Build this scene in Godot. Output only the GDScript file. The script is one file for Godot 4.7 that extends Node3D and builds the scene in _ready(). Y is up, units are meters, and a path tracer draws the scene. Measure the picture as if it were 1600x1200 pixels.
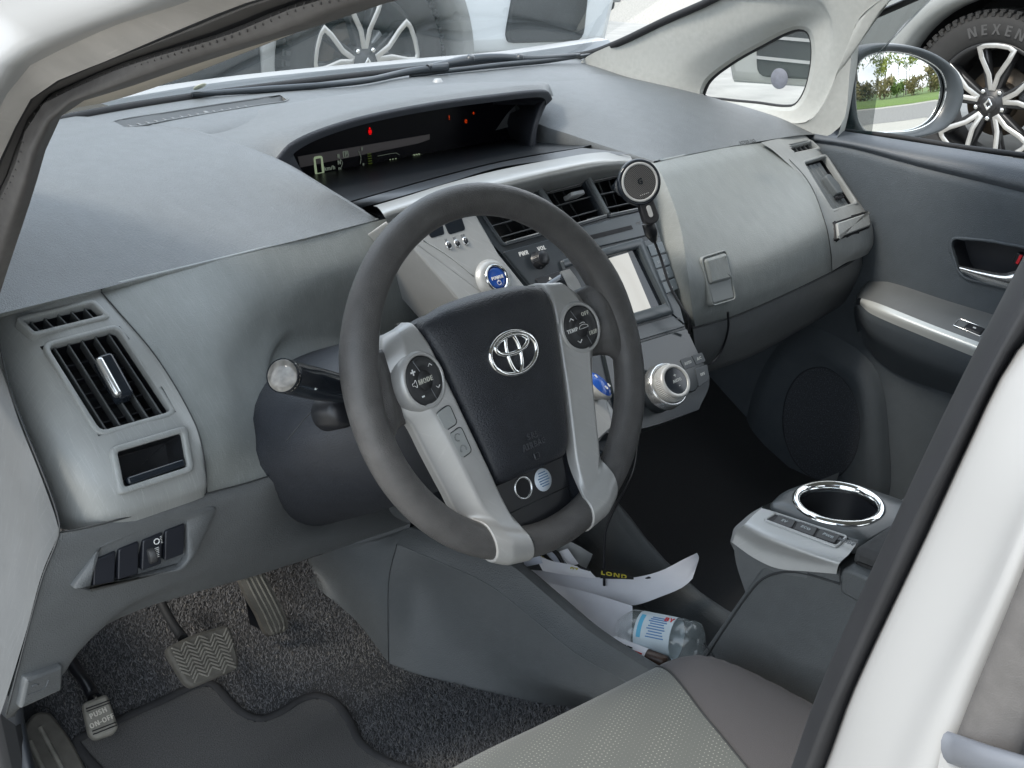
extends Node3D
# A parked car's cabin seen through the open driver's door. World: x to the car's right, y up, z to the rear; metres.

var M := {}
var used := {}

func V(x: float, y: float, z: float) -> Vector3:
	return Vector3(x, y, z)

# ---------------------------------------------------------------- shapes
func crom(p: Array, n: int, closed := false) -> Array:
	# n+1 points (n when closed) along a smooth curve through p
	var m := p.size()
	if m == 1:
		var same := []
		for i in n + 1: same.append(p[0])
		return same
	var cum := [0.0]
	var segs := m if closed else m - 1
	for i in segs:
		var a: Vector3 = p[i]
		var b: Vector3 = p[(i + 1) % m]
		cum.append(cum[-1] + maxf(a.distance_to(b), 1e-6))
	var out := []
	var total: float = cum[-1]
	var s := 0
	for k in (n if closed else n + 1):
		var d: float = total * k / n
		while s < segs - 1 and d > cum[s + 1]: s += 1
		var h: float = cum[s + 1] - cum[s]
		var t := clampf((d - cum[s]) / h, 0, 1)
		var p1: Vector3 = p[s]
		var p2: Vector3 = p[(s + 1) % m]
		var p0: Vector3 = p[(s - 1 + m) % m] if (closed or s > 0) else p1
		var p3: Vector3 = p[(s + 2) % m] if (closed or s + 2 < m) else p2
		var h0 := maxf(p0.distance_to(p1), 1e-6)
		var h2 := maxf(p2.distance_to(p3), 1e-6)
		var m1 := (p2 - p0) / (h0 + h) if (closed or s > 0) else (p2 - p1) / h
		var m2 := (p3 - p1) / (h + h2) if (closed or s + 2 < m) else (p2 - p1) / h
		var t2 := t * t
		var t3 := t2 * t
		out.append(p1 * (2 * t3 - 3 * t2 + 1) + m1 * h * (t3 - 2 * t2 + t) + p2 * (-2 * t3 + 3 * t2) + m2 * h * (t3 - t2))
	return out

func mb() -> SurfaceTool:
	var st := SurfaceTool.new()
	st.begin(Mesh.PRIMITIVE_TRIANGLES)
	st.set_smooth_group(0)
	return st

func tri(st: SurfaceTool, a: Vector3, b: Vector3, c: Vector3, ua := Vector2.ZERO, ub := Vector2.ZERO, uc := Vector2.ZERO) -> void:
	st.set_uv(ua); st.add_vertex(a)
	st.set_uv(ub); st.add_vertex(b)
	st.set_uv(uc); st.add_vertex(c)

func sheet(st: SurfaceTool, g: Array, closed := false) -> void:
	# g: rows of points of equal length; UV in metres along both ways
	var w: int = g[0].size()
	var uv := []
	for i in g.size():
		var r := []
		var d := 0.0
		for j in w + (1 if closed else 0):
			if j > 0: d += (g[i][j % w] as Vector3).distance_to(g[i][j - 1])
			var e := 0.0
			if i > 0: e = uv[i - 1][j].y + (g[i][j % w] as Vector3).distance_to(g[i - 1][j % w])
			r.append(Vector2(d, e))
		uv.append(r)
	for i in g.size() - 1:
		for j in (w if closed else w - 1):
			var k := (j + 1) % w
			var a: Vector3 = g[i][j]
			var b: Vector3 = g[i][k]
			var c: Vector3 = g[i + 1][j]
			var d: Vector3 = g[i + 1][k]
			if not a.is_equal_approx(b): tri(st, a, b, c, uv[i][j], uv[i][j + 1], uv[i + 1][j])
			if not c.is_equal_approx(d): tri(st, b, d, c, uv[i][j + 1], uv[i + 1][j + 1], uv[i + 1][j])

func loft(st: SurfaceTool, rows: Array, nu := 16, nv := 16, closed := false) -> Array:
	var s := []
	for r in rows: s.append(crom(r, nu, closed))
	var cols := []
	for j in s[0].size():
		var c := []
		for i in s.size(): c.append(s[i][j])
		cols.append(crom(c, nv))
	var g := []
	for i in nv + 1:
		var r := []
		for j in cols.size(): r.append(cols[j][i])
		g.append(r)
	sheet(st, g, closed)
	return g

func skin(st: SurfaceTool, rows: Array, nu := 16, nv := 16, thick := 0.003, away := Vector3.ZERO) -> void:
	# a loft with thickness: the back is moved along «away», its edges are closed
	var g := loft(st, rows, nu, nv)
	var off := away.normalized() * thick
	var h := g.size()
	var w: int = g[0].size()
	var back := []
	for i in h:
		var r := []
		for j in w: r.append((g[i][j] as Vector3) + off)
		back.append(r)
	st.set_smooth_group(1)
	sheet(st, back)
	st.set_smooth_group(2)
	var ring := []
	var ring2 := []
	for j in w: ring.append(g[0][j]); ring2.append(back[0][j])
	for i in range(1, h): ring.append(g[i][w - 1]); ring2.append(back[i][w - 1])
	for j in range(w - 2, -1, -1): ring.append(g[h - 1][j]); ring2.append(back[h - 1][j])
	for i in range(h - 2, 0, -1): ring.append(g[i][0]); ring2.append(back[i][0])
	sheet(st, [ring, ring2], true)
	st.set_smooth_group(0)

func tube(st: SurfaceTool, pts: Array, r, sides := 10, n := 24, closed := false, flat := 1.0, upv := Vector3.UP) -> void:
	var p := crom(pts, n, closed)
	var rows := []
	var m := p.size()
	for i in m:
		var a: Vector3 = p[(i - 1 + m) % m] if (closed or i > 0) else p[i]
		var b: Vector3 = p[(i + 1) % m] if (closed or i < m - 1) else p[i]
		var t := (b - a).normalized()
		var x := t.cross(upv)
		if x.length() < 0.01: x = t.cross(Vector3.RIGHT)
		x = x.normalized()
		var y := x.cross(t).normalized()
		var rad: float = r if r is float else lerpf(r[int(floor(float(i) / maxi(m - 1, 1) * (r.size() - 1)))], r[mini(int(floor(float(i) / maxi(m - 1, 1) * (r.size() - 1))) + 1, r.size() - 1)], fmod(float(i) / maxi(m - 1, 1) * (r.size() - 1), 1.0))
		var row := []
		for k in sides:
			var th := TAU * k / sides
			row.append(p[i] + x * cos(th) * rad + y * sin(th) * rad * flat)
		rows.append(row)
	if closed: rows.append(rows[0])
	sheet(st, rows, true)
	if not closed:
		for e in [0, m - 1]:
			for k in sides: tri(st, p[e], rows[e][k], rows[e][(k + 1) % sides])

func rrect(w: float, h: float, r: float, n := 4) -> Array:
	var o := []
	for q in 4:
		var c := Vector2((w / 2 - r) * [1, -1, -1, 1][q], (h / 2 - r) * [1, 1, -1, -1][q])
		for i in n + 1:
			var a := PI / 2 * (q + float(i) / n)
			o.append(c + Vector2(cos(a), sin(a)) * r)
	return o

func rpoly(p: Array, r: float, n := 4) -> Array:
	# a polygon with rounded corners
	var o := []
	var m := p.size()
	for i in m:
		var c := Vector2(p[i].x, p[i].y)
		var a := (Vector2(p[i - 1].x, p[i - 1].y) - c)
		var b := (Vector2(p[(i + 1) % m].x, p[(i + 1) % m].y) - c)
		var k := minf(r, minf(a.length(), b.length()) * 0.45)
		var s := c + a.normalized() * k
		var e := c + b.normalized() * k
		for j in n + 1:
			var t := float(j) / n
			o.append(s.lerp(c, t).lerp(c.lerp(e, t), t))
	return o

func inset(p: Array, d: float) -> Array:
	var o := []
	var m := p.size()
	var area := 0.0
	for i in m: area += p[i].cross(p[(i + 1) % m])
	var sg := signf(area)
	for i in m:
		var e1: Vector2 = (p[i] - p[i - 1])
		var e2: Vector2 = (p[(i + 1) % m] - p[i])
		if e1.length() < 1e-7: e1 = e2
		if e2.length() < 1e-7: e2 = e1
		e1 = e1.normalized(); e2 = e2.normalized()
		var n1 := Vector2(-e1.y, e1.x) * sg
		var n2 := Vector2(-e2.y, e2.x) * sg
		var k := (n1 + n2)
		k = k.normalized() if k.length() > 1e-4 else n1
		o.append(p[i] + k * d / maxf(k.dot(n1), 0.5))
	return o

func prism(st: SurfaceTool, p: Array, z0: float, z1: float, bev := 0.0, xf := Transform3D(), hollow: Array = []) -> void:
	# an outline pushed from z0 (back) to z1 (front) with a bevelled front edge
	var ring := []
	var zs := []
	if bev > 0:
		ring = [p, p, inset(p, bev * 0.3), inset(p, bev)]
		zs = [z0, z1 - bev * signf(z1 - z0), z1 - bev * 0.3 * signf(z1 - z0), z1]
	else:
		ring = [p, p]; zs = [z0, z1]
	var rows := []
	for i in ring.size():
		var r := []
		for q in ring[i]: r.append(xf * Vector3(q.x, q.y, zs[i]))
		rows.append(r)
	st.set_smooth_group(3)
	sheet(st, rows, true)
	for e in [0, rows.size() - 1]:
		var mid := Vector2.ZERO
		for q in p: mid += q / p.size()
		var turn := 0
		for i in p.size(): turn += int(signf((p[i] - mid).cross(p[(i + 1) % p.size()] - mid)))
		var idx := PackedInt32Array() if absi(turn) == p.size() else Geometry2D.triangulate_polygon(PackedVector2Array(ring[e]))
		st.set_smooth_group(4)
		if idx.is_empty():
			var c := Vector2.ZERO
			for q in ring[e]: c += q / ring[e].size()
			var c3: Vector3 = xf * Vector3(c.x, c.y, zs[e])
			for i in ring[e].size(): tri(st, c3, rows[e][i], rows[e][(i + 1) % ring[e].size()], c, ring[e][i], ring[e][(i + 1) % ring[e].size()])
		for i in range(0, idx.size(), 3):
			tri(st, rows[e][idx[i]], rows[e][idx[i + 1]], rows[e][idx[i + 2]], ring[e][idx[i]], ring[e][idx[i + 1]], ring[e][idx[i + 2]])
	st.set_smooth_group(0)

func frame_ring(st: SurfaceTool, outer: Array, inner: Array, z0: float, z1: float, zi: float, xf := Transform3D()) -> void:
	# a frame between two outlines of equal point count: side, face, inner wall down to zi
	var rows := []
	for spec in [[outer, z0], [outer, z1 - 0.001], [inset(outer, 0.001), z1], [inset(inner, -0.0008), z1], [inner, z1 - 0.001], [inner, zi]]:
		var r := []
		for q in spec[0]: r.append(xf * Vector3(q.x, q.y, spec[1]))
		rows.append(r)
	st.set_smooth_group(3)
	sheet(st, rows, true)
	st.set_smooth_group(0)

func box(st: SurfaceTool, c: Vector3, s: Vector3, bev := 0.001, xf := Transform3D()) -> void:
	prism(st, rrect(s.x, s.y, minf(minf(s.x, s.y) * 0.3, maxf(bev, 0.0004)), 2), -s.z / 2, s.z / 2, minf(bev, minf(s.x, minf(s.y, s.z)) * 0.3), xf * Transform3D(Basis(), c))

func lathe(st: SurfaceTool, prof: Array, xf := Transform3D(), n := 40, sx := 1.0, sy := 1.0) -> void:
	# prof: (radius, height) pairs turned round z
	var rows := []
	for q in prof:
		var r := []
		for k in n:
			var a := TAU * k / n
			r.append(xf * Vector3(cos(a) * q.x * sx, sin(a) * q.x * sy, q.y))
		rows.append(r)
	sheet(st, rows, true)

func at(o: Vector3, x: Vector3, y: Vector3) -> Transform3D:
	var z := x.cross(y).normalized()
	x = x.normalized()
	return Transform3D(x, z.cross(x), z, o)

func shift(x: float, y: float, z := 0.0, turn := 0.0) -> Transform3D:
	return Transform3D(Basis(Vector3(0, 0, 1), turn), Vector3(x, y, z))

# ---------------------------------------------------------------- things and parts
func numbered(called: String) -> String:
	var k: int = used.get(called, -1) + 1
	used[called] = k
	return called if k == 0 else "%s_%03d" % [called, k]

func tag(o: Node3D, label: String, category: String, group := "") -> Node3D:
	o.set_meta("label", label)
	o.set_meta("category", category)
	if group: o.set_meta("group", group)
	return o

func thing(called: String, label: String, category: String, xf := Transform3D(), group := "") -> Node3D:
	var o := Node3D.new()
	o.name = numbered(called)
	add_child(o)
	o.transform = xf
	return tag(o, label, category, group)

func part(parent: Node, called: String, st: SurfaceTool, m: Material, xf := Transform3D()) -> MeshInstance3D:
	st.generate_normals()
	st.index()
	var o := MeshInstance3D.new()
	o.name = called
	o.mesh = st.commit()
	o.material_override = m
	o.transform = xf
	parent.add_child(o, true)
	return o

func copy_part(parent: Node, called: String, src: MeshInstance3D, xf: Transform3D) -> MeshInstance3D:
	var o := MeshInstance3D.new()
	o.name = called
	o.mesh = src.mesh
	o.material_override = src.material_override
	o.transform = xf
	parent.add_child(o, true)
	return o

func structure(called: String, st: SurfaceTool, m: Material) -> MeshInstance3D:
	var o := part(self, called, st, m)
	o.set_meta("kind", "structure")
	return o

func words(parent: Node, s: String, high: float, m: Material, xf: Transform3D, font := "Droid Sans", weight := 600, deep := 0.0006) -> MeshInstance3D:
	var t := TextMesh.new()
	var f := SystemFont.new()
	f.font_names = PackedStringArray([font])
	f.font_weight = weight
	t.font = f
	t.text = s
	t.font_size = 32
	t.pixel_size = high / 23.0
	t.depth = deep
	t.curve_step = 2.0
	var o := MeshInstance3D.new()
	o.name = "lettering"
	o.mesh = t
	o.material_override = m
	o.transform = xf
	parent.add_child(o, true)
	return o

# ---------------------------------------------------------------- materials
func lin(r: float, g: float, b: float) -> Color:
	return Color(r, g, b).linear_to_srgb()

func noise(freq: float, type := FastNoiseLite.TYPE_SIMPLEX_SMOOTH, octaves := 3, sd := 1) -> FastNoiseLite:
	var n := FastNoiseLite.new()
	n.noise_type = type
	n.frequency = freq
	n.fractal_octaves = octaves
	n.seed = sd
	return n

func ntex(n: FastNoiseLite, size := 512, lo := 0.0, hi := 1.0, normal := false, strength := 4.0) -> NoiseTexture2D:
	var t := NoiseTexture2D.new()
	t.width = size
	t.height = size
	t.seamless = true
	t.noise = n
	if normal:
		t.as_normal_map = true
		t.bump_strength = strength
	else:
		var g := Gradient.new()
		g.set_color(0, Color(lo, lo, lo))
		g.set_color(1, Color(hi, hi, hi))
		t.color_ramp = g
	return t

func scratched(size: int, seed_: int, strokes: int, dx: float, dy: float, amount: float, base := 0.86, specks := 60, mottle := 0.05) -> ImageTexture:
	# wear: many faint scuff lines in one direction, patches of dust and a few specks
	var rng := RandomNumberGenerator.new()
	rng.seed = seed_
	var patch := noise(0.012, FastNoiseLite.TYPE_SIMPLEX_SMOOTH, 4, seed_)
	var buf := PackedFloat32Array()
	buf.resize(size * size)
	for y in size:
		for x in size:
			# blended so that the picture repeats without a seam
			var fx := float(x) / size
			var fy := float(y) / size
			var a := patch.get_noise_2d(x, y) * (1 - fx) * (1 - fy) + patch.get_noise_2d(x - size, y) * fx * (1 - fy) + patch.get_noise_2d(x, y - size) * (1 - fx) * fy + patch.get_noise_2d(x - size, y - size) * fx * fy
			buf[y * size + x] = base + a * mottle
	for k in strokes:
		var x := rng.randf() * size
		var y := rng.randf() * size
		var l := rng.randi_range(8, 60)
		var s := (rng.randf() - 0.35) * amount
		var ax := dx + rng.randfn(0, 0.12)
		var ay := dy + rng.randfn(0, 0.12)
		for i in l:
			var q := posmod(int(y + ay * i), size) * size + posmod(int(x + ax * i), size)
			buf[q] += s * sin(PI * i / l)
	for k in specks:
		var q := rng.randi_range(0, size * size - 1)
		buf[q] += 0.3 * rng.randf()
	var im := Image.create(size, size, false, Image.FORMAT_RGB8)
	for y in size:
		for x in size:
			var v := clampf(buf[y * size + x], 0, 1)
			im.set_pixel(x, y, Color(v, v, v))
	return ImageTexture.create_from_image(im)

func dotted_cloth() -> ImageTexture:
	# woven grey-green seat cloth with rows of small pale dots that change size along the rows
	var rng := RandomNumberGenerator.new()
	rng.seed = 3
	var size := 768
	var im := Image.create(size, size, false, Image.FORMAT_RGB8)
	for y in size:
		for x in size:
			var weave := 0.90 + 0.10 * sin(x * TAU / 6.0) * sin(y * TAU / 6.0) + rng.randfn(0, 0.045)
			var c := lin(0.145, 0.156, 0.149)
			im.set_pixel(x, y, Color(c.r * weave, c.g * weave, c.b * weave))
	var ink := lin(0.33, 0.34, 0.30)
	for i in 24:
		for j in 24:
			var cx := (i + 0.5 * (j % 2) + 0.5) * 32.0 + rng.randfn(0, 1.2)
			var cy := (j + 0.5) * 32.0 + rng.randfn(0, 1.2)
			var w := 2.2 + 2.6 * (0.5 + 0.5 * sin(i * TAU / 12.0 + j * TAU / 24.0))
			for dy in range(-6, 7):
				for dx in range(-6, 7):
					if absf(dx) <= w and absf(dy) <= w * 0.8:
						var px := posmod(int(cx) + dx, size)
						var py := posmod(int(cy) + dy, size)
						im.set_pixel(px, py, ink * (0.85 + 0.25 * rng.randf()))
	return ImageTexture.create_from_image(im)

func plastic(c: Color, rough: float, tex: Texture2D = null, tscale := 4.0, grain := 0.0, gscale := 14.0, spec := 0.5, metal := 0.0) -> StandardMaterial3D:
	var m := StandardMaterial3D.new()
	m.albedo_color = c
	m.roughness = rough
	m.metallic = metal
	m.metallic_specular = spec
	m.cull_mode = BaseMaterial3D.CULL_DISABLED
	m.uv1_triplanar = true
	m.uv1_scale = Vector3.ONE * tscale
	if tex: m.albedo_texture = tex
	if grain > 0:
		m.normal_enabled = true
		m.normal_texture = M.grain
		m.normal_scale = grain
		m.uv1_scale = Vector3.ONE * gscale
	return m

func glow(c: Color, e: float) -> StandardMaterial3D:
	var m := StandardMaterial3D.new()
	m.albedo_color = Color(0.02, 0.02, 0.02)
	m.emission_enabled = true
	m.emission = c
	m.emission_energy_multiplier = e
	return m

func glass(c: Color, a: float) -> StandardMaterial3D:
	var m := StandardMaterial3D.new()
	m.albedo_color = Color(c.r, c.g, c.b, a)
	m.transparency = BaseMaterial3D.TRANSPARENCY_ALPHA
	m.roughness = 0.02
	m.cull_mode = BaseMaterial3D.CULL_DISABLED
	return m

func make_materials() -> void:
	M.grain = ntex(noise(0.26, FastNoiseLite.TYPE_CELLULAR, 2, 3), 512, 0, 1, true, 3.0)
	M.scuff = scratched(512, 5, 1700, 0.15, 1.0, 0.20, 0.86, 140, 0.06)
	M.scuff_low = scratched(512, 8, 500, 0.7, 0.7, 0.13, 0.88, 90)
	M.dusty = scratched(512, 11, 200, 0.9, 0.4, 0.16, 0.82, 160, 0.13)
	M.pad = plastic(lin(0.150, 0.163, 0.170), 0.50, M.scuff, 3.0, 0.62, 5.0)
	M.hood = plastic(lin(0.150, 0.162, 0.168), 0.52, M.scuff_low, 3.0, 0.70, 5.0)
	M.face = plastic(lin(0.30, 0.322, 0.315), 0.46, M.scuff, 3.0, 0.35, 5.0)
	M.knee = plastic(lin(0.155, 0.165, 0.170), 0.55, M.scuff_low, 3.0, 0.44, 5.0)
	M.console = plastic(lin(0.112, 0.121, 0.125), 0.55, M.scuff_low, 3.0, 0.55, 5.0)
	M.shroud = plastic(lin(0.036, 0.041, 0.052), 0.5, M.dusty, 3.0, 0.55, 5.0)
	M.door = plastic(lin(0.085, 0.102, 0.118), 0.55, M.scuff_low, 2.5, 0.55, 5.0)
	M.trim_light = plastic(lin(0.56, 0.57, 0.54), 0.7, M.scuff_low, 2.0, 0.15, 12.0)
	M.trim_warm = plastic(lin(0.72, 0.66, 0.57), 0.8, M.scuff_low, 2.0, 0.15, 12.0)
	M.black = plastic(lin(0.012, 0.013, 0.016), 0.35)
	M.matte_black = plastic(lin(0.012, 0.013, 0.015), 0.7)
	M.gloss_black = plastic(lin(0.014, 0.018, 0.024), 0.12)
	M.slot = plastic(lin(0.006, 0.006, 0.008), 0.6)
	M.stack_face = plastic(lin(0.085, 0.102, 0.115), 0.3, M.scuff_low, 4.0)
	M.stack_dark = plastic(lin(0.040, 0.049, 0.058), 0.32, M.scuff_low, 4.0)
	M.silver = plastic(lin(0.55, 0.56, 0.555), 0.38, M.scuff_low, 3.0, 0.0, 1.0, 0.5, 0.25)
	M.silver_dull = plastic(lin(0.44, 0.45, 0.45), 0.42, M.scuff_low, 3.0, 0.0, 1.0, 0.5, 0.25)
	M.chrome = plastic(lin(0.80, 0.81, 0.80), 0.08, null, 1, 0.0, 1.0, 0.5, 1.0)
	M.steel = plastic(lin(0.45, 0.43, 0.40), 0.34, M.dusty, 9.0, 0.0, 1.0, 0.5, 0.85)
	M.leather = plastic(lin(0.125, 0.122, 0.121), 0.48, M.dusty, 5.0, 0.6, 7.0)
	M.airbag = plastic(lin(0.030, 0.034, 0.043), 0.46, M.dusty, 4.0, 0.9, 6.0)
	M.button = plastic(lin(0.030, 0.031, 0.033), 0.5)
	M.white_ink = plastic(lin(0.72, 0.73, 0.72), 0.6)
	M.grey_ink = plastic(lin(0.14, 0.15, 0.16), 0.6)
	M.rubber = plastic(lin(0.150, 0.142, 0.138), 0.62, M.dusty, 6.0, 0.2, 16.0)
	M.seal_black = plastic(lin(0.024, 0.025, 0.029), 0.48, M.dusty, 5.0)
	M.paint = plastic(lin(0.33, 0.33, 0.328), 0.28, null, 1.0)
	M.paint.clearcoat_enabled = true
	M.paint.clearcoat = 0.3
	M.blue = plastic(lin(0.016, 0.075, 0.34), 0.2)
	M.paper = plastic(lin(0.80, 0.80, 0.84), 0.85, ntex(noise(0.02, FastNoiseLite.TYPE_SIMPLEX_SMOOTH, 4, 7), 256, 0.93, 1.0), 3.0)
	M.red = plastic(lin(0.55, 0.03, 0.03), 0.5)
	M.tyre = plastic(lin(0.030, 0.029, 0.028), 0.8, M.dusty, 3.0)
	M.tyre_mark = plastic(lin(0.052, 0.051, 0.050), 0.7)
	M.rim_bright = plastic(lin(0.62, 0.61, 0.58), 0.3, M.scuff_low, 3.0, 0.0, 1.0, 0.5, 0.6)
	M.rim_dark = plastic(lin(0.030, 0.030, 0.031), 0.4, M.dusty, 4.0)
	M.brake_disc = plastic(lin(0.20, 0.16, 0.12), 0.5, M.dusty, 6.0, 0.0, 1.0, 0.5, 0.6)
	M.arch_trim = plastic(lin(0.30, 0.31, 0.30), 0.4, M.scuff_low, 2.0)
	M.intake = plastic(lin(0.05, 0.055, 0.06), 0.6, ntex(noise(0.12, FastNoiseLite.TYPE_CELLULAR, 1, 15), 256, 0.3, 1.0), 8.0)
	M.flange = plastic(lin(0.60, 0.57, 0.54), 0.5, M.dusty, 4.0)
	M.sticker = plastic(lin(0.55, 0.55, 0.42), 0.6)
	M.sticker_grey = plastic(lin(0.30, 0.32, 0.38), 0.7, M.dusty, 12.0)
	M.face_brushed = plastic(lin(0.36, 0.375, 0.37), 0.42, M.scuff, 4.0)
	M.slat = plastic(lin(0.05, 0.054, 0.056), 0.4)
	M.slat_shut = plastic(lin(0.10, 0.112, 0.118), 0.45)
	M.joint = plastic(lin(0.035, 0.038, 0.040), 0.7)
	M.latch_well = plastic(lin(0.22, 0.235, 0.235), 0.5)
	M.chrome_soft = plastic(lin(0.75, 0.76, 0.76), 0.22, null, 1, 0, 1, 0.5, 0.9)
	M.switch_blank = plastic(lin(0.012, 0.014, 0.020), 0.4)
	M.ledge = plastic(lin(0.020, 0.024, 0.029), 0.36, M.dusty, 4.0)
	M.vent_slope = plastic(lin(0.060, 0.066, 0.070), 0.6)
	M.vent_bar = plastic(lin(0.16, 0.17, 0.18), 0.6)
	M.display = plastic(lin(0.006, 0.006, 0.009), 0.25)
	M.display_band = plastic(lin(0.085, 0.066, 0.068), 0.4)
	M.display_blue = glow(Color(0.05, 0.06, 0.5), 0.03)
	M.display_ink = glow(Color(0.72, 0.80, 0.66), 0.16)
	M.display_dim = glow(Color(0.66, 0.72, 0.66), 0.09)
	M.display_green = glow(Color(0.5, 0.6, 0.25), 0.05)
	M.display_red = glow(Color(1.0, 0.02, 0.04), 0.25)
	M.display_amber = glow(Color(1.0, 0.30, 0.03), 0.12)
	M.screen = glow(Color(0.87, 0.87, 0.845), 0.30)  # glow stands in for the pale reflection on the audio screen
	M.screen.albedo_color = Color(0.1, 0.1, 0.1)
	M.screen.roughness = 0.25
	M.magnet = plastic(lin(0.42, 0.43, 0.43), 0.4)
	M.side_glass = glass(Color(0.10, 0.10, 0.10), 0.8)
	M.stack_key = plastic(lin(0.13, 0.155, 0.17), 0.35)
	M.key_ink = plastic(lin(0.34, 0.37, 0.38), 0.6)
	M.climate = plastic(lin(0.020, 0.026, 0.030), 0.14)
	M.carbon = plastic(lin(0.016, 0.016, 0.018), 0.4)
	M.ridge = plastic(lin(0.10, 0.10, 0.10), 0.4)
	M.spoke = plastic(lin(0.56, 0.56, 0.55), 0.36, M.scuff_low, 3.0, 0.0, 1.0, 0.5, 0.25)
	M.spoke_key = plastic(lin(0.43, 0.45, 0.445), 0.42, M.scuff_low, 5.0, 0.0, 1.0, 0.5, 0.25)
	M.grey_mid = plastic(lin(0.20, 0.21, 0.21), 0.5)
	M.key_bright = plastic(lin(0.50, 0.50, 0.44), 0.6)
	M.label_blue = plastic(lin(0.62, 0.68, 0.74), 0.5)
	M.label_print = plastic(lin(0.10, 0.20, 0.34), 0.6)
	M.airbag_mark = plastic(lin(0.040, 0.043, 0.050), 0.35)
	M.stalk_end = plastic(lin(0.30, 0.29, 0.27), 0.12, ntex(noise(0.02, FastNoiseLite.TYPE_SIMPLEX_SMOOTH, 4, 17), 256, 0.5, 1.0), 20.0)
	M.bead = plastic(lin(0.11, 0.12, 0.125), 0.5)
	M.plate = plastic(lin(0.075, 0.084, 0.088), 0.32, M.scuff_low, 4.0)
	M.lid = plastic(lin(0.062, 0.063, 0.064), 0.8, M.dusty, 4.0, 0.4, 16.0)
	M.carpet = plastic(lin(0.075, 0.077, 0.082), 0.95, ntex(noise(0.45, FastNoiseLite.TYPE_SIMPLEX, 2, 9), 512, 0.5, 1.0), 4.0)
	M.fibre = plastic(Color(1, 1, 1), 0.9)
	M.fibre.vertex_color_use_as_albedo = true
	M.mat = plastic(lin(0.17, 0.167, 0.165), 0.95, ntex(noise(0.28, FastNoiseLite.TYPE_SIMPLEX, 4, 19), 512, 0.35, 1.0), 5.0, 0.6, 5.0)
	M.mat_edge = plastic(lin(0.045, 0.045, 0.048), 0.9, M.dusty, 6.0)
	M.pedal_rubber = plastic(lin(0.16, 0.15, 0.13), 0.7, M.dusty, 9.0)
	M.pedal_worn = plastic(lin(0.32, 0.305, 0.265), 0.6, M.dusty, 9.0)
	M.pedal_mark = plastic(lin(0.55, 0.52, 0.46), 0.6)
	M.seat_plain = plastic(lin(0.115, 0.110, 0.116), 0.95, ntex(noise(0.35, FastNoiseLite.TYPE_SIMPLEX, 2, 23), 512, 0.7, 1.0), 8.0, 0.4, 8.0)
	M.seat_plain.rim_enabled = true
	M.seat_plain.rim = 0.4
	M.seat_dot = plastic(Color(1, 1, 1), 0.92)
	M.seat_dot.uv1_triplanar = false
	M.seat_dot.uv1_scale = Vector3(1.0 / 0.12, 1.0 / 0.12, 1)
	M.seat_dot.albedo_texture = dotted_cloth()
	M.seat_dot.rim_enabled = true
	M.seat_dot.rim = 0.4
	M.door_cap = plastic(lin(0.09, 0.103, 0.12), 0.42, M.scuff_low, 2.5, 0.44, 5.0)
	M.bowl = plastic(lin(0.014, 0.017, 0.024), 0.5)
	M.lock_red = plastic(lin(0.62, 0.02, 0.03), 0.4)  # plain red of the lock tab
	M.armrest = plastic(lin(0.15, 0.16, 0.165), 0.38, M.scuff_low, 3.0)
	M.chrome_satin = plastic(lin(0.48, 0.50, 0.49), 0.28, null, 1, 0, 1, 0.5, 0.25)
	M.grille_cloth = plastic(lin(0.11, 0.125, 0.15), 0.7, ntex(noise(0.16, FastNoiseLite.TYPE_CELLULAR, 1, 25), 256, 0.45, 1.0), 12.0)
	M.mirror = plastic(lin(0.86, 0.88, 0.87), 0.015, null, 1, 0, 1, 0.5, 1.0)
	M.mirror_case = plastic(lin(0.085, 0.098, 0.108), 0.35, M.scuff_low, 3.0)
	M.card_blue = plastic(lin(0.46, 0.49, 0.56), 0.8)
	M.card_grey = plastic(lin(0.33, 0.34, 0.34), 0.85)
	M.strap = plastic(lin(0.014, 0.014, 0.016), 0.85)
	M.yellow = plastic(lin(0.55, 0.48, 0.05), 0.7)
	M.clear_plastic = glass(Color(0.92, 0.97, 0.97), 0.08)
	M.bottle_label = plastic(lin(0.52, 0.60, 0.64), 0.5)
	M.print_blue = plastic(lin(0.10, 0.22, 0.42), 0.6)
	M.label_cyan = plastic(lin(0.10, 0.40, 0.60), 0.5)
	M.brown = plastic(lin(0.055, 0.030, 0.020), 0.4)
	M.end = plastic(lin(0.115, 0.122, 0.127), 0.5, M.scuff, 3.0)
	M.moulding = plastic(lin(0.11, 0.118, 0.135), 0.4)
	M.seal_mid = plastic(lin(0.115, 0.110, 0.108), 0.55, M.dusty, 5.0)
	M.rear_pane = plastic(lin(0.045, 0.043, 0.042), 0.3, M.dusty, 3.0)
	M.display.metallic_specular = 0.15
	M.rail = plastic(lin(0.36, 0.37, 0.365), 0.34, M.scuff_low, 3.0, 0.0, 1.0, 0.5, 0.25)
	M.sill = plastic(lin(0.040, 0.047, 0.058), 0.5, M.scuff_low, 3.0)
	M.glass = glass(Color(0.8, 0.95, 0.92), 0.05)
	M.tint = glass(Color(0.10, 0.22, 0.22), 0.55)

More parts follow.
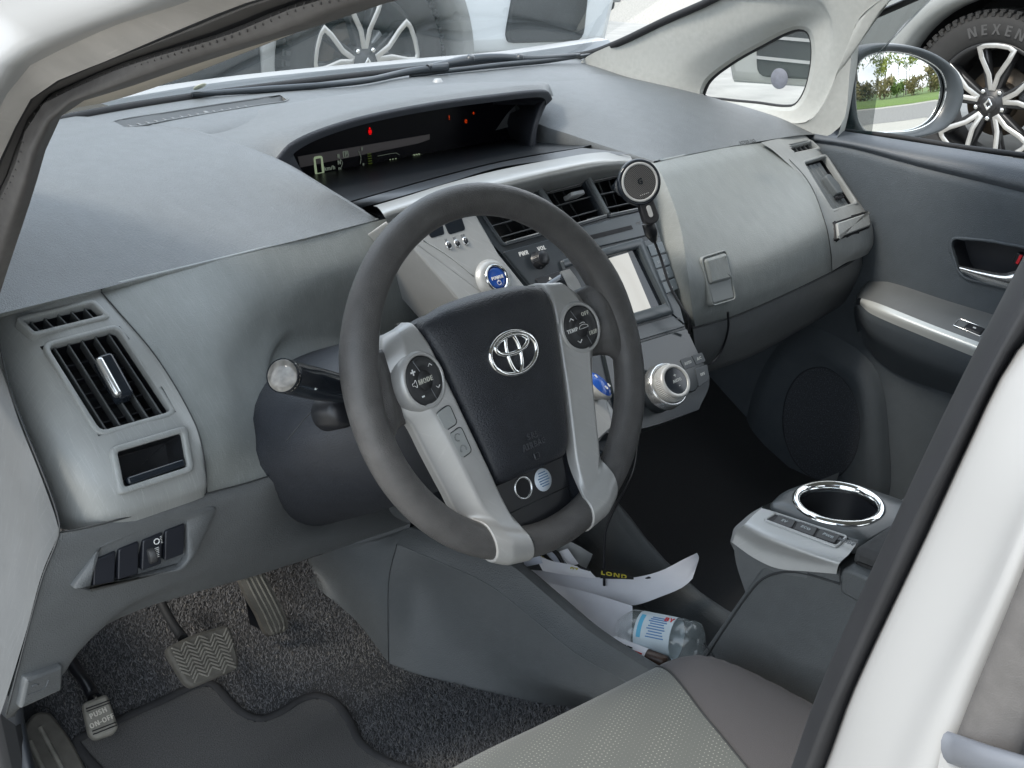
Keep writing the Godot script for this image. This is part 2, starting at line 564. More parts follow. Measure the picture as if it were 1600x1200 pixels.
func _ready() -> void:
	var cam := Camera3D.new()
	cam.name = "camera"
	cam.transform = Transform3D(V(0.7278,0,0.6858),V(0.2647,0.9225,-0.2809),V(-0.6327,0.3859,0.6714),V(-1.064,1.373,0.749))
	cam.fov = 37.85
	cam.near = 0.02
	cam.far = 400.0
	add_child(cam)
	var env := Environment.new()
	env.background_mode = Environment.BG_SKY
	env.sky = make_sky()
	env.background_energy_multiplier = 1.0
	env.tonemap_mode = Environment.TONE_MAPPER_LINEAR
	env.tonemap_exposure = 2.7
	env.sdfgi_enabled = true
	env.ssao_enabled = true
	env.ssil_enabled = true
	var we := WorldEnvironment.new()
	we.name = "world"
	we.environment = env
	add_child(we)
	var sun := DirectionalLight3D.new()
	sun.name = "sun"
	sun.light_energy = 0.4
	sun.light_color = Color(1.0, 0.96, 0.9)
	sun.light_angular_distance = 14.0
	sun.shadow_enabled = true
	sun.transform = Transform3D(Basis.looking_at(V(0.60, -0.76, 0.10)), V(0, 10, 0))
	add_child(sun)
	make_materials()
	build_surroundings()
	build_body()
	build_dashboard()
	build_stack()
	build_wheel()
	build_column()
	build_console()
	build_floor()
	build_seats()
	build_door()
	build_small()

func make_sky() -> Sky:
	# bright broken cloud with some blue between
	var w := 512
	var h := 256
	var n := noise(1.0, FastNoiseLite.TYPE_SIMPLEX_SMOOTH, 5, 21)
	var im := Image.create(w, h, false, Image.FORMAT_RGBF)
	for y in h:
		var el := PI / 2 - PI * (y + 0.5) / h
		for x in w:
			var az := TAU * (x + 0.5) / w
			var d := V(cos(el) * cos(az), sin(el), cos(el) * sin(az))
			var c := Color(0.30, 0.30, 0.29)
			if el > 0:
				var q := d * 1.6 / (0.35 + d.y)
				var cl := clampf((n.get_noise_3d(q.x * 0.9, q.y * 0.5, q.z * 0.9) + 0.42) * 1.7, 0, 1)
				var blue := Color(0.42, 0.62, 0.86).lerp(Color(0.78, 0.86, 0.92), pow(1.0 - d.y, 3))
				var white := Color(1.16, 1.20, 1.24).lerp(Color(0.80, 0.86, 0.93), clampf(n.get_noise_3d(q.x * 2, q.y, q.z * 2 + 9) + 0.4, 0, 1))
				c = blue.lerp(white, cl * 0.85 + 0.1)
			im.set_pixel(x, y, c)
	var mat := PanoramaSkyMaterial.new()
	mat.panorama = ImageTexture.create_from_image(im)
	mat.energy_multiplier = 1.0
	var sky := Sky.new()
	sky.sky_material = mat
	return sky

# ================================================================ outside
func ring_sheet(st: SurfaceTool, y: float, near: float, far: float) -> void:
	st.set_smooth_group(0)
	var rows := []
	for r in [near, far]:
		var row := []
		for k in 48: row.append(V(cos(TAU * k / 48) * r, y, sin(TAU * k / 48) * r))
		rows.append(row)
	sheet(st, rows, true)

func build_surroundings() -> void:
	var asphalt := plastic(lin(0.26, 0.25, 0.235), 0.9, ntex(noise(0.06, FastNoiseLite.TYPE_SIMPLEX_SMOOTH, 5, 4), 512, 0.6, 1.0), 0.3)
	var gravel := plastic(lin(0.56, 0.53, 0.47), 0.95, ntex(noise(0.15, FastNoiseLite.TYPE_CELLULAR, 2, 5), 512, 0.55, 1.0), 0.5)
	var grass := plastic(lin(0.20, 0.31, 0.07), 0.95, ntex(noise(0.08, FastNoiseLite.TYPE_SIMPLEX_SMOOTH, 5, 6), 512, 0.4, 1.0), 0.25)
	var st := mb()
	ring_sheet(st, 0.0, 0.01, 300.0)
	structure("ground", st, gravel)
	st = mb()
	sheet(st, [[V(-60, 0.005, 9), V(60, 0.005, 9)], [V(-60, 0.005, 17), V(60, 0.005, 17)]])
	structure("road", st, asphalt)
	st = mb()
	var rng := RandomNumberGenerator.new()
	rng.seed = 31
	var rows := []
	for i in 14:
		var r := []
		for j in 60:
			var z := 18.5 + i * i * 0.35
			r.append(V(-60 + j * 2.4, 0.01 + minf(i, 3) * 0.09 + rng.randf() * 0.14 * mini(i, 1), z))
		rows.append(r)
	sheet(st, rows)
	structure("grass_verge", st, grass)
	# the neighbours stand on a raised concrete apron
	st = mb()
	box(st, V(4.6, 0.2, -3.0), V(6.2, 0.4, 9.6), 0.02)
	box(st, V(-1.8, 0.2, -5.2), V(6.6, 0.4, 5.2), 0.02)
	structure("pavement", st, plastic(lin(0.42, 0.41, 0.38), 0.9, M.dusty, 0.6))
	# bushes and thin spring trees across the road, which the door mirror shows
	var leaf := plastic(lin(0.16, 0.21, 0.03), 0.8)
	leaf.backlight_enabled = true
	leaf.backlight = Color(0.35, 0.4, 0.1)
	leaf.vertex_color_use_as_albedo = true
	leaf.albedo_color = Color(1, 1, 1)
	var bark := plastic(lin(0.09, 0.075, 0.06), 0.9)
	var spots := [[3.0, 27.0, 7.0, 0], [5.2, 31.0, 8.5, 1], [7.6, 28.0, 6.0, 0], [9.4, 33.0, 9.0, 1], [11.8, 29.5, 7.0, 0], [14.0, 34.0, 8.0, 1], [17.0, 30.0, 7.5, 0], [20.0, 36.0, 9.0, 1]]
	var tree_say := ["small yellow green tree leftmost across the road in the mirror", "taller thin tree second from the left across the road", "low bushy yellow tree beside the tall thin one across the road", "tall loose tree near the middle of the far row", "yellow green tree just right of the dark poles across the road", "tall green tree behind the low yellow one right of the poles", "bushy yellow tree second from the right of the far row", "tall green tree at the right end of the far row"]
	var bush_say := ["green bush at the left end of the grass verge", "brown tangled bush second along the verge", "brown low bush third along the verge", "greener rounded bush fourth along the verge", "brown bush in the middle of the verge", "brown straggly bush before the dark poles", "green bush seventh along the verge, past the poles", "brown bush next to last along the verge", "brown bush at the far right end of the verge"]
	var post_say := ["leftmost of three bare dark poles among the trees", "middle one of three bare dark poles among the trees", "rightmost of three bare dark poles among the trees"]
	for i in spots.size():
		var s = spots[i]
		var t := thing("young_tree", tree_say[i], "tree", Transform3D(Basis(), V(s[0], 0.1, s[1])), "trees across the road")
		plant(t, "trunk", bark, "crown", leaf, s[2], s[2] * 0.28, 0.35, 900, 41 + i, Color(0.30, 0.34, 0.08) if s[3] == 0 else Color(0.22, 0.30, 0.08))
	for i in 9:
		var t := thing("bush", bush_say[i], "bush", Transform3D(Basis(), V(2.0 + i * 2.1 + rng.randf(), 0.1, 23.5 + rng.randf() * 2.5)), "bushes on the verge")
		plant(t, "stem", bark, "foliage", leaf, 1.5 + rng.randf() * 1.3, 1.3, 0.05, 700, 61 + i, Color(0.24, 0.21, 0.10) if i % 3 else Color(0.17, 0.26, 0.07))
	for i in 3:
		var p := thing("wooden_post", post_say[i], "post", Transform3D(Basis(), V(8.6 + i * 0.9, 0.1, 26.5)), "poles across the road")
		st = mb()
		tube(st, [V(0, 0, 0), V(0.02, 3.4, 0)], 0.05, 8, 4)
		part(p, "post", st, bark)
	build_cars()

func plant(t: Node3D, stem_name: String, bark: Material, crown_name: String, leaf: Material, high: float, wide: float, bare: float, n: int, sd: int, tone: Color) -> void:
	var rng := RandomNumberGenerator.new()
	rng.seed = sd
	var st := mb()
	tube(st, [V(0, -0.1, 0), V(rng.randfn(0, 0.1), high * 0.5, rng.randfn(0, 0.1)), V(rng.randfn(0, 0.2), high * 0.95, 0)], [0.05 + high * 0.012, 0.04, 0.012], 7, 8)
	var tips := []
	for k in 14:
		var y := high * (bare + (0.9 - bare) * rng.randf())
		var a := rng.randf() * TAU
		var l := wide * (0.5 + 0.6 * rng.randf()) * (1.15 - y / high * 0.6)
		var e := V(cos(a) * l, minf(y + l * 0.7, high), sin(a) * l)
		tube(st, [V(0, y, 0), V(e.x * 0.5, y + l * 0.25, e.z * 0.5), e], [0.025, 0.012, 0.005], 5, 5)
		tips.append([V(0, y, 0), e])
	part(t, stem_name, st, bark)
	var lm := mb()
	for q in 3:
		var b := Basis(Vector3(0, 1, 0), q * 1.05) * Basis(Vector3(1, 0, 0), 0.7)
		for h in 2:
			var o := V(0.25 - h * 0.5, q * 0.1, 0.1 * h)
			tri(lm, o + b * V(-0.5, 0, 0), o + b * V(0, 0, -0.3), o + b * V(0.5, 0, 0))
			tri(lm, o + b * V(-0.5, 0, 0), o + b * V(0.5, 0, 0), o + b * V(0, 0, 0.3))
	lm.generate_normals()
	var mm := MultiMesh.new()
	mm.transform_format = MultiMesh.TRANSFORM_3D
	mm.use_colors = true
	mm.mesh = lm.commit()
	mm.instance_count = n
	for i in n:
		var tp = tips[rng.randi() % tips.size()]
		var c: Vector3 = (tp[0] as Vector3).lerp(tp[1], 0.35 + 0.75 * rng.randf()) + V(rng.randfn(0, 1), rng.randfn(0, 0.7), rng.randfn(0, 1)) * wide * 0.16
		c.y = maxf(c.y, 0.05)
		var sc := (0.10 + 0.12 * rng.randf())
		mm.set_instance_transform(i, Transform3D(Basis.from_euler(V(rng.randf() * TAU, rng.randf() * TAU, rng.randf() * TAU)).scaled(Vector3.ONE * sc), c))
		mm.set_instance_color(i, tone * (0.7 + 0.6 * rng.randf()))
	var o := MultiMeshInstance3D.new()
	o.name = crown_name
	o.multimesh = mm
	o.set_meta("kind", "stuff")
	o.material_override = leaf
	t.add_child(o)

func build_cars() -> void:
	var grey := plastic(lin(0.36, 0.38, 0.37), 0.3, null, 1, 0, 1, 0.5, 0.35)
	grey.clearcoat_enabled = true
	var white := plastic(lin(0.62, 0.66, 0.68), 0.3)
	white.clearcoat_enabled = true
	# the grey one stands to the right, its nose level with our bonnet
	suv("silver grey suv parked close beside the passenger door", grey, Transform3D(V(0, 0, -1), V(0, 1, 0), V(1, 0, 0), V(3.93, 0.405, -1.09)), 1.0, -1)
	suv("pale suv parked across the front of the bonnet", white, Transform3D(V(1.22, 0, 0), V(0, 1.27, 0), V(0, 0, 1.22), V(1.69, 0.40, -4.08)), 1.22, 1)

func suv(label: String, paint: Material, xf: Transform3D, sc: float, near: float) -> void:
	# local: x forward, y up, the front axle above the origin; near = the side (z sign) towards us
	var o := thing("parked_car", label, "car", xf)
	var arch := 0.385
	var cy := 0.332
	var side := []
	for q in [Vector2(1.14, 0.30), Vector2(1.22, 0.55), Vector2(1.18, 0.80), Vector2(0.86, 0.98), Vector2(-0.30, 1.08), Vector2(-1.0, 1.10), Vector2(-3.2, 1.16), Vector2(-3.42, 1.0), Vector2(-3.45, 0.55), Vector2(-3.38, 0.32)]: side.append(q)
	for c in [-2.63, 0.0]:
		for k in 19:
			var a := PI - PI * k / 18.0
			side.append(Vector2(c + cos(a) * arch, maxf(cy + sin(a) * arch, 0.24)))
	var st := mb()
	prism(st, side, -0.86, 0.90, 0.05)
	prism(st, side, -0.80, -0.90, 0.05)
	part(o, "body", st, paint)
	# cabin with dark windows
	st = mb()
	var cab := rpoly([Vector2(-0.25, 1.05), Vector2(-1.05, 1.58), Vector2(-2.9, 1.60), Vector2(-3.35, 1.08)], 0.12)
	prism(st, cab, -0.72, 0.72, 0.09)
	part(o, "cabin", st, paint)
	for w in [[[Vector2(-0.62, 1.12), Vector2(-1.14, 1.50), Vector2(-1.72, 1.52), Vector2(-1.72, 1.13)]], [[Vector2(-1.82, 1.13), Vector2(-1.82, 1.52), Vector2(-2.75, 1.52), Vector2(-3.0, 1.15)]]]:
		st = mb()
		prism(st, rpoly(w[0], 0.04), near * 0.70, near * 0.735, 0.004)
		part(o, "window", st, M.gloss_black)
	# dark cladding round both arches, standing proud of the side
	for c in [-2.63, 0.0]:
		st = mb()
		var rows := []
		for spec in [[arch - 0.012, 0.80], [arch - 0.006, 0.915], [arch + 0.008, 0.925], [arch + 0.035, 0.925], [arch + 0.045, 0.915], [arch + 0.047, 0.88]]:
			var r := []
			for k in 33:
				var a := PI * 1.04 - PI * 1.08 * k / 32.0
				r.append(V(c + cos(a) * spec[0], cy + sin(a) * spec[0], near * spec[1]))
			rows.append(r)
		sheet(st, rows)
		part(o, "arch_trim", st, M.arch_trim)
		st = mb()
		rows = []
		for z in [0.91, 0.52]:
			var r := []
			for k in 25:
				var a := PI - PI * k / 24.0
				r.append(V(c + cos(a) * (arch - 0.002), cy + sin(a) * (arch - 0.002), near * z))
			rows.append(r)
		sheet(st, rows)
		part(o, "arch_liner", st, M.matte_black)
	st = mb()
	box(st, V(-1.3, 0.62, 0), V(4.0, 0.62, 1.1), 0.02)
	part(o, "underbody", st, M.matte_black)
	# nose: dark intake with bars, lamps, number plate panel
	st = mb()
	box(st, V(1.17, 0.60, 0), V(0.14, 0.34, 1.70), 0.02)
	part(o, "grille", st, M.matte_black)
	for k in 6:
		st = mb()
		box(st, V(1.18, 0.47 + k * 0.05, 0), V(0.15, 0.014, 1.72), 0.004)
		part(o, "grille_bar", st, M.silver_dull)
	st = mb()
	prism(st, rpoly([Vector2(0.58, 0.36), Vector2(0.99, 0.34), Vector2(1.03, 0.66), Vector2(0.92, 0.80), Vector2(0.70, 0.80)], 0.05), near * 0.86, near * 0.915, 0.01)
	var mesh_panel := part(o, "side_intake", st, M.intake)
	mesh_panel.set_meta("label", "dark perforated intake behind the front wheel arch")
	for k in (4 if near < 0 else 0):
		st = mb()
		box(st, V(0.80, 0.42 + k * 0.085, near * 0.915), V(0.40 - k * 0.03, 0.012, 0.016), 0.003)
		part(o, "intake_bar", st, M.silver_dull)
	st = mb()
	prism(st, rpoly([Vector2(0.52, 0.86), Vector2(0.86, 0.80), Vector2(0.84, 0.92), Vector2(0.60, 0.98)], 0.03), near * 0.86, near * 0.912, 0.008)
	part(o, "headlight", st, M.gloss_black)
	st = mb()
	box(st, V(-1.72, 0.75, near * 0.9), V(0.006, 0.6, 0.012), 0.001)
	part(o, "door_gap", st, M.slot)
	st = mb()
	box(st, V(-1.3, 0.36, near * 0.905), V(1.75, 0.14, 0.03), 0.01)
	part(o, "sill_cladding", st, M.matte_black)
	road_wheel(o, Transform3D(V(1, 0, 0), V(0, 1, 0), V(0, 0, 1), V(0, cy, near * 0.885)) if near > 0 else Transform3D(V(-1, 0, 0), V(0, 1, 0), V(0, 0, -1), V(0, cy, near * 0.885)), 5)
	road_wheel(o, Transform3D(V(1, 0, 0), V(0, 1, 0), V(0, 0, 1), V(-2.63, cy, near * 0.885)) if near > 0 else Transform3D(V(-1, 0, 0), V(0, 1, 0), V(0, 0, -1), V(-2.63, cy, near * 0.885)), 9)

func road_wheel(car: Node3D, xf: Transform3D, sd: int) -> void:
	# xf.z points out of the car; outer face near z = 0
	var w := Node3D.new()
	w.name = "wheel"
	car.add_child(w, true)
	w.transform = xf
	var R := 0.330
	var st := mb()
	lathe(st, [Vector2(0.214, -0.20), Vector2(0.222, -0.21), Vector2(0.29, -0.225), Vector2(0.318, -0.21), Vector2(0.325, -0.18), Vector2(0.325, -0.04), Vector2(0.318, -0.015), Vector2(0.300, 0.004), Vector2(0.285, 0.007), Vector2(0.265, 0.008), Vector2(0.240, 0.004), Vector2(0.224, -0.004), Vector2(0.215, -0.012), Vector2(0.212, -0.03)], Transform3D(), 72)
	# tread blocks over the shoulder
	for k in 68:
		var b := Transform3D(Basis(Vector3(0, 0, 1), TAU * k / 68.0), Vector3.ZERO)
		box(st, V(0.3255, 0, -0.045), V(0.011, 0.020, 0.075), 0.002, b)
		box(st, V(0.3135, 0, -0.006), V(0.017, 0.014, 0.014), 0.002, b * Transform3D(Basis(Vector3(0, 1, 0), 0.7), Vector3.ZERO) if false else b)
		box(st, V(0.3255, 0.006, -0.13), V(0.011, 0.020, 0.075), 0.002, b)
	part(w, "tyre", st, M.tyre)
	var s := "NEXEN"
	for i in s.length():
		var a := PI / 2 + 0.36 - i * 0.17
		words(w, s[i], 0.036, M.tyre_mark, Transform3D(Basis(Vector3(0, 0, 1), a - PI / 2), V(cos(a) * 0.262, sin(a) * 0.262 - 0.0, 0.0072)), "Droid Sans", 800, 0.003)
	st = mb()
	lathe(st, [Vector2(0.212, -0.20), Vector2(0.195, -0.19), Vector2(0.190, -0.06), Vector2(0.204, -0.012), Vector2(0.216, -0.004), Vector2(0.219, -0.010)], Transform3D(), 64)
	part(w, "rim", st, M.rim_dark)
	st = mb()
	lathe(st, [Vector2(0.02, -0.105), Vector2(0.125, -0.105), Vector2(0.125, -0.12), Vector2(0.02, -0.12)], Transform3D(), 40)
	lathe(st, [Vector2(0.0, -0.075), Vector2(0.07, -0.08), Vector2(0.075, -0.105)], Transform3D(), 32)
	part(w, "brake_disc", st, M.brake_disc)
	st = mb()
	var cal := []
	for k in 9: cal.append(Vector2(cos(0.05 + k * 0.09), sin(0.05 + k * 0.09)) * 0.138)
	for k in 9: cal.append(Vector2(cos(0.05 + (8 - k) * 0.09), sin(0.05 + (8 - k) * 0.09)) * 0.082)
	prism(st, rpoly(cal, 0.006, 2), -0.13, -0.072, 0.006)
	part(w, "brake_caliper", st, M.silver_dull)
	# five loop-shaped spokes: dark body, bright machined outline
	var outer := [Vector2(0.047, -0.013), Vector2(0.10, -0.026), Vector2(0.155, -0.058), Vector2(0.196, -0.074), Vector2(0.2125, -0.048), Vector2(0.2165, 0.0), Vector2(0.2125, 0.048), Vector2(0.196, 0.074), Vector2(0.155, 0.058), Vector2(0.10, 0.026), Vector2(0.047, 0.013)]
	var o2 := []
	for q in outer: o2.append(q)
	var inner: Array = inset(o2, 0.0185)
	var wall: Array = inset(o2, 0.030)
	for k in 5:
		var b := Transform3D(Basis(Vector3(0, 0, 1), TAU * k / 5.0 + PI / 2), Vector3.ZERO)
		var rows := []
		for spec in [[outer, -0.06, -0.085], [outer, -0.008, -0.024], [inset(o2, 0.002), -0.005, -0.021], [inset(o2, 0.0165), -0.005, -0.021], [inner, -0.008, -0.024], [inner, -0.03, -0.044]]:
			var r := []
			for q in spec[0]:
				var f := clampf((q.x - 0.05) / 0.16, 0, 1)
				r.append(b * V(q.x, q.y, lerpf(spec[2], spec[1], sin(f * PI * 0.5))))
			rows.append(r)
		st = mb()
		st.set_smooth_group(5)
		sheet(st, rows.slice(1, 5), true)
		part(w, "spoke", st, M.rim_bright)
		st = mb()
		st.set_smooth_group(6)
		sheet(st, [rows[0], rows[1]], true)
		sheet(st, [rows[4], rows[5]], true)
		# the raised dark ribs down both sides of the loop
		for sgn in [-1, 1]:
			box(st, V(0.135, sgn * 0.030, -0.040), V(0.15, 0.026, 0.03), 0.006, b * Transform3D(Basis(Vector3(0, 0, 1), sgn * 0.29), V(0, sgn * -0.033, 0)))
		part(w, "spoke_side", st, M.rim_dark)
	st = mb()
	lathe(st, [Vector2(0.0, -0.010), Vector2(0.026, -0.011), Vector2(0.031, -0.014), Vector2(0.034, -0.022), Vector2(0.060, -0.026), Vector2(0.066, -0.035), Vector2(0.066, -0.085)], Transform3D(), 36)
	part(w, "hub_cap", st, M.rim_dark)
	# diamond mark
	st = mb()
	var dia := [Vector2(0, 0.023), Vector2(-0.017, 0), Vector2(0, -0.023), Vector2(0.017, 0)]
	frame_ring(st, dia, [Vector2(0, 0.012), Vector2(-0.008, 0), Vector2(0, -0.012), Vector2(0.008, 0)], -0.012, -0.0075, -0.011)
	part(w, "emblem", st, M.chrome)
	for k in 5:
		st = mb()
		var a := TAU * (k + 0.5) / 5.0 + PI / 2
		lathe(st, [Vector2(0.0, -0.016), Vector2(0.008, -0.017), Vector2(0.0095, -0.022), Vector2(0.0095, -0.035)], Transform3D(Basis(), V(cos(a) * 0.052, sin(a) * 0.052, 0)), 6)
		part(w, "wheel_nut", st, M.chrome)

# ================================================================ the car's shell
func build_body() -> void:
	var o := thing("car_body", "white car body with the driver's side doorway framing the cabin", "car body")
	# left doorway: roof rail and front pillar, from the windscreen edge outwards
	var edge_in := [V(-0.64, 1.42, 1.2), V(-0.645, 1.395, 0.6), V(-0.655,1.3303,0.265), V(-0.665,1.3047,0.1645), V(-0.68,1.2704,0.0417), V(-0.7,1.2475,-0.0422), V(-0.722,1.2348,-0.0923), V(-0.738,1.2163,-0.0935), V(-0.748,1.1787,-0.1125), V(-0.757,1.0916,-0.185), V(-.76, 0.98, -0.30)]
	var c3 := [V(-0.66, 1.40, 1.2), V(-0.665, 1.375, 0.6), V(-0.672,1.3336,0.2579), V(-0.682,1.3155,0.1865), V(-0.697,1.2864,0.0714), V(-0.716,1.2632,-0.0083), V(-0.734,1.244,-0.0689), V(-0.748,1.2229,-0.0749), V(-0.756,1.1831,-0.0992), V(-0.764,1.0961,-0.1769), V(-.768, 0.97, -0.30)]
	var bulge := [V(-0.69, 1.39, 1.2), V(-0.695, 1.365, 0.6), V(-0.706,1.3334,0.2625), V(-0.712,1.3129,0.1824), V(-0.724,1.2858,0.0717), V(-0.738,1.2658,0.0044), V(-0.752,1.2484,-0.0433), V(-0.764,1.2262,-0.0558), V(-0.77,1.1922,-0.0802), V(-0.776,1.1129,-0.1613), V(-.782, 0.97, -0.27)]
	var c2 := [V(-0.70, 1.40, 1.2), V(-0.705, 1.375, 0.6), V(-0.712,1.3322,0.2303), V(-0.72,1.3091,0.1441), V(-0.732,1.2832,0.0346), V(-0.744,1.2627,-0.0314), V(-0.758,1.2509,-0.0539), V(-0.768,1.2304,-0.0678), V(-0.774,1.2058,-0.0805), V(-0.78,1.1356,-0.157), V(-.786, 0.97, -0.25)]
	var deep := [V(-0.69, 1.41, 1.2), V(-0.695, 1.385, 0.6), V(-0.705,1.3324,0.2153), V(-0.714,1.3085,0.1255), V(-0.727,1.2835,0.0187), V(-0.74,1.2625,-0.0471), V(-0.754,1.2511,-0.0682), V(-0.765,1.2291,-0.0818), V(-0.771,1.2029,-0.0969), V(-0.777,1.1315,-0.1743), V(-.784, 0.97, -0.24)]
	var c1 := [V(-0.715, 1.43, 1.2), V(-0.72, 1.405, 0.6), V(-0.73,1.3313,0.1947), V(-0.736,1.3153,0.1329), V(-0.746,1.2834,0.0181), V(-0.756,1.2719,-0.0186), V(-0.768,1.2601,-0.0385), V(-0.778,1.2334,-0.0614), V(-0.783,1.2126,-0.0799), V(-0.788,1.1476,-0.1558), V(-.795, 0.97, -0.22)]
	var lip := [V(-0.74, 1.46, 1.2), V(-0.745, 1.435, 0.6), V(-0.752,1.3309,0.1658), V(-0.757,1.3124,0.0781), V(-0.766,1.2901,-0.002), V(-0.774,1.2835,-0.0159), V(-0.784,1.2721,-0.0251), V(-0.794,1.2475,-0.0432), V(-0.799,1.221,-0.0681), V(-0.804,1.159,-0.1374), V(-.81, 0.97, -0.20)]
	var body0 := [V(-0.76, 1.49, 1.2), V(-0.765, 1.465, 0.6), V(-0.772,1.3314,0.1577), V(-0.778,1.3095,0.0641), V(-0.786,1.2927,-0.0024), V(-0.794,1.2879,-0.0068), V(-0.803,1.2793,-0.0102), V(-0.812,1.2576,-0.0271), V(-0.818,1.2324,-0.0511), V(-0.824,1.1722,-0.1239), V(-.83, 0.97, -0.18)]
	var body1 := [V(-0.72, 1.56, 1.2), V(-0.725, 1.55, 0.6), V(-0.78,1.3422,0.0874), V(-0.79,1.3273,-0.0077), V(-0.8,1.3036,-0.0705), V(-0.81,1.2983,-0.0677), V(-0.825,1.2886,-0.0515), V(-0.84,1.2669,-0.0415), V(-0.848,1.2417,-0.0567), V(-0.855,1.1839,-0.1275), V(-.86, 0.97, -0.2)]
	var glass_edge := [V(-0.60, 1.47, 1.2), V(-0.60, 1.46, 0.5), V(-0.60, 1.45, 0.25), V(-0.605, 1.435, 0.1), V(-0.615, 1.40, -0.08), V(-0.635, 1.33, -0.28), V(-0.66, 1.25, -0.45), V(-0.69, 1.16, -0.62), V(-0.715, 1.10, -0.74), V(-0.73, 1.05, -0.6), V(-0.74, 0.98, -0.5)]
	var st := mb()
	loft(st, [glass_edge, edge_in, c3], 60, 8)
	part(o, "pillar_trim", st, M.trim_warm).set_meta("label", "beige inner pillar trim of the driver's side")
	st = mb()
	loft(st, [c3, bulge, c2], 60, 10)
	st.set_smooth_group(1)
	loft(st, [c2, deep], 60, 2)
	part(o, "door_seal", st, M.rubber)
	# fine ribs across the seal's outer edge
	var ribs := crom(c2, 420)
	st = mb()
	for i in range(60, ribs.size() - 4, 2):
		var a: Vector3 = ribs[i]
		var b: Vector3 = ribs[i + 1]
		var n := V(-0.8, 0.5, 0.3).normalized()
		box(st, Vector3.ZERO, V(0.004, 0.0006, 0.0012), 0.0002, at(a - n * 0.0012, n.cross(b - a), b - a))
	var rib := part(o, "seal_ribs", st, M.rubber)
	rib.set_meta("kind", "stuff")
	st = mb()
	var ch1 := []
	var ch2 := []
	var ch3 := []
	for i in deep.size():
		ch1.append((deep[i] as Vector3).lerp(c1[i], 0.28) + V(0.002, 0, 0))
		ch2.append((deep[i] as Vector3).lerp(c1[i], 0.62) + V(-0.005, 0, 0))
		ch3.append((deep[i] as Vector3).lerp(c1[i], 0.88) + V(0.001, 0, 0))
	loft(st, [deep, ch1], 60, 4)
	st.set_smooth_group(1)
	loft(st, [ch3, c1], 60, 3)
	part(o, "seal_channel", st, M.seal_black)
	st = mb()
	loft(st, [ch1, ch2, ch3], 60, 8)
	part(o, "inner_seal", st, M.seal_mid)
	st = mb()
	loft(st, [c1, lip], 60, 8)
	part(o, "door_flange", st, M.flange)
	st = mb()
	loft(st, [lip, body0, body1], 60, 10)
	part(o, "front_pillar", st, M.paint)

	# the pillar behind the driver's door: black seal, white pillar, then the rear door's window edge
	var s0 := [V(-0.745,1.3157,0.6355), V(-0.75,1.2826,0.6264), V(-0.755,1.2519,0.619), V(-0.758,1.2222,0.6119), V(-0.76,1.1896,0.6046), V(-0.765,1.1238,0.5906), V(-0.768,1.0869,0.5856), V(-0.77,1.0359,0.5772), V(-0.772,0.9259,0.5601)]
	var s1 := [V(-0.775,1.3184,0.6512), V(-0.78,1.2876,0.6426), V(-0.784,1.2605,0.6361), V(-0.787,1.2335,0.6299), V(-0.789,1.2034,0.6226), V(-0.794,1.1451,0.6105), V(-0.796,1.1139,0.605), V(-0.798,1.0694,0.5977), V(-0.8,0.9707,0.5824)]
	var s2 := [V(-0.762,1.3139,0.6521), V(-0.766,1.2811,0.6439), V(-0.773,1.2621,0.6362), V(-0.777,1.235,0.6303), V(-0.78,1.2071,0.6248), V(-0.785,1.1462,0.6115), V(-0.787,1.118,0.6074), V(-0.789,1.0718,0.5992), V(-0.791,0.9728,0.5835)]
	st = mb()
	var s_in := []
	for q in s0: s_in.append((q as Vector3) + V(0.02, 0, 0.02))
	loft(st, [s_in, s0, s1, s2], 40, 14)
	part(o, "door_seal", st, M.seal_black)
	var w0 := [V(-0.772,1.3153,0.6569), V(-0.776,1.2838,0.6494), V(-0.782,1.2655,0.6413), V(-0.786,1.2396,0.6358), V(-0.789,1.2127,0.6306), V(-0.794,1.1541,0.6181), V(-0.796,1.1269,0.6143), V(-0.798,1.0826,0.6065), V(-0.8,0.9886,0.5916)]
	var w1 := [V(-0.787,1.3166,0.6737), V(-0.791,1.2828,0.6671), V(-0.796,1.2631,0.6626), V(-0.802,1.2421,0.6565), V(-0.805,1.2174,0.6523), V(-0.81,1.1691,0.6417), V(-0.812,1.1438,0.6375), V(-0.814,1.1028,0.6316), V(-0.816,1.0166,0.6193)]
	var w2 := [V(-0.796,1.3047,0.6914), V(-0.8,1.2758,0.6786), V(-0.806,1.26,0.6686), V(-0.812,1.2363,0.6635), V(-0.815,1.2215,0.662), V(-0.818,1.1846,0.6571), V(-0.82,1.1728,0.6562), V(-0.822,1.1339,0.6524), V(-0.824,1.0558,0.646)]
	var w3 := []
	for q in w2: w3.append((q as Vector3) + V(0.012, 0, 0.006))
	st = mb()
	loft(st, [s2, w0, w1, w2, w3], 40, 18)
	part(o, "door_pillar", st, M.paint).set_meta("label", "white painted pillar behind the driver's doorway")
	# rear door: rubber strip, dark window, sill moulding
	var r0 := []
	var r1 := []
	var g0 := []
	for q in w2.slice(0, 7):
		r0.append((q as Vector3) + V(-0.004, 0.0, 0.003))
		r1.append((q as Vector3) + V(-0.006, 0.0, 0.017))
		g0.append((q as Vector3) + V(0.004, 0.0, 0.018))
	st = mb()
	loft(st, [w3.slice(0, 7), r0, r1, g0], 30, 10)
	part(o, "window_rubber", st, M.rubber)
	var g1 := []
	for q in g0: g1.append((q as Vector3) + V(-0.006, -0.005, 0.42))
	st = mb()
	loft(st, [g0, g1], 20, 3)
	part(o, "rear_side_window", st, M.rear_pane)
	st = mb()
	tube(st, [V(-0.824,1.1751,0.6589), V(-0.83,1.1818,0.6701), V(-0.83,1.1845,0.6807), V(-0.83,1.1935,0.7186)], 0.0026, 12, 12, false, 1.6)
	part(o, "sill_moulding", st, M.moulding)
	st = mb()
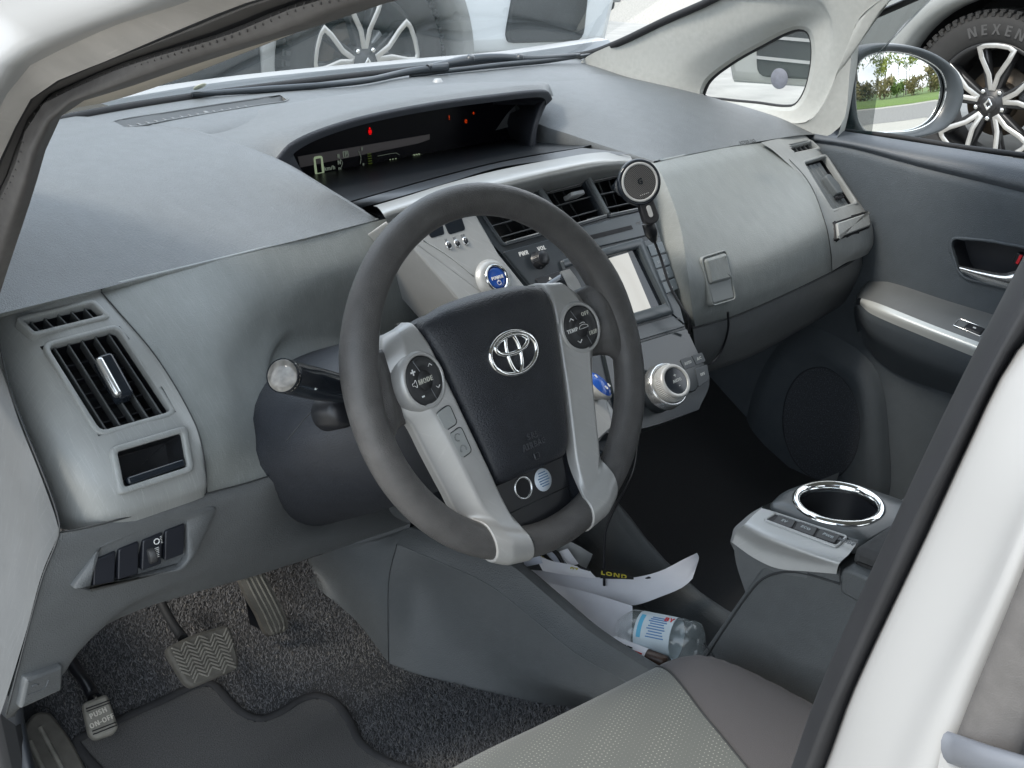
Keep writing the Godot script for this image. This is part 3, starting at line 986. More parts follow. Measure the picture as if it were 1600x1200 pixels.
	loft(st, [[V(-0.822,1.1705,0.6561), V(-0.834,1.1829,0.6718), V(-0.834,1.1855,0.6822), V(-.84, 1.08, 1.3)], [V(-.84, 0.95, 0.66), V(-.85, 0.95, 0.72), V(-.86, 0.95, 0.8), V(-.86, 0.95, 1.3)], [V(-.86, 0.4, 0.66), V(-.87, 0.4, 0.72), V(-.87, 0.4, 0.8), V(-.86, 0.4, 1.3)]], 20, 12)
	part(o, "rear_door_skin", st, M.paint)

	# roof, rear and far side of the cabin, which keep the sky out
	st = mb()
	var roof_top := []
	var lining := []
	for z in [-0.14, 0.4, 1.2, 2.1, 2.45]:
		var r := []
		var l := []
		for x in [-0.70, -0.55, 0.0, 0.55, 0.70]:
			var y: float = 1.57 - 0.10 * pow(absf(x) / 0.7, 3) - 0.05 * pow(clampf((0.5 - z) / 0.64, 0, 1), 2) - 0.10 * clampf((z - 1.6) / 0.85, 0, 1)
			r.append(V(x, y, z))
			l.append(V(x * 0.93, y - 0.045, z))
		roof_top.append(r)
		lining.append(l)
	loft(st, roof_top, 16, 20)
	part(o, "roof", st, M.paint)
	st = mb()
	loft(st, lining, 16, 20)
	part(o, "headlining", st, M.trim_light)
	st = mb()
	box(st, V(0, 0.70, 2.30), V(1.46, 0.72, 0.08), 0.01)
	box(st, V(0.80, 0.66, 1.45), V(0.10, 0.64, 1.4), 0.01)
	box(st, V(-0.79, 0.66, 1.45), V(0.06, 0.60, 1.4), 0.01)
	box(st, V(0.765, 0.95, 0.80), V(0.07, 1.12, 0.14), 0.01)
	box(st, V(0.72, 1.28, 2.2), V(0.09, 0.5, 0.12), 0.01)
	box(st, V(-0.72, 1.28, 2.2), V(0.09, 0.5, 0.12), 0.01)
	part(o, "rear_lining", st, M.console)
	st = mb()
	loft(st, [[V(-0.82,0.724,-0.3271), V(-0.82,0.6724,-0.3365), V(-0.82,0.5946,-0.3587), V(-0.82,0.4835,-0.3965), V(-0.82,0.3025,-0.4887)], [V(-0.8,0.6853,-0.2935), V(-0.79,0.6299,-0.3008), V(-0.78,0.5714,-0.3316), V(-0.778,0.4835,-0.3712), V(-0.776,0.2901,-0.4642)], [V(-0.78,0.6436,-0.3529), V(-0.772,0.5944,-0.3494), V(-0.762,0.532,-0.3839), V(-0.76,0.4318,-0.432), V(-0.758,0.2318,-0.5273)], [V(-0.80, 0.40, -0.35), V(-0.80, 0.39, -0.3), V(-0.80, 0.37, -0.2), V(-0.80, 0.36, -0.1), V(-0.80, 0.36, 0.1)]], 24, 16)
	part(o, "sill_trim", st, M.sill)
	# bulkhead between cabin and engine bay
	st = mb()
	box(st, V(0, 0.72, -0.90), V(1.54, 0.72, 0.06), 0.01)
	box(st, V(0, 0.985, -0.66), V(1.44, 0.02, 0.55), 0.004)  # unseen flat sheet added inside the dash to block light
	box(st, V(-0.79, 0.48, -0.60), V(0.03, 0.58, 0.52), 0.01)
	box(st, V(0.775, 0.62, -0.62), V(0.05, 0.75, 0.5), 0.01)
	part(o, "bulkhead", st, M.matte_black)
	# windscreen, its black edge, bonnet and wipers
	var ws0 := [V(-0.715, 1.088, -0.76), V(-0.55, 1.094, -0.865), V(-0.31, 1.10, -0.945), V(0, 1.102, -0.985), V(0.318, 1.10, -1.005), V(0.55, 1.10, -0.985), V(0.7352,1.098,-0.9609)]
	var ws1 := [V(-0.60, 1.452, -0.10), V(-0.45, 1.475, -0.14), V(-0.25, 1.485, -0.165), V(0, 1.49, -0.175), V(0.25, 1.485, -0.165), V(0.45, 1.475, -0.14), V(0.60, 1.452, -0.10)]
	st = mb()
	var wsm := []
	for i in 7: wsm.append(((ws0[i] as Vector3) + ws1[i]) * 0.5 + V(0, 0.018, -0.018))
	loft(st, [ws0, wsm, ws1], 30, 20)
	part(o, "windscreen", st, M.glass)
	st = mb()
	var wsb := []
	for q in ws0: wsb.append((q as Vector3) + V(0, -0.002, 0.004))
	wsb.append(V(0.69,1.1333,-0.8123)); wsb.append(V(0.675,1.1892,-0.6715)); wsb.append(V(0.66,1.2372,-0.5442)); wsb.append(V(0.61, 1.44, -0.10))
	tube(st, wsb, 0.0075, 8, 60)
	part(o, "windscreen_seal", st, M.matte_black)
	var cowl := [V(-0.2708,1.088,-1.0235), V(0.0095,1.088,-1.0574), V(0.3851,1.088,-1.0902), V(0.8318,1.086,-1.0528), V(0.9858,1.09,-1.0754)]
	var hood0 := [V(-0.2338,1.075,-1.1803), V(0.0921,1.075,-1.2658), V(0.5138,1.075,-1.2529), V(0.8269,1.07,-1.2576), V(1.2359,1.07,-1.3214)]
	st = mb()
	var hood1 := []
	var hood2 := []
	var hood3 := []
	for q in hood0:
		hood1.append((q as Vector3) + V(0, 0.004, -0.03))
		hood2.append((q as Vector3) + V(0, -0.055, -0.32))
		hood3.append((q as Vector3) + V(0, -0.22, -0.72))
	loft(st, [hood0, hood1, hood2, hood3], 24, 20)
	part(o, "bonnet", st, M.paint)
	st = mb()
	loft(st, [cowl, hood0], 24, 3)
	part(o, "cowl_panel", st, M.stack_dark)
	st = mb()
	tube(st, [V(-0.1688,1.105,-0.9572), V(0.0048,1.106,-0.9047), V(0.1041,1.108,-0.8771), V(0.2443,1.11,-0.9118), V(0.3171,1.115,-0.8894)], [0.004, 0.006, 0.005, 0.006, 0.008], 8, 20)
	tube(st, [V(0.2443,1.102,-0.9123), V(0.4078,1.108,-0.8838), V(0.5642,1.106,-0.8858), V(0.7337,1.104,-0.904)], [0.003, 0.005, 0.006, 0.003], 8, 20)
	part(o, "wiper_blade", st, M.stack_dark)
	st = mb()
	tube(st, [V(0.2776,1.115,-0.9007), V(0.3959,1.118,-0.9161), V(0.4526,1.118,-0.9055), V(0.5315,1.112,-0.8889), V(0.6746,1.108,-0.8942)], [0.006, 0.010, 0.009, 0.006, 0.004], 10, 24)
	lathe(st, [Vector2(0, 0.006), Vector2(0.007, 0.006), Vector2(0.009, 0)], at(V(0.3518,1.128,-0.8657), V(1, 0, 0), V(0, 0.4, -1)), 14)
	lathe(st, [Vector2(0, 0.006), Vector2(0.006, 0.006), Vector2(0.008, 0)], at(V(0.4688,1.122,-0.8561), V(1, 0, 0), V(0, 0.4, -1)), 14)
	part(o, "wiper_arm", st, M.stack_dark)
	# round inspection sticker on the glass, seen edge on at the left
	st = mb()
	lathe(st, [Vector2(0, 0.001), Vector2(0.013, 0.001), Vector2(0.013, 0.0)], at(V(-0.1582,1.118,-0.9488), V(1, 0, -0.1), V(0, 0.45, 0.9)), 24, 0.75, 1.0)
	part(o, "windscreen_sticker", st, M.sticker)

	# far side: light pillar trim round the small fixed window
	var win := [V(0.735,1.0476,-0.6168), V(0.732,1.0768,-0.6061), V(0.728,1.115,-0.5552), V(0.722,1.1545,-0.4829), V(0.717,1.1861,-0.4149), V(0.716,1.1848,-0.3866), V(0.718,1.1553,-0.3753), V(0.724,1.1062,-0.3799), V(0.73,1.0706,-0.3943), V(0.732,1.0511,-0.415), V(0.735,1.0476,-0.4954), V(0.736,1.0453,-0.5698)]
	var lip1 := [V(0.722,1.0479,-0.6145), V(0.719,1.0805,-0.6056), V(0.715,1.121,-0.552), V(0.709,1.1613,-0.4786), V(0.703,1.194,-0.4052), V(0.702,1.1909,-0.3718), V(0.704,1.1586,-0.3589), V(0.71,1.1069,-0.363), V(0.717,1.068,-0.3788), V(0.719,1.047,-0.4032), V(0.722,1.043,-0.4857), V(0.723,1.0402,-0.5626)]
	var mid1 := [V(0.708,1.0489,-0.6411), V(0.698,1.1012,-0.6339), V(0.69,1.1459,-0.5663), V(0.682,1.1899,-0.4721), V(0.676,1.2245,-0.3792), V(0.678,1.2221,-0.3263), V(0.684,1.1625,-0.314), V(0.694,1.1112,-0.3214), V(0.7,1.0623,-0.3357), V(0.705,1.0269,-0.3754), V(0.712,1.0383,-0.4753), V(0.712,1.0358,-0.5584)]
	var out1 := [V(0.7,1.0181,-0.7266), V(0.695,1.0817,-0.9128), V(0.68,1.1641,-0.7299), V(0.665,1.2296,-0.5616), V(0.645,1.2906,-0.4298), V(0.65,1.2674,-0.1916), V(0.664,1.2105,-0.2622), V(0.684,1.1322,-0.2758), V(0.7,1.0369,-0.2905), V(0.708,0.9963,-0.3712), V(0.71,1.0169,-0.4603), V(0.71,1.0094,-0.6005)]
	st = mb()
	loft(st, [lip1, mid1, out1], 72, 10, true)
	st.set_smooth_group(1)
	loft(st, [win, lip1], 72, 3, true)
	# return of the trim towards the door opening
	st.set_smooth_group(2)
	loft(st, [[V(0.65,1.2674,-0.1916), V(0.664,1.2105,-0.2622), V(0.684,1.1322,-0.2758), V(0.7,1.0369,-0.2905), V(0.705,0.9909,-0.3055)], [V(0.69,1.2616,-0.1997), V(0.705,1.2034,-0.2714), V(0.724,1.1278,-0.2871), V(0.74,1.0305,-0.304), V(0.745,0.9837,-0.3191)]], 20, 3)
	# upper pillar on to the roof
	st.set_smooth_group(3)
	loft(st, [[V(0.665,1.2296,-0.5616), V(0.645,1.2906,-0.4298), V(0.62, 1.44, -0.10)], [V(0.65,1.2674,-0.1916), V(0.645,1.3077,-0.1625), V(0.64, 1.42, 0.10)]], 12, 6)
	loft(st, [[V(0.65,1.2674,-0.1916), V(0.648,1.2619,-0.1466), V(0.645, 1.36, 0.2), V(0.65, 1.38, 0.8)], [V(0.62, 1.44, 0.0), V(0.62, 1.45, 0.1), V(0.63, 1.46, 0.25), V(0.63, 1.46, 0.8)]], 12, 4)
	part(o, "pillar_trim", st, M.trim_light).set_meta("label", "pale grey pillar trim round the small fixed window on the passenger side")
	st = mb()
	var seal := []
	for i in win.size(): seal.append((win[i] as Vector3) + V(0.004, 0, 0))
	tube(st, seal, 0.0042, 8, 72, true)
	part(o, "window_seal", st, M.matte_black)
	st = mb()
	var pane := []
	for q in crom(win, 48, true): pane.append((q as Vector3) + V(0.012, 0, 0))
	var mid := Vector3.ZERO
	for q in pane: mid += q / pane.size()
	for i in pane.size(): tri(st, mid, pane[i], pane[(i + 1) % pane.size()])
	part(o, "quarter_window", st, M.glass)
	st = mb()
	lathe(st, [Vector2(0, 0.0), Vector2(0.017, 0.0), Vector2(0.0185, -0.001)], at(V(0.731,1.0982,-0.4457), V(0, 0, 1), V(0, 1, 0)), 28)
	part(o, "window_sticker", st, M.sticker_grey)

# ================================================================ dashboard
func holed(st: SurfaceTool, rows: Array, nu: int, nv: int, holes: Array) -> void:
	# a loft that leaves out what lies inside the outlines; each hole is [frame, polygon]
	var tmp := mb()
	var g := loft(tmp, rows, nu, nv)
	var uvx := []
	for i in g.size():
		for j in g[0].size():
			uvx.append(Vector2(j * 0.02, i * 0.02))
	var w: int = g[0].size()
	for i in g.size() - 1:
		for j in w - 1:
			var c: Vector3 = (g[i][j] + g[i][j + 1] + g[i + 1][j] + g[i + 1][j + 1]) * 0.25
			var skip := false
			for h in holes:
				var q: Vector3 = h[0].affine_inverse() * c
				if absf(q.z) < 0.05 and Geometry2D.is_point_in_polygon(Vector2(q.x, q.y), PackedVector2Array(h[1])): skip = true
			if skip: continue
			tri(st, g[i][j], g[i][j + 1], g[i + 1][j])
			tri(st, g[i][j + 1], g[i + 1][j + 1], g[i + 1][j])

func flat2(p: Array) -> Array:
	var o := []
	for q in p: o.append(Vector2(q.x, q.y))
	return o

func grow(p: Array, d: float) -> Array:
	return inset(p, -d)

func air_vent(dash: Node3D, called: String, fr: Transform3D, quad: Array, slats: int, upright: bool, deep: float, m_frame: Material, m_slat: Material, corner := 0.006) -> Node3D:
	# an opening with a bevelled surround, a dark duct and slats set into it
	var v := Node3D.new()
	v.name = called
	dash.add_child(v, true)
	v.transform = fr
	var inn: Array = rpoly(quad, corner, 3)
	var out: Array = rpoly(grow(flat2(quad), 0.0052), corner + 0.004, 3)
	var st := mb()
	frame_ring(st, out, inn, -0.014, 0.0018, -0.009)
	part(v, "surround", st, m_frame)
	st = mb()
	var rows := []
	for z in [-0.005, -deep]:
		var r := []
		for q in grow(inn, 0.0005): r.append(V(q.x, q.y, z))
		rows.append(r)
	sheet(st, rows, true)
	prism(st, grow(inn, 0.0008), -deep - 0.004, -deep)
	part(v, "duct", st, M.black)
	var a: Vector2 = Vector2(quad[0].x, quad[0].y)
	var b: Vector2 = Vector2(quad[1].x, quad[1].y)
	var c: Vector2 = Vector2(quad[2].x, quad[2].y)
	var d: Vector2 = Vector2(quad[3].x, quad[3].y)
	for k in slats:
		var t := (k + 0.55) / (slats + 0.1)
		var p := a.lerp(b, t) if upright else a.lerp(d, t)
		var q := d.lerp(c, t) if upright else b.lerp(c, t)
		st = mb()
		var mid := (p + q) * 0.5
		box(st, Vector3.ZERO, V(p.distance_to(q) - 0.002, 0.0019, 0.016), 0.0006, at(V(mid.x, mid.y, -0.011), V(q.x - p.x, q.y - p.y, 0), V(-(q.y - p.y), q.x - p.x, 0.12 * p.distance_to(q))))
		part(v, "slat", st, m_slat)
	return v

func build_dashboard() -> void:
	var o := thing("dashboard", "grey dashboard with hooded centre display, side vents and glovebox", "dashboard")
	# the windscreen outlet is cut out of the pad
	var va := [V(-0.359,1.0985,-0.8371), V(-0.2657,1.0985,-0.8587), V(-0.1822,1.0985,-0.8732), V(-0.0959,1.0985,-0.8829), V(-0.0467,1.0985,-0.8844)]
	var vb := [V(-0.3722,1.0985,-0.777), V(-0.2892,1.0985,-0.794), V(-0.2064,1.0985,-0.811), V(-0.1219,1.0985,-0.8252), V(-0.0709,1.0985,-0.8314)]
	var cut := []
	for q in crom(va, 20): cut.append(Vector2(q.x, -q.z))
	var near_line := crom(vb, 20)
	near_line.reverse()
	for q in near_line: cut.append(Vector2(q.x, -q.z))
	var cut_frame := Transform3D(V(1, 0, 0), V(0, 0, -1), V(0, 1, 0), V(0, 1.0985, 0))
	# ---- soft upper pad: left wing, right wing, strip under the windscreen
	var st := mb()
	holed(st, [
		[V(-0.765, 1.075, -0.80), V(-0.772, 1.072, -0.62), V(-0.778, 1.058, -0.45), V(-0.7567,1.03,-0.2976)],
		[V(-0.62, 1.090, -0.86), V(-0.63, 1.092, -0.68), V(-0.64, 1.068, -0.47), V(-0.6217,1.021,-0.3347)],
		[V(-0.47, 1.097, -0.90), V(-0.475, 1.098, -0.72), V(-0.475, 1.074, -0.52), V(-0.4875,1.021,-0.347)],
		[V(-0.385, 1.099, -0.92), V(-0.375, 1.099, -0.76), V(-0.365, 1.078, -0.55), V(-0.3651,1.021,-0.3554)],
		[V(-0.3054,1.0975,-0.715), V(-0.2855,1.079,-0.5283), V(-0.285,1.058,-0.415), V(-0.2459,1.021,-0.3669)]], 130, 130, [[cut_frame, cut]])
	st.set_smooth_group(1)
	# the wing's rolled inner edge
	loft(st, [[V(-0.3054,1.0975,-0.715), V(-0.2855,1.079,-0.5283), V(-0.285,1.058,-0.415), V(-0.2459,1.021,-0.3669)],
		[V(-0.2919,1.094,-0.7371), V(-0.2681,1.074,-0.552), V(-0.2657,1.052,-0.438), V(-0.23,1.016,-0.3831)],
		[V(-0.1701,1.05,-0.9714), V(-0.151,1.03,-0.7434), V(-0.1612,1.01,-0.5933), V(-0.1926,1,-0.4339)]], 30, 6)
	st.set_smooth_group(2)
	var edge_r := [V(0.33, 1.090, -0.83), V(0.315, 1.072, -0.72), V(0.295,1.0456,-0.6279), V(0.292,1.0381,-0.5549), V(0.29,1.0298,-0.4709), V(0.2881,1.021,-0.3642)]
	loft(st, [edge_r,
		[V(0.39, 1.097, -0.88), V(0.385, 1.093, -0.76), V(0.38, 1.076, -0.62), V(0.375, 1.062, -0.52), V(0.37, 1.043, -0.43), V(0.3726,1.021,-0.3609)],
		[V(0.48, 1.096, -0.88), V(0.48, 1.093, -0.74), V(0.48, 1.081, -0.62), V(0.48, 1.068, -0.53), V(0.48, 1.048, -0.44), V(0.4714,1.021,-0.3564)],
		[V(0.58, 1.091, -0.85), V(0.585, 1.086, -0.72), V(0.59, 1.076, -0.61), V(0.59, 1.065, -0.52), V(0.59, 1.046, -0.43), V(0.5744,1.021,-0.3459)],
		[V(0.65, 1.080, -0.82), V(0.66, 1.074, -0.69), V(0.665, 1.065, -0.59), V(0.668, 1.055, -0.51), V(0.67, 1.040, -0.42), V(0.637,1.021,-0.3365)],
		[V(0.70, 1.066, -0.80), V(0.71, 1.060, -0.69), V(0.715, 1.052, -0.59), V(0.718, 1.043, -0.51), V(0.72, 1.030, -0.42), V(0.722, 1.012, -0.345)]], 40, 40)
	st.set_smooth_group(3)
	var edge_r2 := []
	var edge_r3 := []
	for q in edge_r:
		edge_r2.append((q as Vector3) + V(-0.003, -0.005, 0))
		edge_r3.append(V(q.x - 0.003, 0.99, q.z))
	loft(st, [edge_r, edge_r2, edge_r3], 30, 6)
	st.set_smooth_group(4)
	holed(st, [
		[V(-0.715, 1.082, -0.765), V(-0.55, 1.09, -0.87), V(-0.31, 1.096, -0.95), V(0, 1.098, -0.99), V(0.318, 1.096, -1.01), V(0.55, 1.096, -0.99), V(0.775,1.09,-0.9891), V(0.73, 1.075, -0.84)],
		[V(-0.715, 1.081, -0.75), V(-0.55, 1.091, -0.80), V(-0.31, 1.0975, -0.84), V(0, 1.0995, -0.86), V(0.318, 1.099, -0.87), V(0.55, 1.0975, -0.86), V(0.66, 1.084, -0.82), V(0.72, 1.068, -0.78)],
		[V(-0.715, 1.075, -0.70), V(-0.50, 1.088, -0.74), V(-0.31, 1.090, -0.72), V(0, 1.08, -0.76), V(0.318, 1.085, -0.72), V(0.50, 1.088, -0.70), V(0.64, 1.070, -0.70), V(0.70, 1.06, -0.66)],
		[V(-0.71, 1.05, -0.62), V(-0.50, 1.06, -0.66), V(-0.335, 1.05, -0.66), V(0, 1.0, -0.75), V(0.335, 1.04, -0.68), V(0.48, 1.06, -0.66), V(0.62, 1.05, -0.62), V(0.69, 1.03, -0.6)]], 220, 80, [[cut_frame, cut]])
	part(o, "soft_pad", st, M.pad)
	# ---- hood over the display
	var lip := [V(-0.2509,1.0668,-0.585), V(-0.2268,1.0846,-0.585), V(-0.1753,1.0984,-0.585), V(-0.0918,1.1086,-0.585), V(0.0338,1.1137,-0.585), V(0.1652,1.113,-0.585), V(0.2505,1.1108,-0.585), V(0.2772,1.1058,-0.588), V(0.289,1.0939,-0.592)]
	var crest := [V(-0.2849,1.083,-0.6385), V(-0.1881,1.0911,-0.76), V(-0.0973,1.1062,-0.75), V(0.0045,1.1136,-0.74), V(0.1268,1.1141,-0.73), V(0.2333,1.1109,-0.715), V(0.313,1.108,-0.68), V(0.323,1.1089,-0.64), V(0.3203,1.0899,-0.62)]
	var roll := []
	for i in lip.size():
		roll.append((lip[i] as Vector3).lerp(crest[i], 0.10) + V(0, 0.0065 if i > 0 and i < 7 else 0.002, -0.002))
	var back := [V(-0.2923,1.09,-0.7335), V(-0.30, 1.090, -0.86), V(-0.22, 1.088, -0.865), V(-0.12, 1.086, -0.87), V(0.0, 1.086, -0.87), V(0.13, 1.085, -0.87), V(0.22, 1.084, -0.86), V(0.30, 1.080, -0.83), V(0.35, 1.07, -0.78)]
	var inner := []
	var inner2 := []
	var deep := []
	for i in lip.size():
		var q: Vector3 = lip[i]
		inner.append(q + V(0, -0.003, 0.003))
		inner2.append(q + V([0.012, 0.010, 0.006, 0.002, 0, 0, -0.003, -0.008, -0.012][i], -0.012, 0.001))
		deep.append(q + V([0.02, 0.012, 0.006, 0, 0, 0, -0.004, -0.02, -0.03][i], -0.022, -0.12))
	st = mb()
	loft(st, [back, crest, roll, lip], 60, 24)
	part(o, "display_hood", st, M.hood)
	st = mb()
	loft(st, [lip, inner, inner2], 60, 6)
	st.set_smooth_group(1)
	loft(st, [inner2, deep], 60, 6)
	# right cheek below the tip
	st.set_smooth_group(2)
	loft(st, [[V(0.2889,1.096,-0.592), V(0.2807,1.0729,-0.6), V(0.2675,1.0501,-0.6), V(0.2633,1.0294,-0.6), V(0.2636,1.0047,-0.6)],
		[V(0.2729,1.0959,-0.588), V(0.2638,1.0732,-0.595), V(0.2522,1.0515,-0.595), V(0.2464,1.0322,-0.595), V(0.2451,1.0079,-0.595)],
		[V(0.2953,1.0533,-0.7), V(0.2861,1.0356,-0.7), V(0.2922,1.0182,-0.7), V(0.2984,1.0006,-0.7), V(0.3046,0.9806,-0.7)]], 16, 12)
	st.set_smooth_group(3)
	loft(st, [[V(0.2889,1.096,-0.592), V(0.2807,1.0729,-0.6), V(0.2675,1.0501,-0.6), V(0.2633,1.0294,-0.6), V(0.2636,1.0047,-0.6)],
		[V(0.335, 1.095, -0.70), V(0.33, 1.08, -0.72), V(0.32, 1.06, -0.72), V(0.32, 1.03, -0.72), V(0.32, 1.0, -0.72)]], 12, 4)
	st.set_smooth_group(4)
	loft(st, [lip.slice(0, 2), [V(-0.242,1.0533,-0.585), V(-0.2185,1.0606,-0.585)], [V(-0.2133,1.024,-0.585), V(-0.2021,1.0314,-0.585)]], 6, 6)
	part(o, "hood_lining", st, M.shroud)
	# ---- display
	var dp := Node3D.new()
	dp.name = "display"
	o.add_child(dp)
	dp.transform = Transform3D(V(1,0,0),V(0,0.995,-0.0995),V(0,0.0995,0.995),V(0,1.07,-0.7))
	st = mb()
	prism(st, [Vector2(-0.34, -0.09), Vector2(0.33, -0.09), Vector2(0.31, 0.012), Vector2(0.20, 0.026), Vector2(0.0, 0.032), Vector2(-0.14, 0.024), Vector2(-0.24, 0.004), Vector2(-0.31, -0.03)], -0.012, -0.002)
	part(dp, "screen_panel", st, M.display)
	st = mb()
	prism(st, [V(-0.1428,-0.0316,0), V(0.1134,-0.0297,0), V(0.1124,-0.0378,0), V(0.089,-0.0411,0), V(-0.1407,-0.0481,0)].map(func(q): return Vector2(q.x, q.y)), -0.0018, -0.0012)
	part(dp, "lit_strip", st, M.display_band)
	st = mb()
	prism(st, [V(-0.1099,-0.0739,0), V(0.0917,-0.0747,0), V(0.0914,-0.0768,0), V(-0.1107,-0.0797,0)].map(func(q): return Vector2(q.x, q.y)), -0.0018, -0.0012)
	part(dp, "blue_strip", st, M.display_blue)
	# the speed: a big hollow nought
	st = mb()
	frame_ring(st, rrect(0.0165, 0.0290, 0.004, 3), rrect(0.0095, 0.0215, 0.001, 3), -0.002, 0.0, -0.002)
	part(dp, "speed_digit", st, M.display_ink, Transform3D(Basis(), V(-0.1075,-0.0499,0)))
	words(dp, "km/h", 0.0058, M.display_dim, Transform3D(Basis(), V(-0.0896,-0.0563,0)))
	words(dp, "R", 0.0062, M.display_dim, Transform3D(Basis(), V(-0.0707,-0.0404,0)))
	words(dp, "N", 0.0062, M.display_dim, Transform3D(Basis(), V(-0.0708,-0.0501,0)))
	words(dp, "D", 0.0062, M.display_dim, Transform3D(Basis(), V(-0.0712,-0.0609,0)))
	words(dp, "P", 0.0062, M.display_dim, Transform3D(Basis(), V(-0.0567,-0.0393,0)))
	st = mb()
	frame_ring(st, rrect(0.0095, 0.0095, 0.001, 2), rrect(0.0080, 0.0080, 0.0008, 2), -0.002, 0.0, -0.002)
	part(dp, "gear_box", st, M.display_dim, Transform3D(Basis(), V(-0.0567,-0.0393,0)))
	words(dp, "F", 0.005, M.display_dim, Transform3D(Basis(), V(-0.025,-0.0356,0)))
	words(dp, "E", 0.005, M.display_dim, Transform3D(Basis(), V(-0.0258,-0.0604,0)))
	words(dp, "- - -", 0.007, M.display_ink, Transform3D(Basis(), V(0.0328,-0.0584,0)))
	words(dp, "333", 0.0068, M.display_ink, Transform3D(Basis(), V(0.0812,-0.0608,0)))
	words(dp, "km", 0.0042, M.display_dim, Transform3D(Basis(), V(0.096,-0.0617,0)))
	for k in 6:
		st = mb()
		box(st, V(0, -0.010 + k * 0.0037, 0), V(0.0072, 0.0014, 0.001), 0.0003)
		part(dp, "fuel_bar", st, M.display_green, Transform3D(Basis(), V(-0.0124,-0.0532,0)))
	st = mb()
	tube(st, [V(-0.0326,-0.0375,0), V(-0.0291,-0.0479,0), V(-0.0317,-0.0576,0)], 0.0004, 5, 6)
	tube(st, [V(-0.0688,-0.0445,0), V(-0.0649,-0.051,0), V(-0.0684,-0.0584,0)], 0.0004, 5, 6)
	tube(st, [V(0.0031,-0.0503,0), V(0.0416,-0.0504,0), V(0.0464,-0.0541,0)], 0.0003, 5, 6)
	part(dp, "dial_line", st, M.display_dim)
	# belt warning: head, body and strap
	st = mb()
	lathe(st, [Vector2(0, 0.0005), Vector2(0.0016, 0.0004), Vector2(0.0018, 0)], Transform3D(Basis(), V(0, 0.0042, 0)), 12)
	prism(st, [Vector2(-0.0026, 0.002), Vector2(-0.0032, -0.003), Vector2(0.0032, -0.003), Vector2(0.0026, 0.002)], -0.0005, 0.0005)
	box(st, V(0, -0.0045, 0), V(0.0042, 0.0016, 0.001), 0.0003)
	part(dp, "belt_warning_light", st, M.display_red, Transform3D(Basis(), V(-0.0066,-0.0101,0)))
	words(dp, "!", 0.007, M.display_amber, Transform3D(Basis(), V(0.1572,-0.0077,0)))
	words(dp, "e", 0.008, M.display_amber, Transform3D(Basis(), V(0.193,-0.017,0)))
	words(dp, "+", 0.007, M.display_amber, Transform3D(Basis(), V(0.2114,-0.0064,0)))
	# ---- ledge below the display
	st = mb()
	loft(st, [[V(-0.34, 1.005, -0.71), V(-0.1, 1.008, -0.71), V(0.1, 1.01, -0.71), V(0.40, 1.010, -0.71)],
		[V(-0.2673,1.02,-0.5037), V(-0.0355,1.02,-0.5053), V(0.1103,1.022,-0.5115), V(0.3271,1.024,-0.5246)],
		[V(-0.2469,1.03,-0.4373), V(-0.0593,1.03,-0.4762), V(0.0932,1.031,-0.4932), V(0.2481,1.032,-0.4797)]], 24, 8)
	st.set_smooth_group(1)
	loft(st, [[V(-0.251,1.03,-0.4315), V(-0.0646,1.03,-0.4698), V(0.0867,1.031,-0.4861), V(0.2443,1.032,-0.476)],
		[V(-0.2244,1.02,-0.4343), V(-0.1014,1.034,-0.4185), V(0.0577,1.036,-0.4414), V(0.2603,1.034,-0.3827)]], 24, 3)
	st.set_smooth_group(2)
	loft(st, [[V(-0.242,1.05,-0.5382), V(-0.2426,1.04,-0.4784), V(-0.2123,1.006,-0.4156)], [V(-0.2485,1.032,-0.4562), V(-0.2473,1.03,-0.4186), V(-0.2358,1.024,-0.3722)]], 10, 4)
	part(o, "ledge", st, M.ledge)
	# ---- bright rail in front of the ledge
	st = mb()
	loft(st, [
		[V(-0.2362,1.034,-0.3855), V(-0.1706,1.036,-0.394), V(-0.1065,1.038,-0.4041), V(-0.0054,1.04,-0.4139), V(0.1109,1.04,-0.4151), V(0.2242,1.036,-0.4165), V(0.2987,1.02,-0.4233)],
		[V(-0.2508,1.04,-0.3563), V(-0.1933,1.044,-0.3586), V(-0.133,1.046,-0.3645), V(-0.0356,1.047,-0.3742), V(0.0798,1.047,-0.3778), V(0.1829,1.043,-0.379), V(0.2359,1.032,-0.3652)],
		[V(-0.2718,1.0425,-0.318), V(-0.2155,1.0473,-0.318), V(-0.1581,1.0481,-0.316), V(-0.0804,1.0531,-0.313), V(0.0184,1.0559,-0.311), V(0.1133,1.053,-0.312), V(0.1802,1.0422,-0.316)],
		[V(-0.2675,1.0347,-0.318), V(-0.2067,1.0348,-0.317), V(-0.1453,1.0363,-0.315), V(-0.0699,1.0415,-0.312), V(0.0238,1.0448,-0.31), V(0.1153,1.0438,-0.311), V(0.1858,1.0355,-0.318)],
		[V(-0.25, 1.012, -0.335), V(-0.19, 1.013, -0.335), V(-0.13, 1.014, -0.335), V(-0.05, 1.015, -0.335), V(0.05, 1.016, -0.335), V(0.13, 1.017, -0.335), V(0.19, 1.018, -0.335)]], 40, 20)
	part(o, "bright_rail", st, M.rail)

	# ---- outer panels with the side vents
	var prof_y := [1.0205, 1.005, 0.9485, 0.883, 0.846, 0.826]
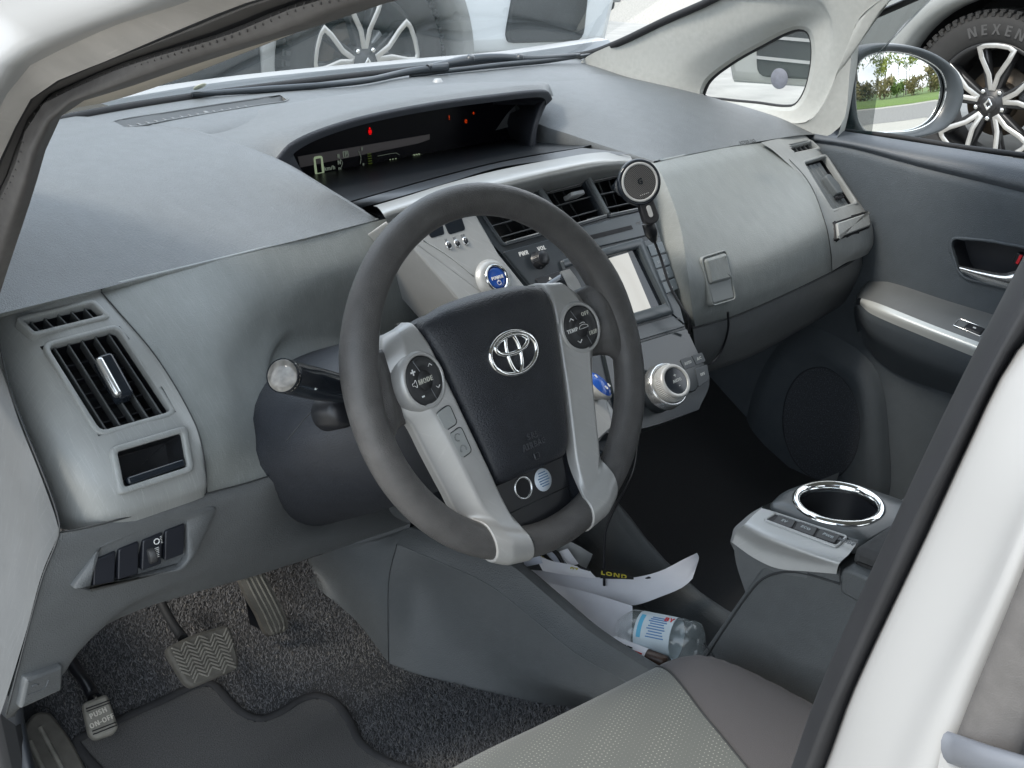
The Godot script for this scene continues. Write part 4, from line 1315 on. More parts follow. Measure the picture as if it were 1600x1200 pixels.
	for s in [-1, 1]:
		var rows := []
		for spec in [[0.575, 0.000, 0.0], [0.60, 0.002, 0.0], [0.64, 0.002, 0.0], [0.68, 0.0, 0.0], [0.705, -0.008, -0.004], [0.722, -0.026, -0.012], [0.732, -0.055, -0.02], [0.735, -0.11, -0.03]]:
			var r := []
			var pz := [-0.345, -0.3265, -0.268, -0.206, -0.196, -0.203]
			for i in 6:
				var lean := 0.0
				if s < 0: lean = [-0.055, -0.043, -0.022, 0.0, 0.0, 0.0][i] * clampf((0.68 - spec[0]) / 0.1, 0, 1)
				else: lean = [-0.05, -0.035, 0.0, 0.02, 0.02, 0.015][i] * clampf((0.68 - spec[0]) / 0.1, 0, 1) + [-0.02, -0.015, -0.01, 0.0, 0.0, 0.0][i]
				r.append(V(s * (spec[0] + lean * (1 if s > 0 else -1)), prof_y[i] + spec[2] * (1.0 if i < 2 else 0.3), pz[i] + spec[1]))
			rows.append(r)
		if s < 0:
			rows.reverse()
			# meet the picture of the seam: the first column follows the driver's side joint
			rows[7] = [V(-0.6175,1.0177,-0.345), V(-0.6122,1.0028,-0.327), V(-0.6006,0.9586,-0.268), V(-0.5952,0.9036,-0.214), V(-0.5963,0.8696,-0.2), V(-0.5956,0.8274,-0.205)]
		else:
			rows[0] = [V(0.5737,1.0169,-0.345), V(0.582,1.0009,-0.327), V(0.5804,0.959,-0.268), V(0.5516,0.9034,-0.211), V(0.5584,0.8586,-0.2), V(0.5803,0.8172,-0.206)]
		st = mb()
		if s < 0:
			holed(st, rows, 60, 60, [[Transform3D(V(1,0,0),V(0,0.7021,-0.7121),V(0,0.7121,0.7021),V(-0.6517,0.9485,-0.268)), grow([V(-0.0415,0.0519,0), V(0.0297,0.0529,0), V(0.043,-0.0498,0), V(-0.0305,-0.048,0)].map(func(q): return Vector2(q.x, q.y)), 0.003)], [Transform3D(V(1,0,0),V(0,0.65,-0.76),V(0,0.76,0.65),V(-0.6657,1.0061,-0.326)), grow([V(-0.0379,0.0037,0), V(0.0324,0.0047,0), V(0.0369,-0.0113,0), V(-0.033,-0.0118,0)].map(func(q): return Vector2(q.x, q.y)), 0.003)], [Transform3D(V(1,0,0),V(0,0.8645,-0.5026),V(0,0.5026,0.8645),V(-0.6482,0.8842,-0.203)), grow([V(-0.0305,0.0172,0), V(0.0366,0.0158,0), V(0.0302,-0.018,0), V(-0.0357,-0.0169,0)].map(func(q): return Vector2(q.x, q.y)), 0.003)]])
		else:
			holed(st, rows, 60, 60, [[Transform3D(V(1,0,0),V(0,0.7021,-0.7121),V(0,0.7121,0.7021),V(0.6534,0.9479,-0.268)), grow([V(-0.0401,0.048,0), V(0.0294,0.0499,0), V(0.0274,-0.0475,0), V(-0.0484,-0.0484,0)].map(func(q): return Vector2(q.x, q.y)), 0.003)], [Transform3D(V(1,0,0),V(0,0.65,-0.76),V(0,0.76,0.65),V(0.6482,1.0011,-0.326)), grow([V(-0.0398,0.0069,0), V(0.0274,0.0071,0), V(0.0325,-0.0071,0), V(-0.0397,-0.0062,0)].map(func(q): return Vector2(q.x, q.y)), 0.003)], [Transform3D(V(1,0,0),V(0,0.8645,-0.5026),V(0,0.5026,0.8645),V(0.6249,0.8863,-0.203)), grow([V(-0.0452,0.0164,0), V(0.0586,0.0173,0), V(0.0495,-0.0093,0), V(-0.0573,-0.0119,0)].map(func(q): return Vector2(q.x, q.y)), 0.001)]])
		part(o, "vent_panel", st, M.face_brushed)
	var vl := air_vent(o, "side_vent", Transform3D(V(1,0,0),V(0,0.7021,-0.7121),V(0,0.7121,0.7021),V(-0.6517,0.9485,-0.268)), [V(-0.0415,0.0519,0), V(0.0297,0.0529,0), V(0.043,-0.0498,0), V(-0.0305,-0.048,0)], 5, true, 0.05, M.face_brushed, M.slat, 0.007)
	for k in 5:
		st = mb()
		box(st, V(0.002, -0.034 + k * 0.017, -0.022), V(0.066, 0.0016, 0.012), 0.0004)
		part(vl, "cross_slat", st, M.black)
	st = mb()
	prism(st, rrect(0.017, 0.050, 0.004, 3), -0.004, 0.012, 0.003)
	part(vl, "vent_tab", st, M.gloss_black, shift(0.003, 0.0, 0, 0.05))
	st = mb()
	prism(st, rrect(0.0075, 0.044, 0.003, 3), 0.009, 0.0165, 0.0025)
	part(vl, "vent_tab_edge", st, M.chrome_soft, shift(-0.005, -0.001, 0, 0.05))
	var vr := air_vent(o, "side_vent", Transform3D(V(1,0,0),V(0,0.7021,-0.7121),V(0,0.7121,0.7021),V(0.6534,0.9479,-0.268)), [V(-0.0401,0.048,0), V(0.0294,0.0499,0), V(0.0274,-0.0475,0), V(-0.0484,-0.0484,0)], 0, true, 0.03, M.face_brushed, M.slat, 0.005)
	for k in 5:
		st = mb()
		box(st, V(-0.038 + k * 0.0125, 0.0, -0.010), V(0.0118, 0.092, 0.004), 0.0012)
		part(vr, "slat", st, M.slat_shut)
	st = mb()
	prism(st, rpoly([Vector2(-0.012, 0.014), Vector2(0.004, 0.016), Vector2(0.012, -0.006), Vector2(0.006, -0.026), Vector2(-0.010, -0.024)], 0.004), -0.012, 0.004, 0.002)
	part(vr, "vent_tab", st, M.slat_shut)
	st = mb()
	box(st, V(-0.002, -0.029, -0.003), V(0.020, 0.006, 0.006), 0.001)
	part(vr, "vent_tab_grip", st, M.black)
	air_vent(o, "demister_vent", Transform3D(V(1,0,0),V(0,0.65,-0.76),V(0,0.76,0.65),V(-0.6657,1.0061,-0.326)), [V(-0.0379,0.0037,0), V(0.0324,0.0047,0), V(0.0369,-0.0113,0), V(-0.033,-0.0118,0)], 5, true, 0.022, M.face_brushed, M.slat, 0.002)
	air_vent(o, "demister_vent", Transform3D(V(1,0,0),V(0,0.65,-0.76),V(0,0.76,0.65),V(0.6482,1.0011,-0.326)), [V(-0.0398,0.0069,0), V(0.0274,0.0071,0), V(0.0325,-0.0071,0), V(-0.0397,-0.0062,0)], 5, true, 0.022, M.face_brushed, M.slat, 0.002)
	# pull-out cup holder pocket on the driver's side, open; shut on the passenger's
	var cup := Node3D.new()
	cup.name = "coin_pocket"
	o.add_child(cup)
	cup.transform = Transform3D(V(1,0,0),V(0,0.8645,-0.5026),V(0,0.5026,0.8645),V(-0.6482,0.8842,-0.203))
	var pq: Array = rpoly([V(-0.0305,0.0172,0), V(0.0366,0.0158,0), V(0.0302,-0.018,0), V(-0.0357,-0.0169,0)], 0.003, 3)
	st = mb()
	frame_ring(st, rpoly(grow(flat2([V(-0.0305,0.0172,0), V(0.0366,0.0158,0), V(0.0302,-0.018,0), V(-0.0357,-0.0169,0)]), 0.006), 0.007, 3), pq, -0.014, 0.003, -0.004)
	part(cup, "surround", st, M.face_brushed)
	st = mb()
	var cr := []
	for z in [-0.003, -0.04]:
		var r := []
		for q in pq: r.append(V(q.x * (1.0 if z > -0.01 else 0.9), q.y * (1.0 if z > -0.01 else 0.9), z))
		cr.append(r)
	sheet(st, cr, true)
	prism(st, inset(pq, 0.002), -0.045, -0.038)
	part(cup, "pocket", st, M.black)
	st = mb()
	box(st, V(0.0, -0.0125, -0.003), V(0.060, 0.008, 0.008), 0.002)
	part(cup, "pocket_lip", st, M.gloss_black)
	var cupr := Node3D.new()
	cupr.name = "cup_holder_cover"
	o.add_child(cupr)
	cupr.transform = Transform3D(V(1,0,0),V(0,0.8645,-0.5026),V(0,0.5026,0.8645),V(0.6249,0.8863,-0.203))
	pq = rpoly([V(-0.0452,0.0164,0), V(0.0586,0.0173,0), V(0.0495,-0.0093,0), V(-0.0573,-0.0119,0)], 0.004, 3)
	st = mb()
	prism(st, inset(pq, 0.002), -0.02, 0.0042, 0.002)
	part(cupr, "cover", st, M.face_brushed)
	st = mb()
	frame_ring(st, grow(pq, 0.0012), inset(pq, 0.0012), -0.012, 0.0002, -0.02)
	part(cupr, "gap", st, M.slot)
	# ---- driver's side face that runs into the column recess
	st = mb()
	loft(st, [
		[V(-0.6165,1.0172,-0.346), V(-0.599,0.9576,-0.27), V(-0.5936,0.9024,-0.216), V(-0.5947,0.8683,-0.202), V(-0.594,0.8253,-0.207)],
		[V(-0.5416,1.02,-0.3462), V(-0.537,0.9729,-0.285), V(-0.5478,0.9238,-0.24), V(-0.5604,0.8735,-0.206), V(-0.5594,0.8216,-0.207)],
		[V(-0.4547,1.02,-0.3485), V(-0.4725,0.98,-0.312), V(-0.5076,0.9325,-0.272), V(-0.5242,0.8765,-0.228), V(-0.5053,0.8183,-0.209)],
		[V(-0.4018,1.02,-0.353), V(-0.4214,0.9798,-0.328), V(-0.4555,0.9323,-0.305), V(-0.478,0.8941,-0.272), V(-0.4941,0.8285,-0.215)],
		[V(-0.3352,1.02,-0.3598), V(-0.3533,0.9784,-0.338), V(-0.3864,0.9308,-0.335), V(-0.4383,0.9056,-0.315), V(-0.4867,0.8689,-0.262)],
		[V(-0.2443,1.02,-0.3664), V(-0.2532,0.9724,-0.345), V(-0.2708,0.9241,-0.352), V(-0.3346,0.8898,-0.348), V(-0.4566,0.8809,-0.295)],
		[V(-0.1948,1.02,-0.3645), V(-0.1563,0.934,-0.35), V(-0.1609,0.8789,-0.36), V(-0.2251,0.867,-0.362), V(-0.3671,0.8732,-0.33)],
		[V(-0.0963,1,-0.4055), V(-0.0679,0.8945,-0.36), V(-0.0596,0.8331,-0.37), V(-0.1271,0.8295,-0.375), V(-0.2582,0.8627,-0.36)]], 40, 50)
	part(o, "driver_face", st, M.face)
	# rolled edges along the top joint
	for line in [[V(-0.7348,1.0185,-0.3318), V(-0.6698,1.0185,-0.3394), V(-0.6186,1.0185,-0.3424)], [V(-0.6176,1.0185,-0.3415), V(-0.4441,1.0185,-0.3528), V(-0.2409,1.0185,-0.3711)], [V(0.2997,1.0185,-0.3634), V(0.4823,1.0185,-0.3642), V(0.586,1.0185,-0.3537), V(0.6491,1.0185,-0.3442)]]:
		st = mb()
		tube(st, line, 0.0035, 8, 20)
		part(o, "top_bead", st, M.face)
	st = mb()
	tube(st, [V(-0.6185,1.0177,-0.343), V(-0.6132,1.0028,-0.325), V(-0.6009,0.9592,-0.266), V(-0.596,0.9048,-0.211), V(-0.5971,0.871,-0.197), V(-0.596,0.8276,-0.203)], 0.0008, 6, 40)
	tube(st, [V(0.5707,1.0175,-0.343), V(0.5789,1.0016,-0.325), V(0.5755,0.9603,-0.265), V(0.5466,0.9049,-0.208), V(0.5533,0.8602,-0.197), V(0.5751,0.819,-0.203)], 0.0006, 6, 40)
	part(o, "joint", st, M.joint)
	# ---- glovebox side
	st = mb()
	var gl := [[V(0.2806,1.02,-0.3579), V(0.3819,1.02,-0.3591), V(0.4881,1.02,-0.3556), V(0.5752,1.0166,-0.346)],
		[V(0.2681,1.0063,-0.33), V(0.3708,1.0044,-0.33), V(0.4852,1.0051,-0.329), V(0.5835,1.0006,-0.328)],
		[V(0.2303,0.951,-0.262), V(0.3368,0.9472,-0.262), V(0.467,0.9487,-0.264), V(0.582,0.9586,-0.269)],
		[V(0.1967,0.8896,-0.215), V(0.292,0.8855,-0.211), V(0.426,0.8899,-0.209), V(0.5533,0.9029,-0.212)],
		[V(0.2001,0.8323,-0.205), V(0.2918,0.8323,-0.2), V(0.4232,0.8402,-0.198), V(0.5601,0.858,-0.201)],
		[V(0.2193,0.8057,-0.212), V(0.305,0.8027,-0.207), V(0.4372,0.8089,-0.204), V(0.582,0.8167,-0.207)]]
	loft(st, gl, 30, 40)
	st.set_smooth_group(1)
	var g0 := []
	var g9 := []
	for r in gl:
		g0.append(r[0])
		g9.append((r[0] as Vector3) + V(-0.004, 0, -0.10))
	loft(st, [g0, g9], 30, 3)
	part(o, "glovebox_door", st, M.face)
	st = mb()
	prism(st, rpoly([Vector2(-0.026, 0.036), Vector2(0.030, 0.036), Vector2(0.028, -0.036), Vector2(-0.026, -0.034)], 0.006), -0.014, 0.002, 0.003)
	var latch_at := at(V(0.2596,0.8719,-0.208), V(1, 0, 0), V(0, 0.93, -0.36))
	part(o, "glovebox_handle_recess", st, M.latch_well, latch_at)
	st = mb()
	prism(st, rpoly([Vector2(-0.024, 0.034), Vector2(0.028, 0.034), Vector2(0.027, -0.006), Vector2(-0.024, -0.004)], 0.005), 0.0, 0.007, 0.004)
	part(o, "glovebox_handle", st, M.face, latch_at)
	st = mb()
	frame_ring(st, grow(rpoly([Vector2(-0.026, 0.036), Vector2(0.030, 0.036), Vector2(0.028, -0.036), Vector2(-0.026, -0.034)], 0.006), 0.0028), rpoly([Vector2(-0.026, 0.036), Vector2(0.030, 0.036), Vector2(0.028, -0.036), Vector2(-0.026, -0.034)], 0.006), -0.01, 0.003, 0.0)
	part(o, "glovebox_handle_rim", st, M.face, latch_at)
	# below the joint: lower lip and underside
	st = mb()
	loft(st, [
		[V(0.2148,0.8025,-0.213), V(0.3068,0.7988,-0.208), V(0.4393,0.805,-0.205), V(0.581,0.8137,-0.206), V(0.6804,0.8253,-0.212), V(0.732, 0.835, -0.26)],
		[V(0.209,0.7995,-0.207), V(0.3008,0.7932,-0.203), V(0.4329,0.799,-0.2), V(0.5758,0.8078,-0.202), V(0.6876,0.8161,-0.21), V(0.732, 0.825, -0.26)],
		[V(0.2437,0.744,-0.225), V(0.3417,0.7405,-0.222), V(0.474,0.746,-0.222), V(0.6114,0.7557,-0.224), V(0.7258,0.7738,-0.232), V(0.732, 0.80, -0.27)],
		[V(0.3055,0.6897,-0.26), V(0.4185,0.6848,-0.26), V(0.542,0.6918,-0.262), V(0.676,0.7066,-0.265), V(0.7788,0.7228,-0.27), V(0.732, 0.78, -0.30)],
		[V(0.19, 0.70, -0.40), V(0.3, 0.70, -0.40), V(0.42, 0.71, -0.40), V(0.54, 0.72, -0.40), V(0.64, 0.73, -0.40), V(0.732, 0.74, -0.4)],
		[V(0.17, 0.68, -0.75), V(0.3, 0.68, -0.75), V(0.42, 0.68, -0.75), V(0.54, 0.68, -0.75), V(0.64, 0.68, -0.75), V(0.74, 0.68, -0.75)]], 30, 24)
	part(o, "lower_panel", st, M.knee)
	# ---- knee panel on the driver's side
	st = mb()
	loft(st, [
		[V(-0.7472,0.8411,-0.204), V(-0.6795,0.8329,-0.205), V(-0.5953,0.8254,-0.206), V(-0.5476,0.8199,-0.208), V(-0.5033,0.8165,-0.21), V(-0.3966,0.7592,-0.3), V(-0.2417,0.6981,-0.38)],
		[V(-0.7513,0.8354,-0.202), V(-0.6819,0.8265,-0.202), V(-0.5958,0.8171,-0.203), V(-0.5464,0.8108,-0.205), V(-0.5081,0.8061,-0.209), V(-0.3982,0.7396,-0.3), V(-0.2428,0.6788,-0.38)],
		[V(-0.7675,0.8027,-0.205), V(-0.6977,0.7811,-0.21), V(-0.5986,0.7719,-0.214), V(-0.5363,0.7683,-0.216), V(-0.5102,0.7653,-0.222), V(-0.4019,0.692,-0.3), V(-0.2527,0.6365,-0.37)],
		[V(-0.7889,0.7435,-0.215), V(-0.7251,0.7308,-0.224), V(-0.6097,0.7215,-0.232), V(-0.5271,0.7137,-0.24), V(-0.4766,0.7008,-0.255), V(-0.3857,0.6537,-0.3), V(-0.2507,0.6096,-0.36)],
		[V(-0.8054,0.6948,-0.225), V(-0.7541,0.6847,-0.234), V(-0.6741,0.7055,-0.246), V(-0.5774,0.6863,-0.256), V(-0.467,0.6636,-0.275), V(-0.3704,0.6329,-0.31), V(-0.2348,0.5912,-0.36)],
		[V(-0.8176,0.6514,-0.235), V(-0.7605,0.6613,-0.24), V(-0.7283,0.6867,-0.25), V(-0.6688,0.6872,-0.262), V(-0.5947,0.6749,-0.27), V(-0.5015,0.6525,-0.285), V(-0.2106,0.5714,-0.37)],
		[V(-0.80, 0.62, -0.27), V(-0.765, 0.64, -0.30), V(-0.72, 0.66, -0.32), V(-0.69, 0.68, -0.34), V(-0.62, 0.68, -0.36), V(-0.52, 0.67, -0.38), V(-0.35, 0.64, -0.42)]], 40, 40)
	part(o, "knee_panel", st, M.knee)
	# end of the dashboard beside the door
	st = mb()
	loft(st, [
		[V(-0.746,1.0229,-0.315), V(-0.7417,0.9975,-0.31), V(-0.7434,0.9662,-0.285), V(-0.7463,0.9358,-0.26), V(-0.7478,0.8957,-0.225), V(-0.7464,0.8608,-0.21), V(-0.7465,0.8415,-0.204)],
		[V(-0.7444,1.0155,-0.33), V(-0.7455,0.9827,-0.32), V(-0.7508,0.9471,-0.29), V(-0.7524,0.9162,-0.265), V(-0.7557,0.8814,-0.235), V(-0.7599,0.8414,-0.22), V(-0.7665,0.8035,-0.21)],
		[V(-0.7522,0.9997,-0.36), V(-0.7545,0.9564,-0.35), V(-0.7636,0.9143,-0.32), V(-0.7624,0.8797,-0.3), V(-0.7656,0.8458,-0.265), V(-0.7728,0.8031,-0.24), V(-0.7881,0.7395,-0.222)],
		[V(-0.7749,0.9342,-0.42), V(-0.7758,0.8805,-0.41), V(-0.7758,0.8328,-0.38), V(-0.7805,0.7946,-0.35), V(-0.7879,0.7631,-0.31), V(-0.8022,0.7292,-0.27), V(-0.824,0.6397,-0.245)],
		[V(-0.79, 0.98, -0.55), V(-0.79, 0.92, -0.52), V(-0.80, 0.86, -0.48), V(-0.80, 0.80, -0.44), V(-0.80, 0.74, -0.40), V(-0.805, 0.70, -0.35), V(-0.81, 0.62, -0.30)]], 40, 24)
	part(o, "end_cover", st, M.end)
	st = mb()
	tube(st, [V(-0.736,1.0098,-0.307), V(-0.744,0.9711,-0.278), V(-0.7457,0.9389,-0.254), V(-0.7472,0.8991,-0.219), V(-0.7459,0.8644,-0.204), V(-0.7482,0.8443,-0.199), V(-0.7682,0.8058,-0.202), V(-0.789,0.7466,-0.212), V(-0.817,0.6544,-0.232)], 0.0009, 6, 40)
	tube(st, [V(-0.7482,0.8443,-0.199), V(-0.726,0.8394,-0.1995), V(-0.6817,0.8344,-0.2), V(-0.5975,0.828,-0.2015), V(-0.55,0.8225,-0.2035), V(-0.5059,0.8191,-0.2055)], 0.0009, 6, 30)
	tube(st, [V(0.2063,0.8079,-0.208), V(0.2996,0.8029,-0.203), V(0.4312,0.8091,-0.2), V(0.5739,0.8172,-0.202), V(0.6737,0.8251,-0.208)], 0.0011, 6, 30)
	part(o, "joint", st, M.joint)
	# ---- switch bank
	var sb := Node3D.new()
	sb.name = "switch_bank"
	o.add_child(sb)
	sb.transform = Transform3D(V(1,0,0),V(0,0.9927,-0.1203),V(0,0.1203,0.9927),V(-0.6761,0.7882,-0.2015))
	st = mb()
	frame_ring(st, rpoly([V(-0.0699,-0.0085,0), V(-0.0323,0.0266,0), V(0.0639,0.0321,0), V(0.0907,0.0195,0), V(0.0547,-0.0248,0), V(0.0408,-0.0337,0)], 0.006, 3), rpoly([V(-0.0539,-0.0167,0), V(-0.0398,0.0214,0), V(0.0315,0.025,0), V(0.0555,0.0181,0), V(0.0494,-0.0227,0), V(0.0396,-0.0289,0)], 0.004, 3), -0.025, 0.001, -0.012)
	part(sb, "surround", st, M.knee)
	st = mb()
	prism(st, rpoly([V(-0.0553,-0.0175,0), V(-0.0407,0.0231,0), V(0.059,0.0211,0), V(0.0497,-0.0286,0)], 0.004), -0.02, -0.009)
	part(sb, "switch_plate", st, M.knee)
	var quads := [[V(-0.0436,0.012,0), V(-0.0213,0.0134,0), V(-0.0291,-0.0189,0), V(-0.0507,-0.0167,0)], [V(-0.0186,0.0137,0), V(0.0028,0.0143,0), V(-0.0042,-0.018,0), V(-0.0254,-0.0169,0)], [V(0.0067,0.0135,0), V(0.0281,0.0143,0), V(0.0206,-0.0175,0), V(-0.0005,-0.0167,0)], [V(0.0309,0.0146,0), V(0.0528,0.0149,0), V(0.0454,-0.0167,0), V(0.0244,-0.0162,0)]]
	for i in 4:
		st = mb()
		prism(st, rpoly(quads[i], 0.0022, 3), -0.010, 0.0005, 0.0012)
		part(sb, "switch_button", st, M.switch_blank)
	st = mb()
	lathe(st, [Vector2(0, 0.003), Vector2(0.007, 0.003), Vector2(0.0085, 0.0015), Vector2(0.0085, -0.004)], at(V(0.0111,-0.0048,-0.001), V(0, 0, 1), V(0, 1, 0)), 24)
	part(sb, "dimmer_wheel", st, M.button)
	for k in 6:
		st = mb()
		box(st, Vector3.ZERO, V(0.0046 - k * 0.0005, 0.0007, 0.0008), 0.0002)
		part(sb, "dimmer_mark", st, M.white_ink, Transform3D(Basis(), (V(0.0188,-0.0029,0.001)) + V(0, 0.004 - k * 0.0019, 0)))
	st = mb()
	var icon := []
	for k in 12: icon.append(V(cos(TAU * k / 12.0) * 0.0028, sin(TAU * k / 12.0) * 0.0028, 0))
	tube(st, icon, 0.0006, 5, 16, true)
	for k in 5: tube(st, [V(0.004, -0.003 + k * 0.0016, 0), V(0.0058, -0.0036 + k * 0.0018, 0)], 0.0004, 5, 2)
	part(sb, "dimmer_icon", st, M.white_ink, Transform3D(Basis(), V(0.0201,0.0078,0.001)))
	# bonnet release
	st = mb()
	prism(st, rpoly([V(-0.015,0.024,0), V(0.0249,0.013,0), V(0.0217,-0.0204,0), V(-0.0243,-0.011,0)], 0.003), -0.02, 0.008, 0.003)
	var bl := part(o, "bonnet_release", st, M.knee, Transform3D(V(0.9836,0.0459,-0.1743),V(0,0.9671,0.2545),V(0.1802,-0.2503,0.9512),V(-0.7835,0.6716,-0.2335)))
	st = mb()
	tube(st, [V(-0.0157,0.004,0.0084), V(0.0028,-0.0008,0.0084), V(0.0075,0.0076,0.0084)], 0.0004, 5, 6)
	tube(st, [V(-0.0118,0.0119,0.0084), V(-0.0076,0.0123,0.0084), V(-0.0037,0.0091,0.0084)], 0.0006, 5, 6)
	part(bl, "release_icon", st, M.grey_ink)
	# ---- windscreen outlet
	var dv := Node3D.new()
	dv.name = "windscreen_vent"
	o.add_child(dv)
	st = mb()
	var vm := []
	for i in 5: vm.append((va[i] as Vector3).lerp(vb[i], 0.5) + V(0, -0.012, 0))
	loft(st, [va, vm], 30, 3)
	part(dv, "vent_flap", st, M.vent_slope)
	st = mb()
	var low := []
	var low2 := []
	for i in 5:
		low.append((vm[i] as Vector3) + V(0, -0.03, 0))
		low2.append((vb[i] as Vector3) + V(0, -0.04, 0))
	loft(st, [vm, low, low2, vb], 30, 9)
	part(dv, "duct", st, M.slot)
	var pa := crom(vm, 20)
	var pb := crom(vb, 20)
	for k in 15:
		var a: Vector3 = pa[1 + k]
		var b: Vector3 = pb[1 + k]
		st = mb()
		loft(st, [[a + V(0, 0.009, 0), b + V(0, -0.001, 0)], [a + V(0.0, -0.03, 0), b + V(0, -0.03, 0)]], 2, 2)
		tube(st, [a + V(0, 0.009, 0), b + V(0, -0.0005, 0)], 0.0011 if k != 9 else 0.0026, 6, 2)
		part(dv, "slat", st, M.vent_bar)
	st = mb()
	tube(st, va + [vb[4], vb[3], vb[2], vb[1], vb[0]], 0.0016, 6, 60, true)
	part(dv, "vent_edge", st, M.pad)
	# sunlight sensor on the far part of the ledge
	st = mb()
	lathe(st, [Vector2(0, 0.006), Vector2(0.006, 0.005), Vector2(0.009, 0.0)], at(V(0.1847,1.112,-0.7601), V(1, 0, 0), V(0, 0, -1)), 16)
	part(o, "light_sensor", st, M.silver_dull)
	words(o, "AIRBAG", 0.008, M.pad, at(V(0.4399,1.04,-0.2998), V(1, 0, 0.05), V(0, 0.6, -0.8)), "Droid Sans", 600, 0.0012)

# ================================================================ centre stack
func build_stack() -> void:
	var o := thing("centre_stack", "black centre stack with audio screen, vents and climate dial", "centre stack", Transform3D(V(1,0,0),V(0,0.8552,-0.5183),V(0,0.5183,0.8552),V(0,1.03,-0.33)))
	var st := mb()
	prism(st, rpoly([V(-0.1397,-0.0271,0), V(0.1791,-0.0646,0), V(0.1791,-0.2506,0), V(0.1879,-0.3322,0), V(0.1436,-0.3671,0), V(0.0372,-0.3619,0), V(-0.0109,-0.3766,0), V(-0.0783,-0.3009,0)], 0.008), -0.13, -0.052, 0.003)
	var body_rows := [[V(-0.134,-0.0105,0), V(0.0269,0.0024,0), V(0.2178,0.0062,0)], [V(-0.1177,-0.0509,0), V(0.0297,-0.0541,0), V(0.207,-0.0533,0)], [V(-0.1006,-0.0811,0), V(0.0604,-0.0819,0), V(0.202,-0.0809,0)], [V(-0.0732,-0.1485,0), V(0.0588,-0.1602,0), V(0.1932,-0.1652,0)], [V(-0.0718,-0.2169,0), V(0.0463,-0.2336,0), V(0.1791,-0.2506,0)], [V(-0.0703,-0.2852,0), V(0.0456,-0.3094,0), V(0.1879,-0.3322,0)], [V(-0.0733,-0.3385,0), V(0.0314,-0.3601,0), V(0.1436,-0.3671,0)]]
	holed(st, body_rows, 70, 90, [[Transform3D(), [V(-0.1113,-0.0092,0), V(-0.0111,-0.0045,0), V(0.0049,-0.0608,0), V(-0.094,-0.0627,0)].map(func(q): return Vector2(q.x, q.y))], [Transform3D(), [V(0.0072,0.0028,0), V(0.0885,0.0051,0), V(0.1026,-0.0597,0), V(0.0246,-0.0616,0)].map(func(q): return Vector2(q.x, q.y))], [Transform3D(), [V(0.1005,0.0051,0), V(0.1912,0.0051,0), V(0.1806,-0.0619,0), V(0.1117,-0.0604,0)].map(func(q): return Vector2(q.x, q.y))]])
	st.set_smooth_group(2)
	loft(st, [[V(0.2178,0.0062,0), V(0.202,-0.0809,0), V(0.1791,-0.2506,0), V(0.1879,-0.3322,0), V(0.1436,-0.3671,0)], [V(0.2178,0.0062,0), V(0.202,-0.0809,0), V(0.1791,-0.2506,0), V(0.1879,-0.3322,0), V(0.1436,-0.3671,0)].map(func(q): return q + V(0.002, 0, -0.13))], 30, 3)
	loft(st, [[V(-0.0733,-0.3385,0), V(0.0314,-0.3601,0), V(0.1436,-0.3671,0)], [V(-0.0733,-0.3385,0), V(0.0314,-0.3601,0), V(0.1436,-0.3671,0)].map(func(q): return q + V(0, -0.01, -0.15))], 12, 3)
	part(o, "stack_body", st, M.stack_dark)
	# silver wing that runs from the rail down past the wheel
	st = mb()
	prism(st, rpoly([V(-0.2668,-0.003,0.008), V(-0.1296,-0.0073,0.008), V(-0.1145,-0.0757,0.008), V(-0.0894,-0.1321,0.008), V(-0.0456,-0.2351,0.008), V(-0.0196,-0.3295,0.008), V(-0.078,-0.3567,0.008), V(-0.1408,-0.2474,0.008), V(-0.2051,-0.1177,0.008), V(-0.2397,-0.0459,0.008)], 0.004), -0.08, 0.008, 0.0025)
	part(o, "silver_wing", st, M.silver)
	st = mb()
	tube(st, [V(-0.2221,-0.0366,0.0076), V(-0.1939,-0.0628,0.0076), V(-0.167,-0.0961,0.0076)], 0.0012, 6, 10)
	part(o, "wing_crease", st, M.silver)
	st = mb()
	prism(st, rpoly([V(-0.2133,-0.0173,0.006), V(-0.1847,-0.0227,0.006), V(-0.1873,-0.0351,0.006), V(-0.2095,-0.036,0.006)], 0.003), -0.002, 0.0088, 0.0006)
	part(o, "clock_window", st, M.gloss_black)
	st = mb()
	prism(st, rpoly([V(-0.1824,-0.0041,0.006), V(-0.1511,-0.0097,0.006), V(-0.1525,-0.0357,0.006), V(-0.1809,-0.0372,0.006)], 0.004), -0.002, 0.0088, 0.0006)
	part(o, "clock_window", st, M.gloss_black)
	var caps := ["H", "M", ":00"]
	var dots := [V(-0.1875,-0.0505,0.008), V(-0.1738,-0.0506,0.008), V(-0.1596,-0.05,0.008)]
	for i in 3:
		st = mb()
		lathe(st, [Vector2(0, 0.004), Vector2(0.0026, 0.0035), Vector2(0.0032, 0.0015), Vector2(0.0034, 0.0)], Transform3D(Basis(), dots[i]), 16, 0.8, 1.2)
		part(o, "clock_button", st, M.gloss_black)
		st = mb()
		lathe(st, [Vector2(0.0034, 0.0012), Vector2(0.0046, 0.0012), Vector2(0.005, 0.0)], Transform3D(Basis(), dots[i]), 16, 0.8, 1.2)
		part(o, "clock_button_ring", st, M.chrome_soft)
		words(o, caps[i], 0.0038, M.grey_ink, Transform3D(Basis(), (dots[i] as Vector3) + V(-0.001, 0.0075, 0)))
	# power button
	var pb := Node3D.new()
	pb.name = "power_button"
	o.add_child(pb)
	pb.transform = Transform3D(Basis(), V(-0.1393,-0.107,0.009))
	st = mb()
	lathe(st, [Vector2(0.0285, -0.004), Vector2(0.026, 0.004), Vector2(0.0215, 0.0075), Vector2(0.0185, 0.0075)], Transform3D(), 48)
	part(pb, "button_surround", st, M.silver)
	st = mb()
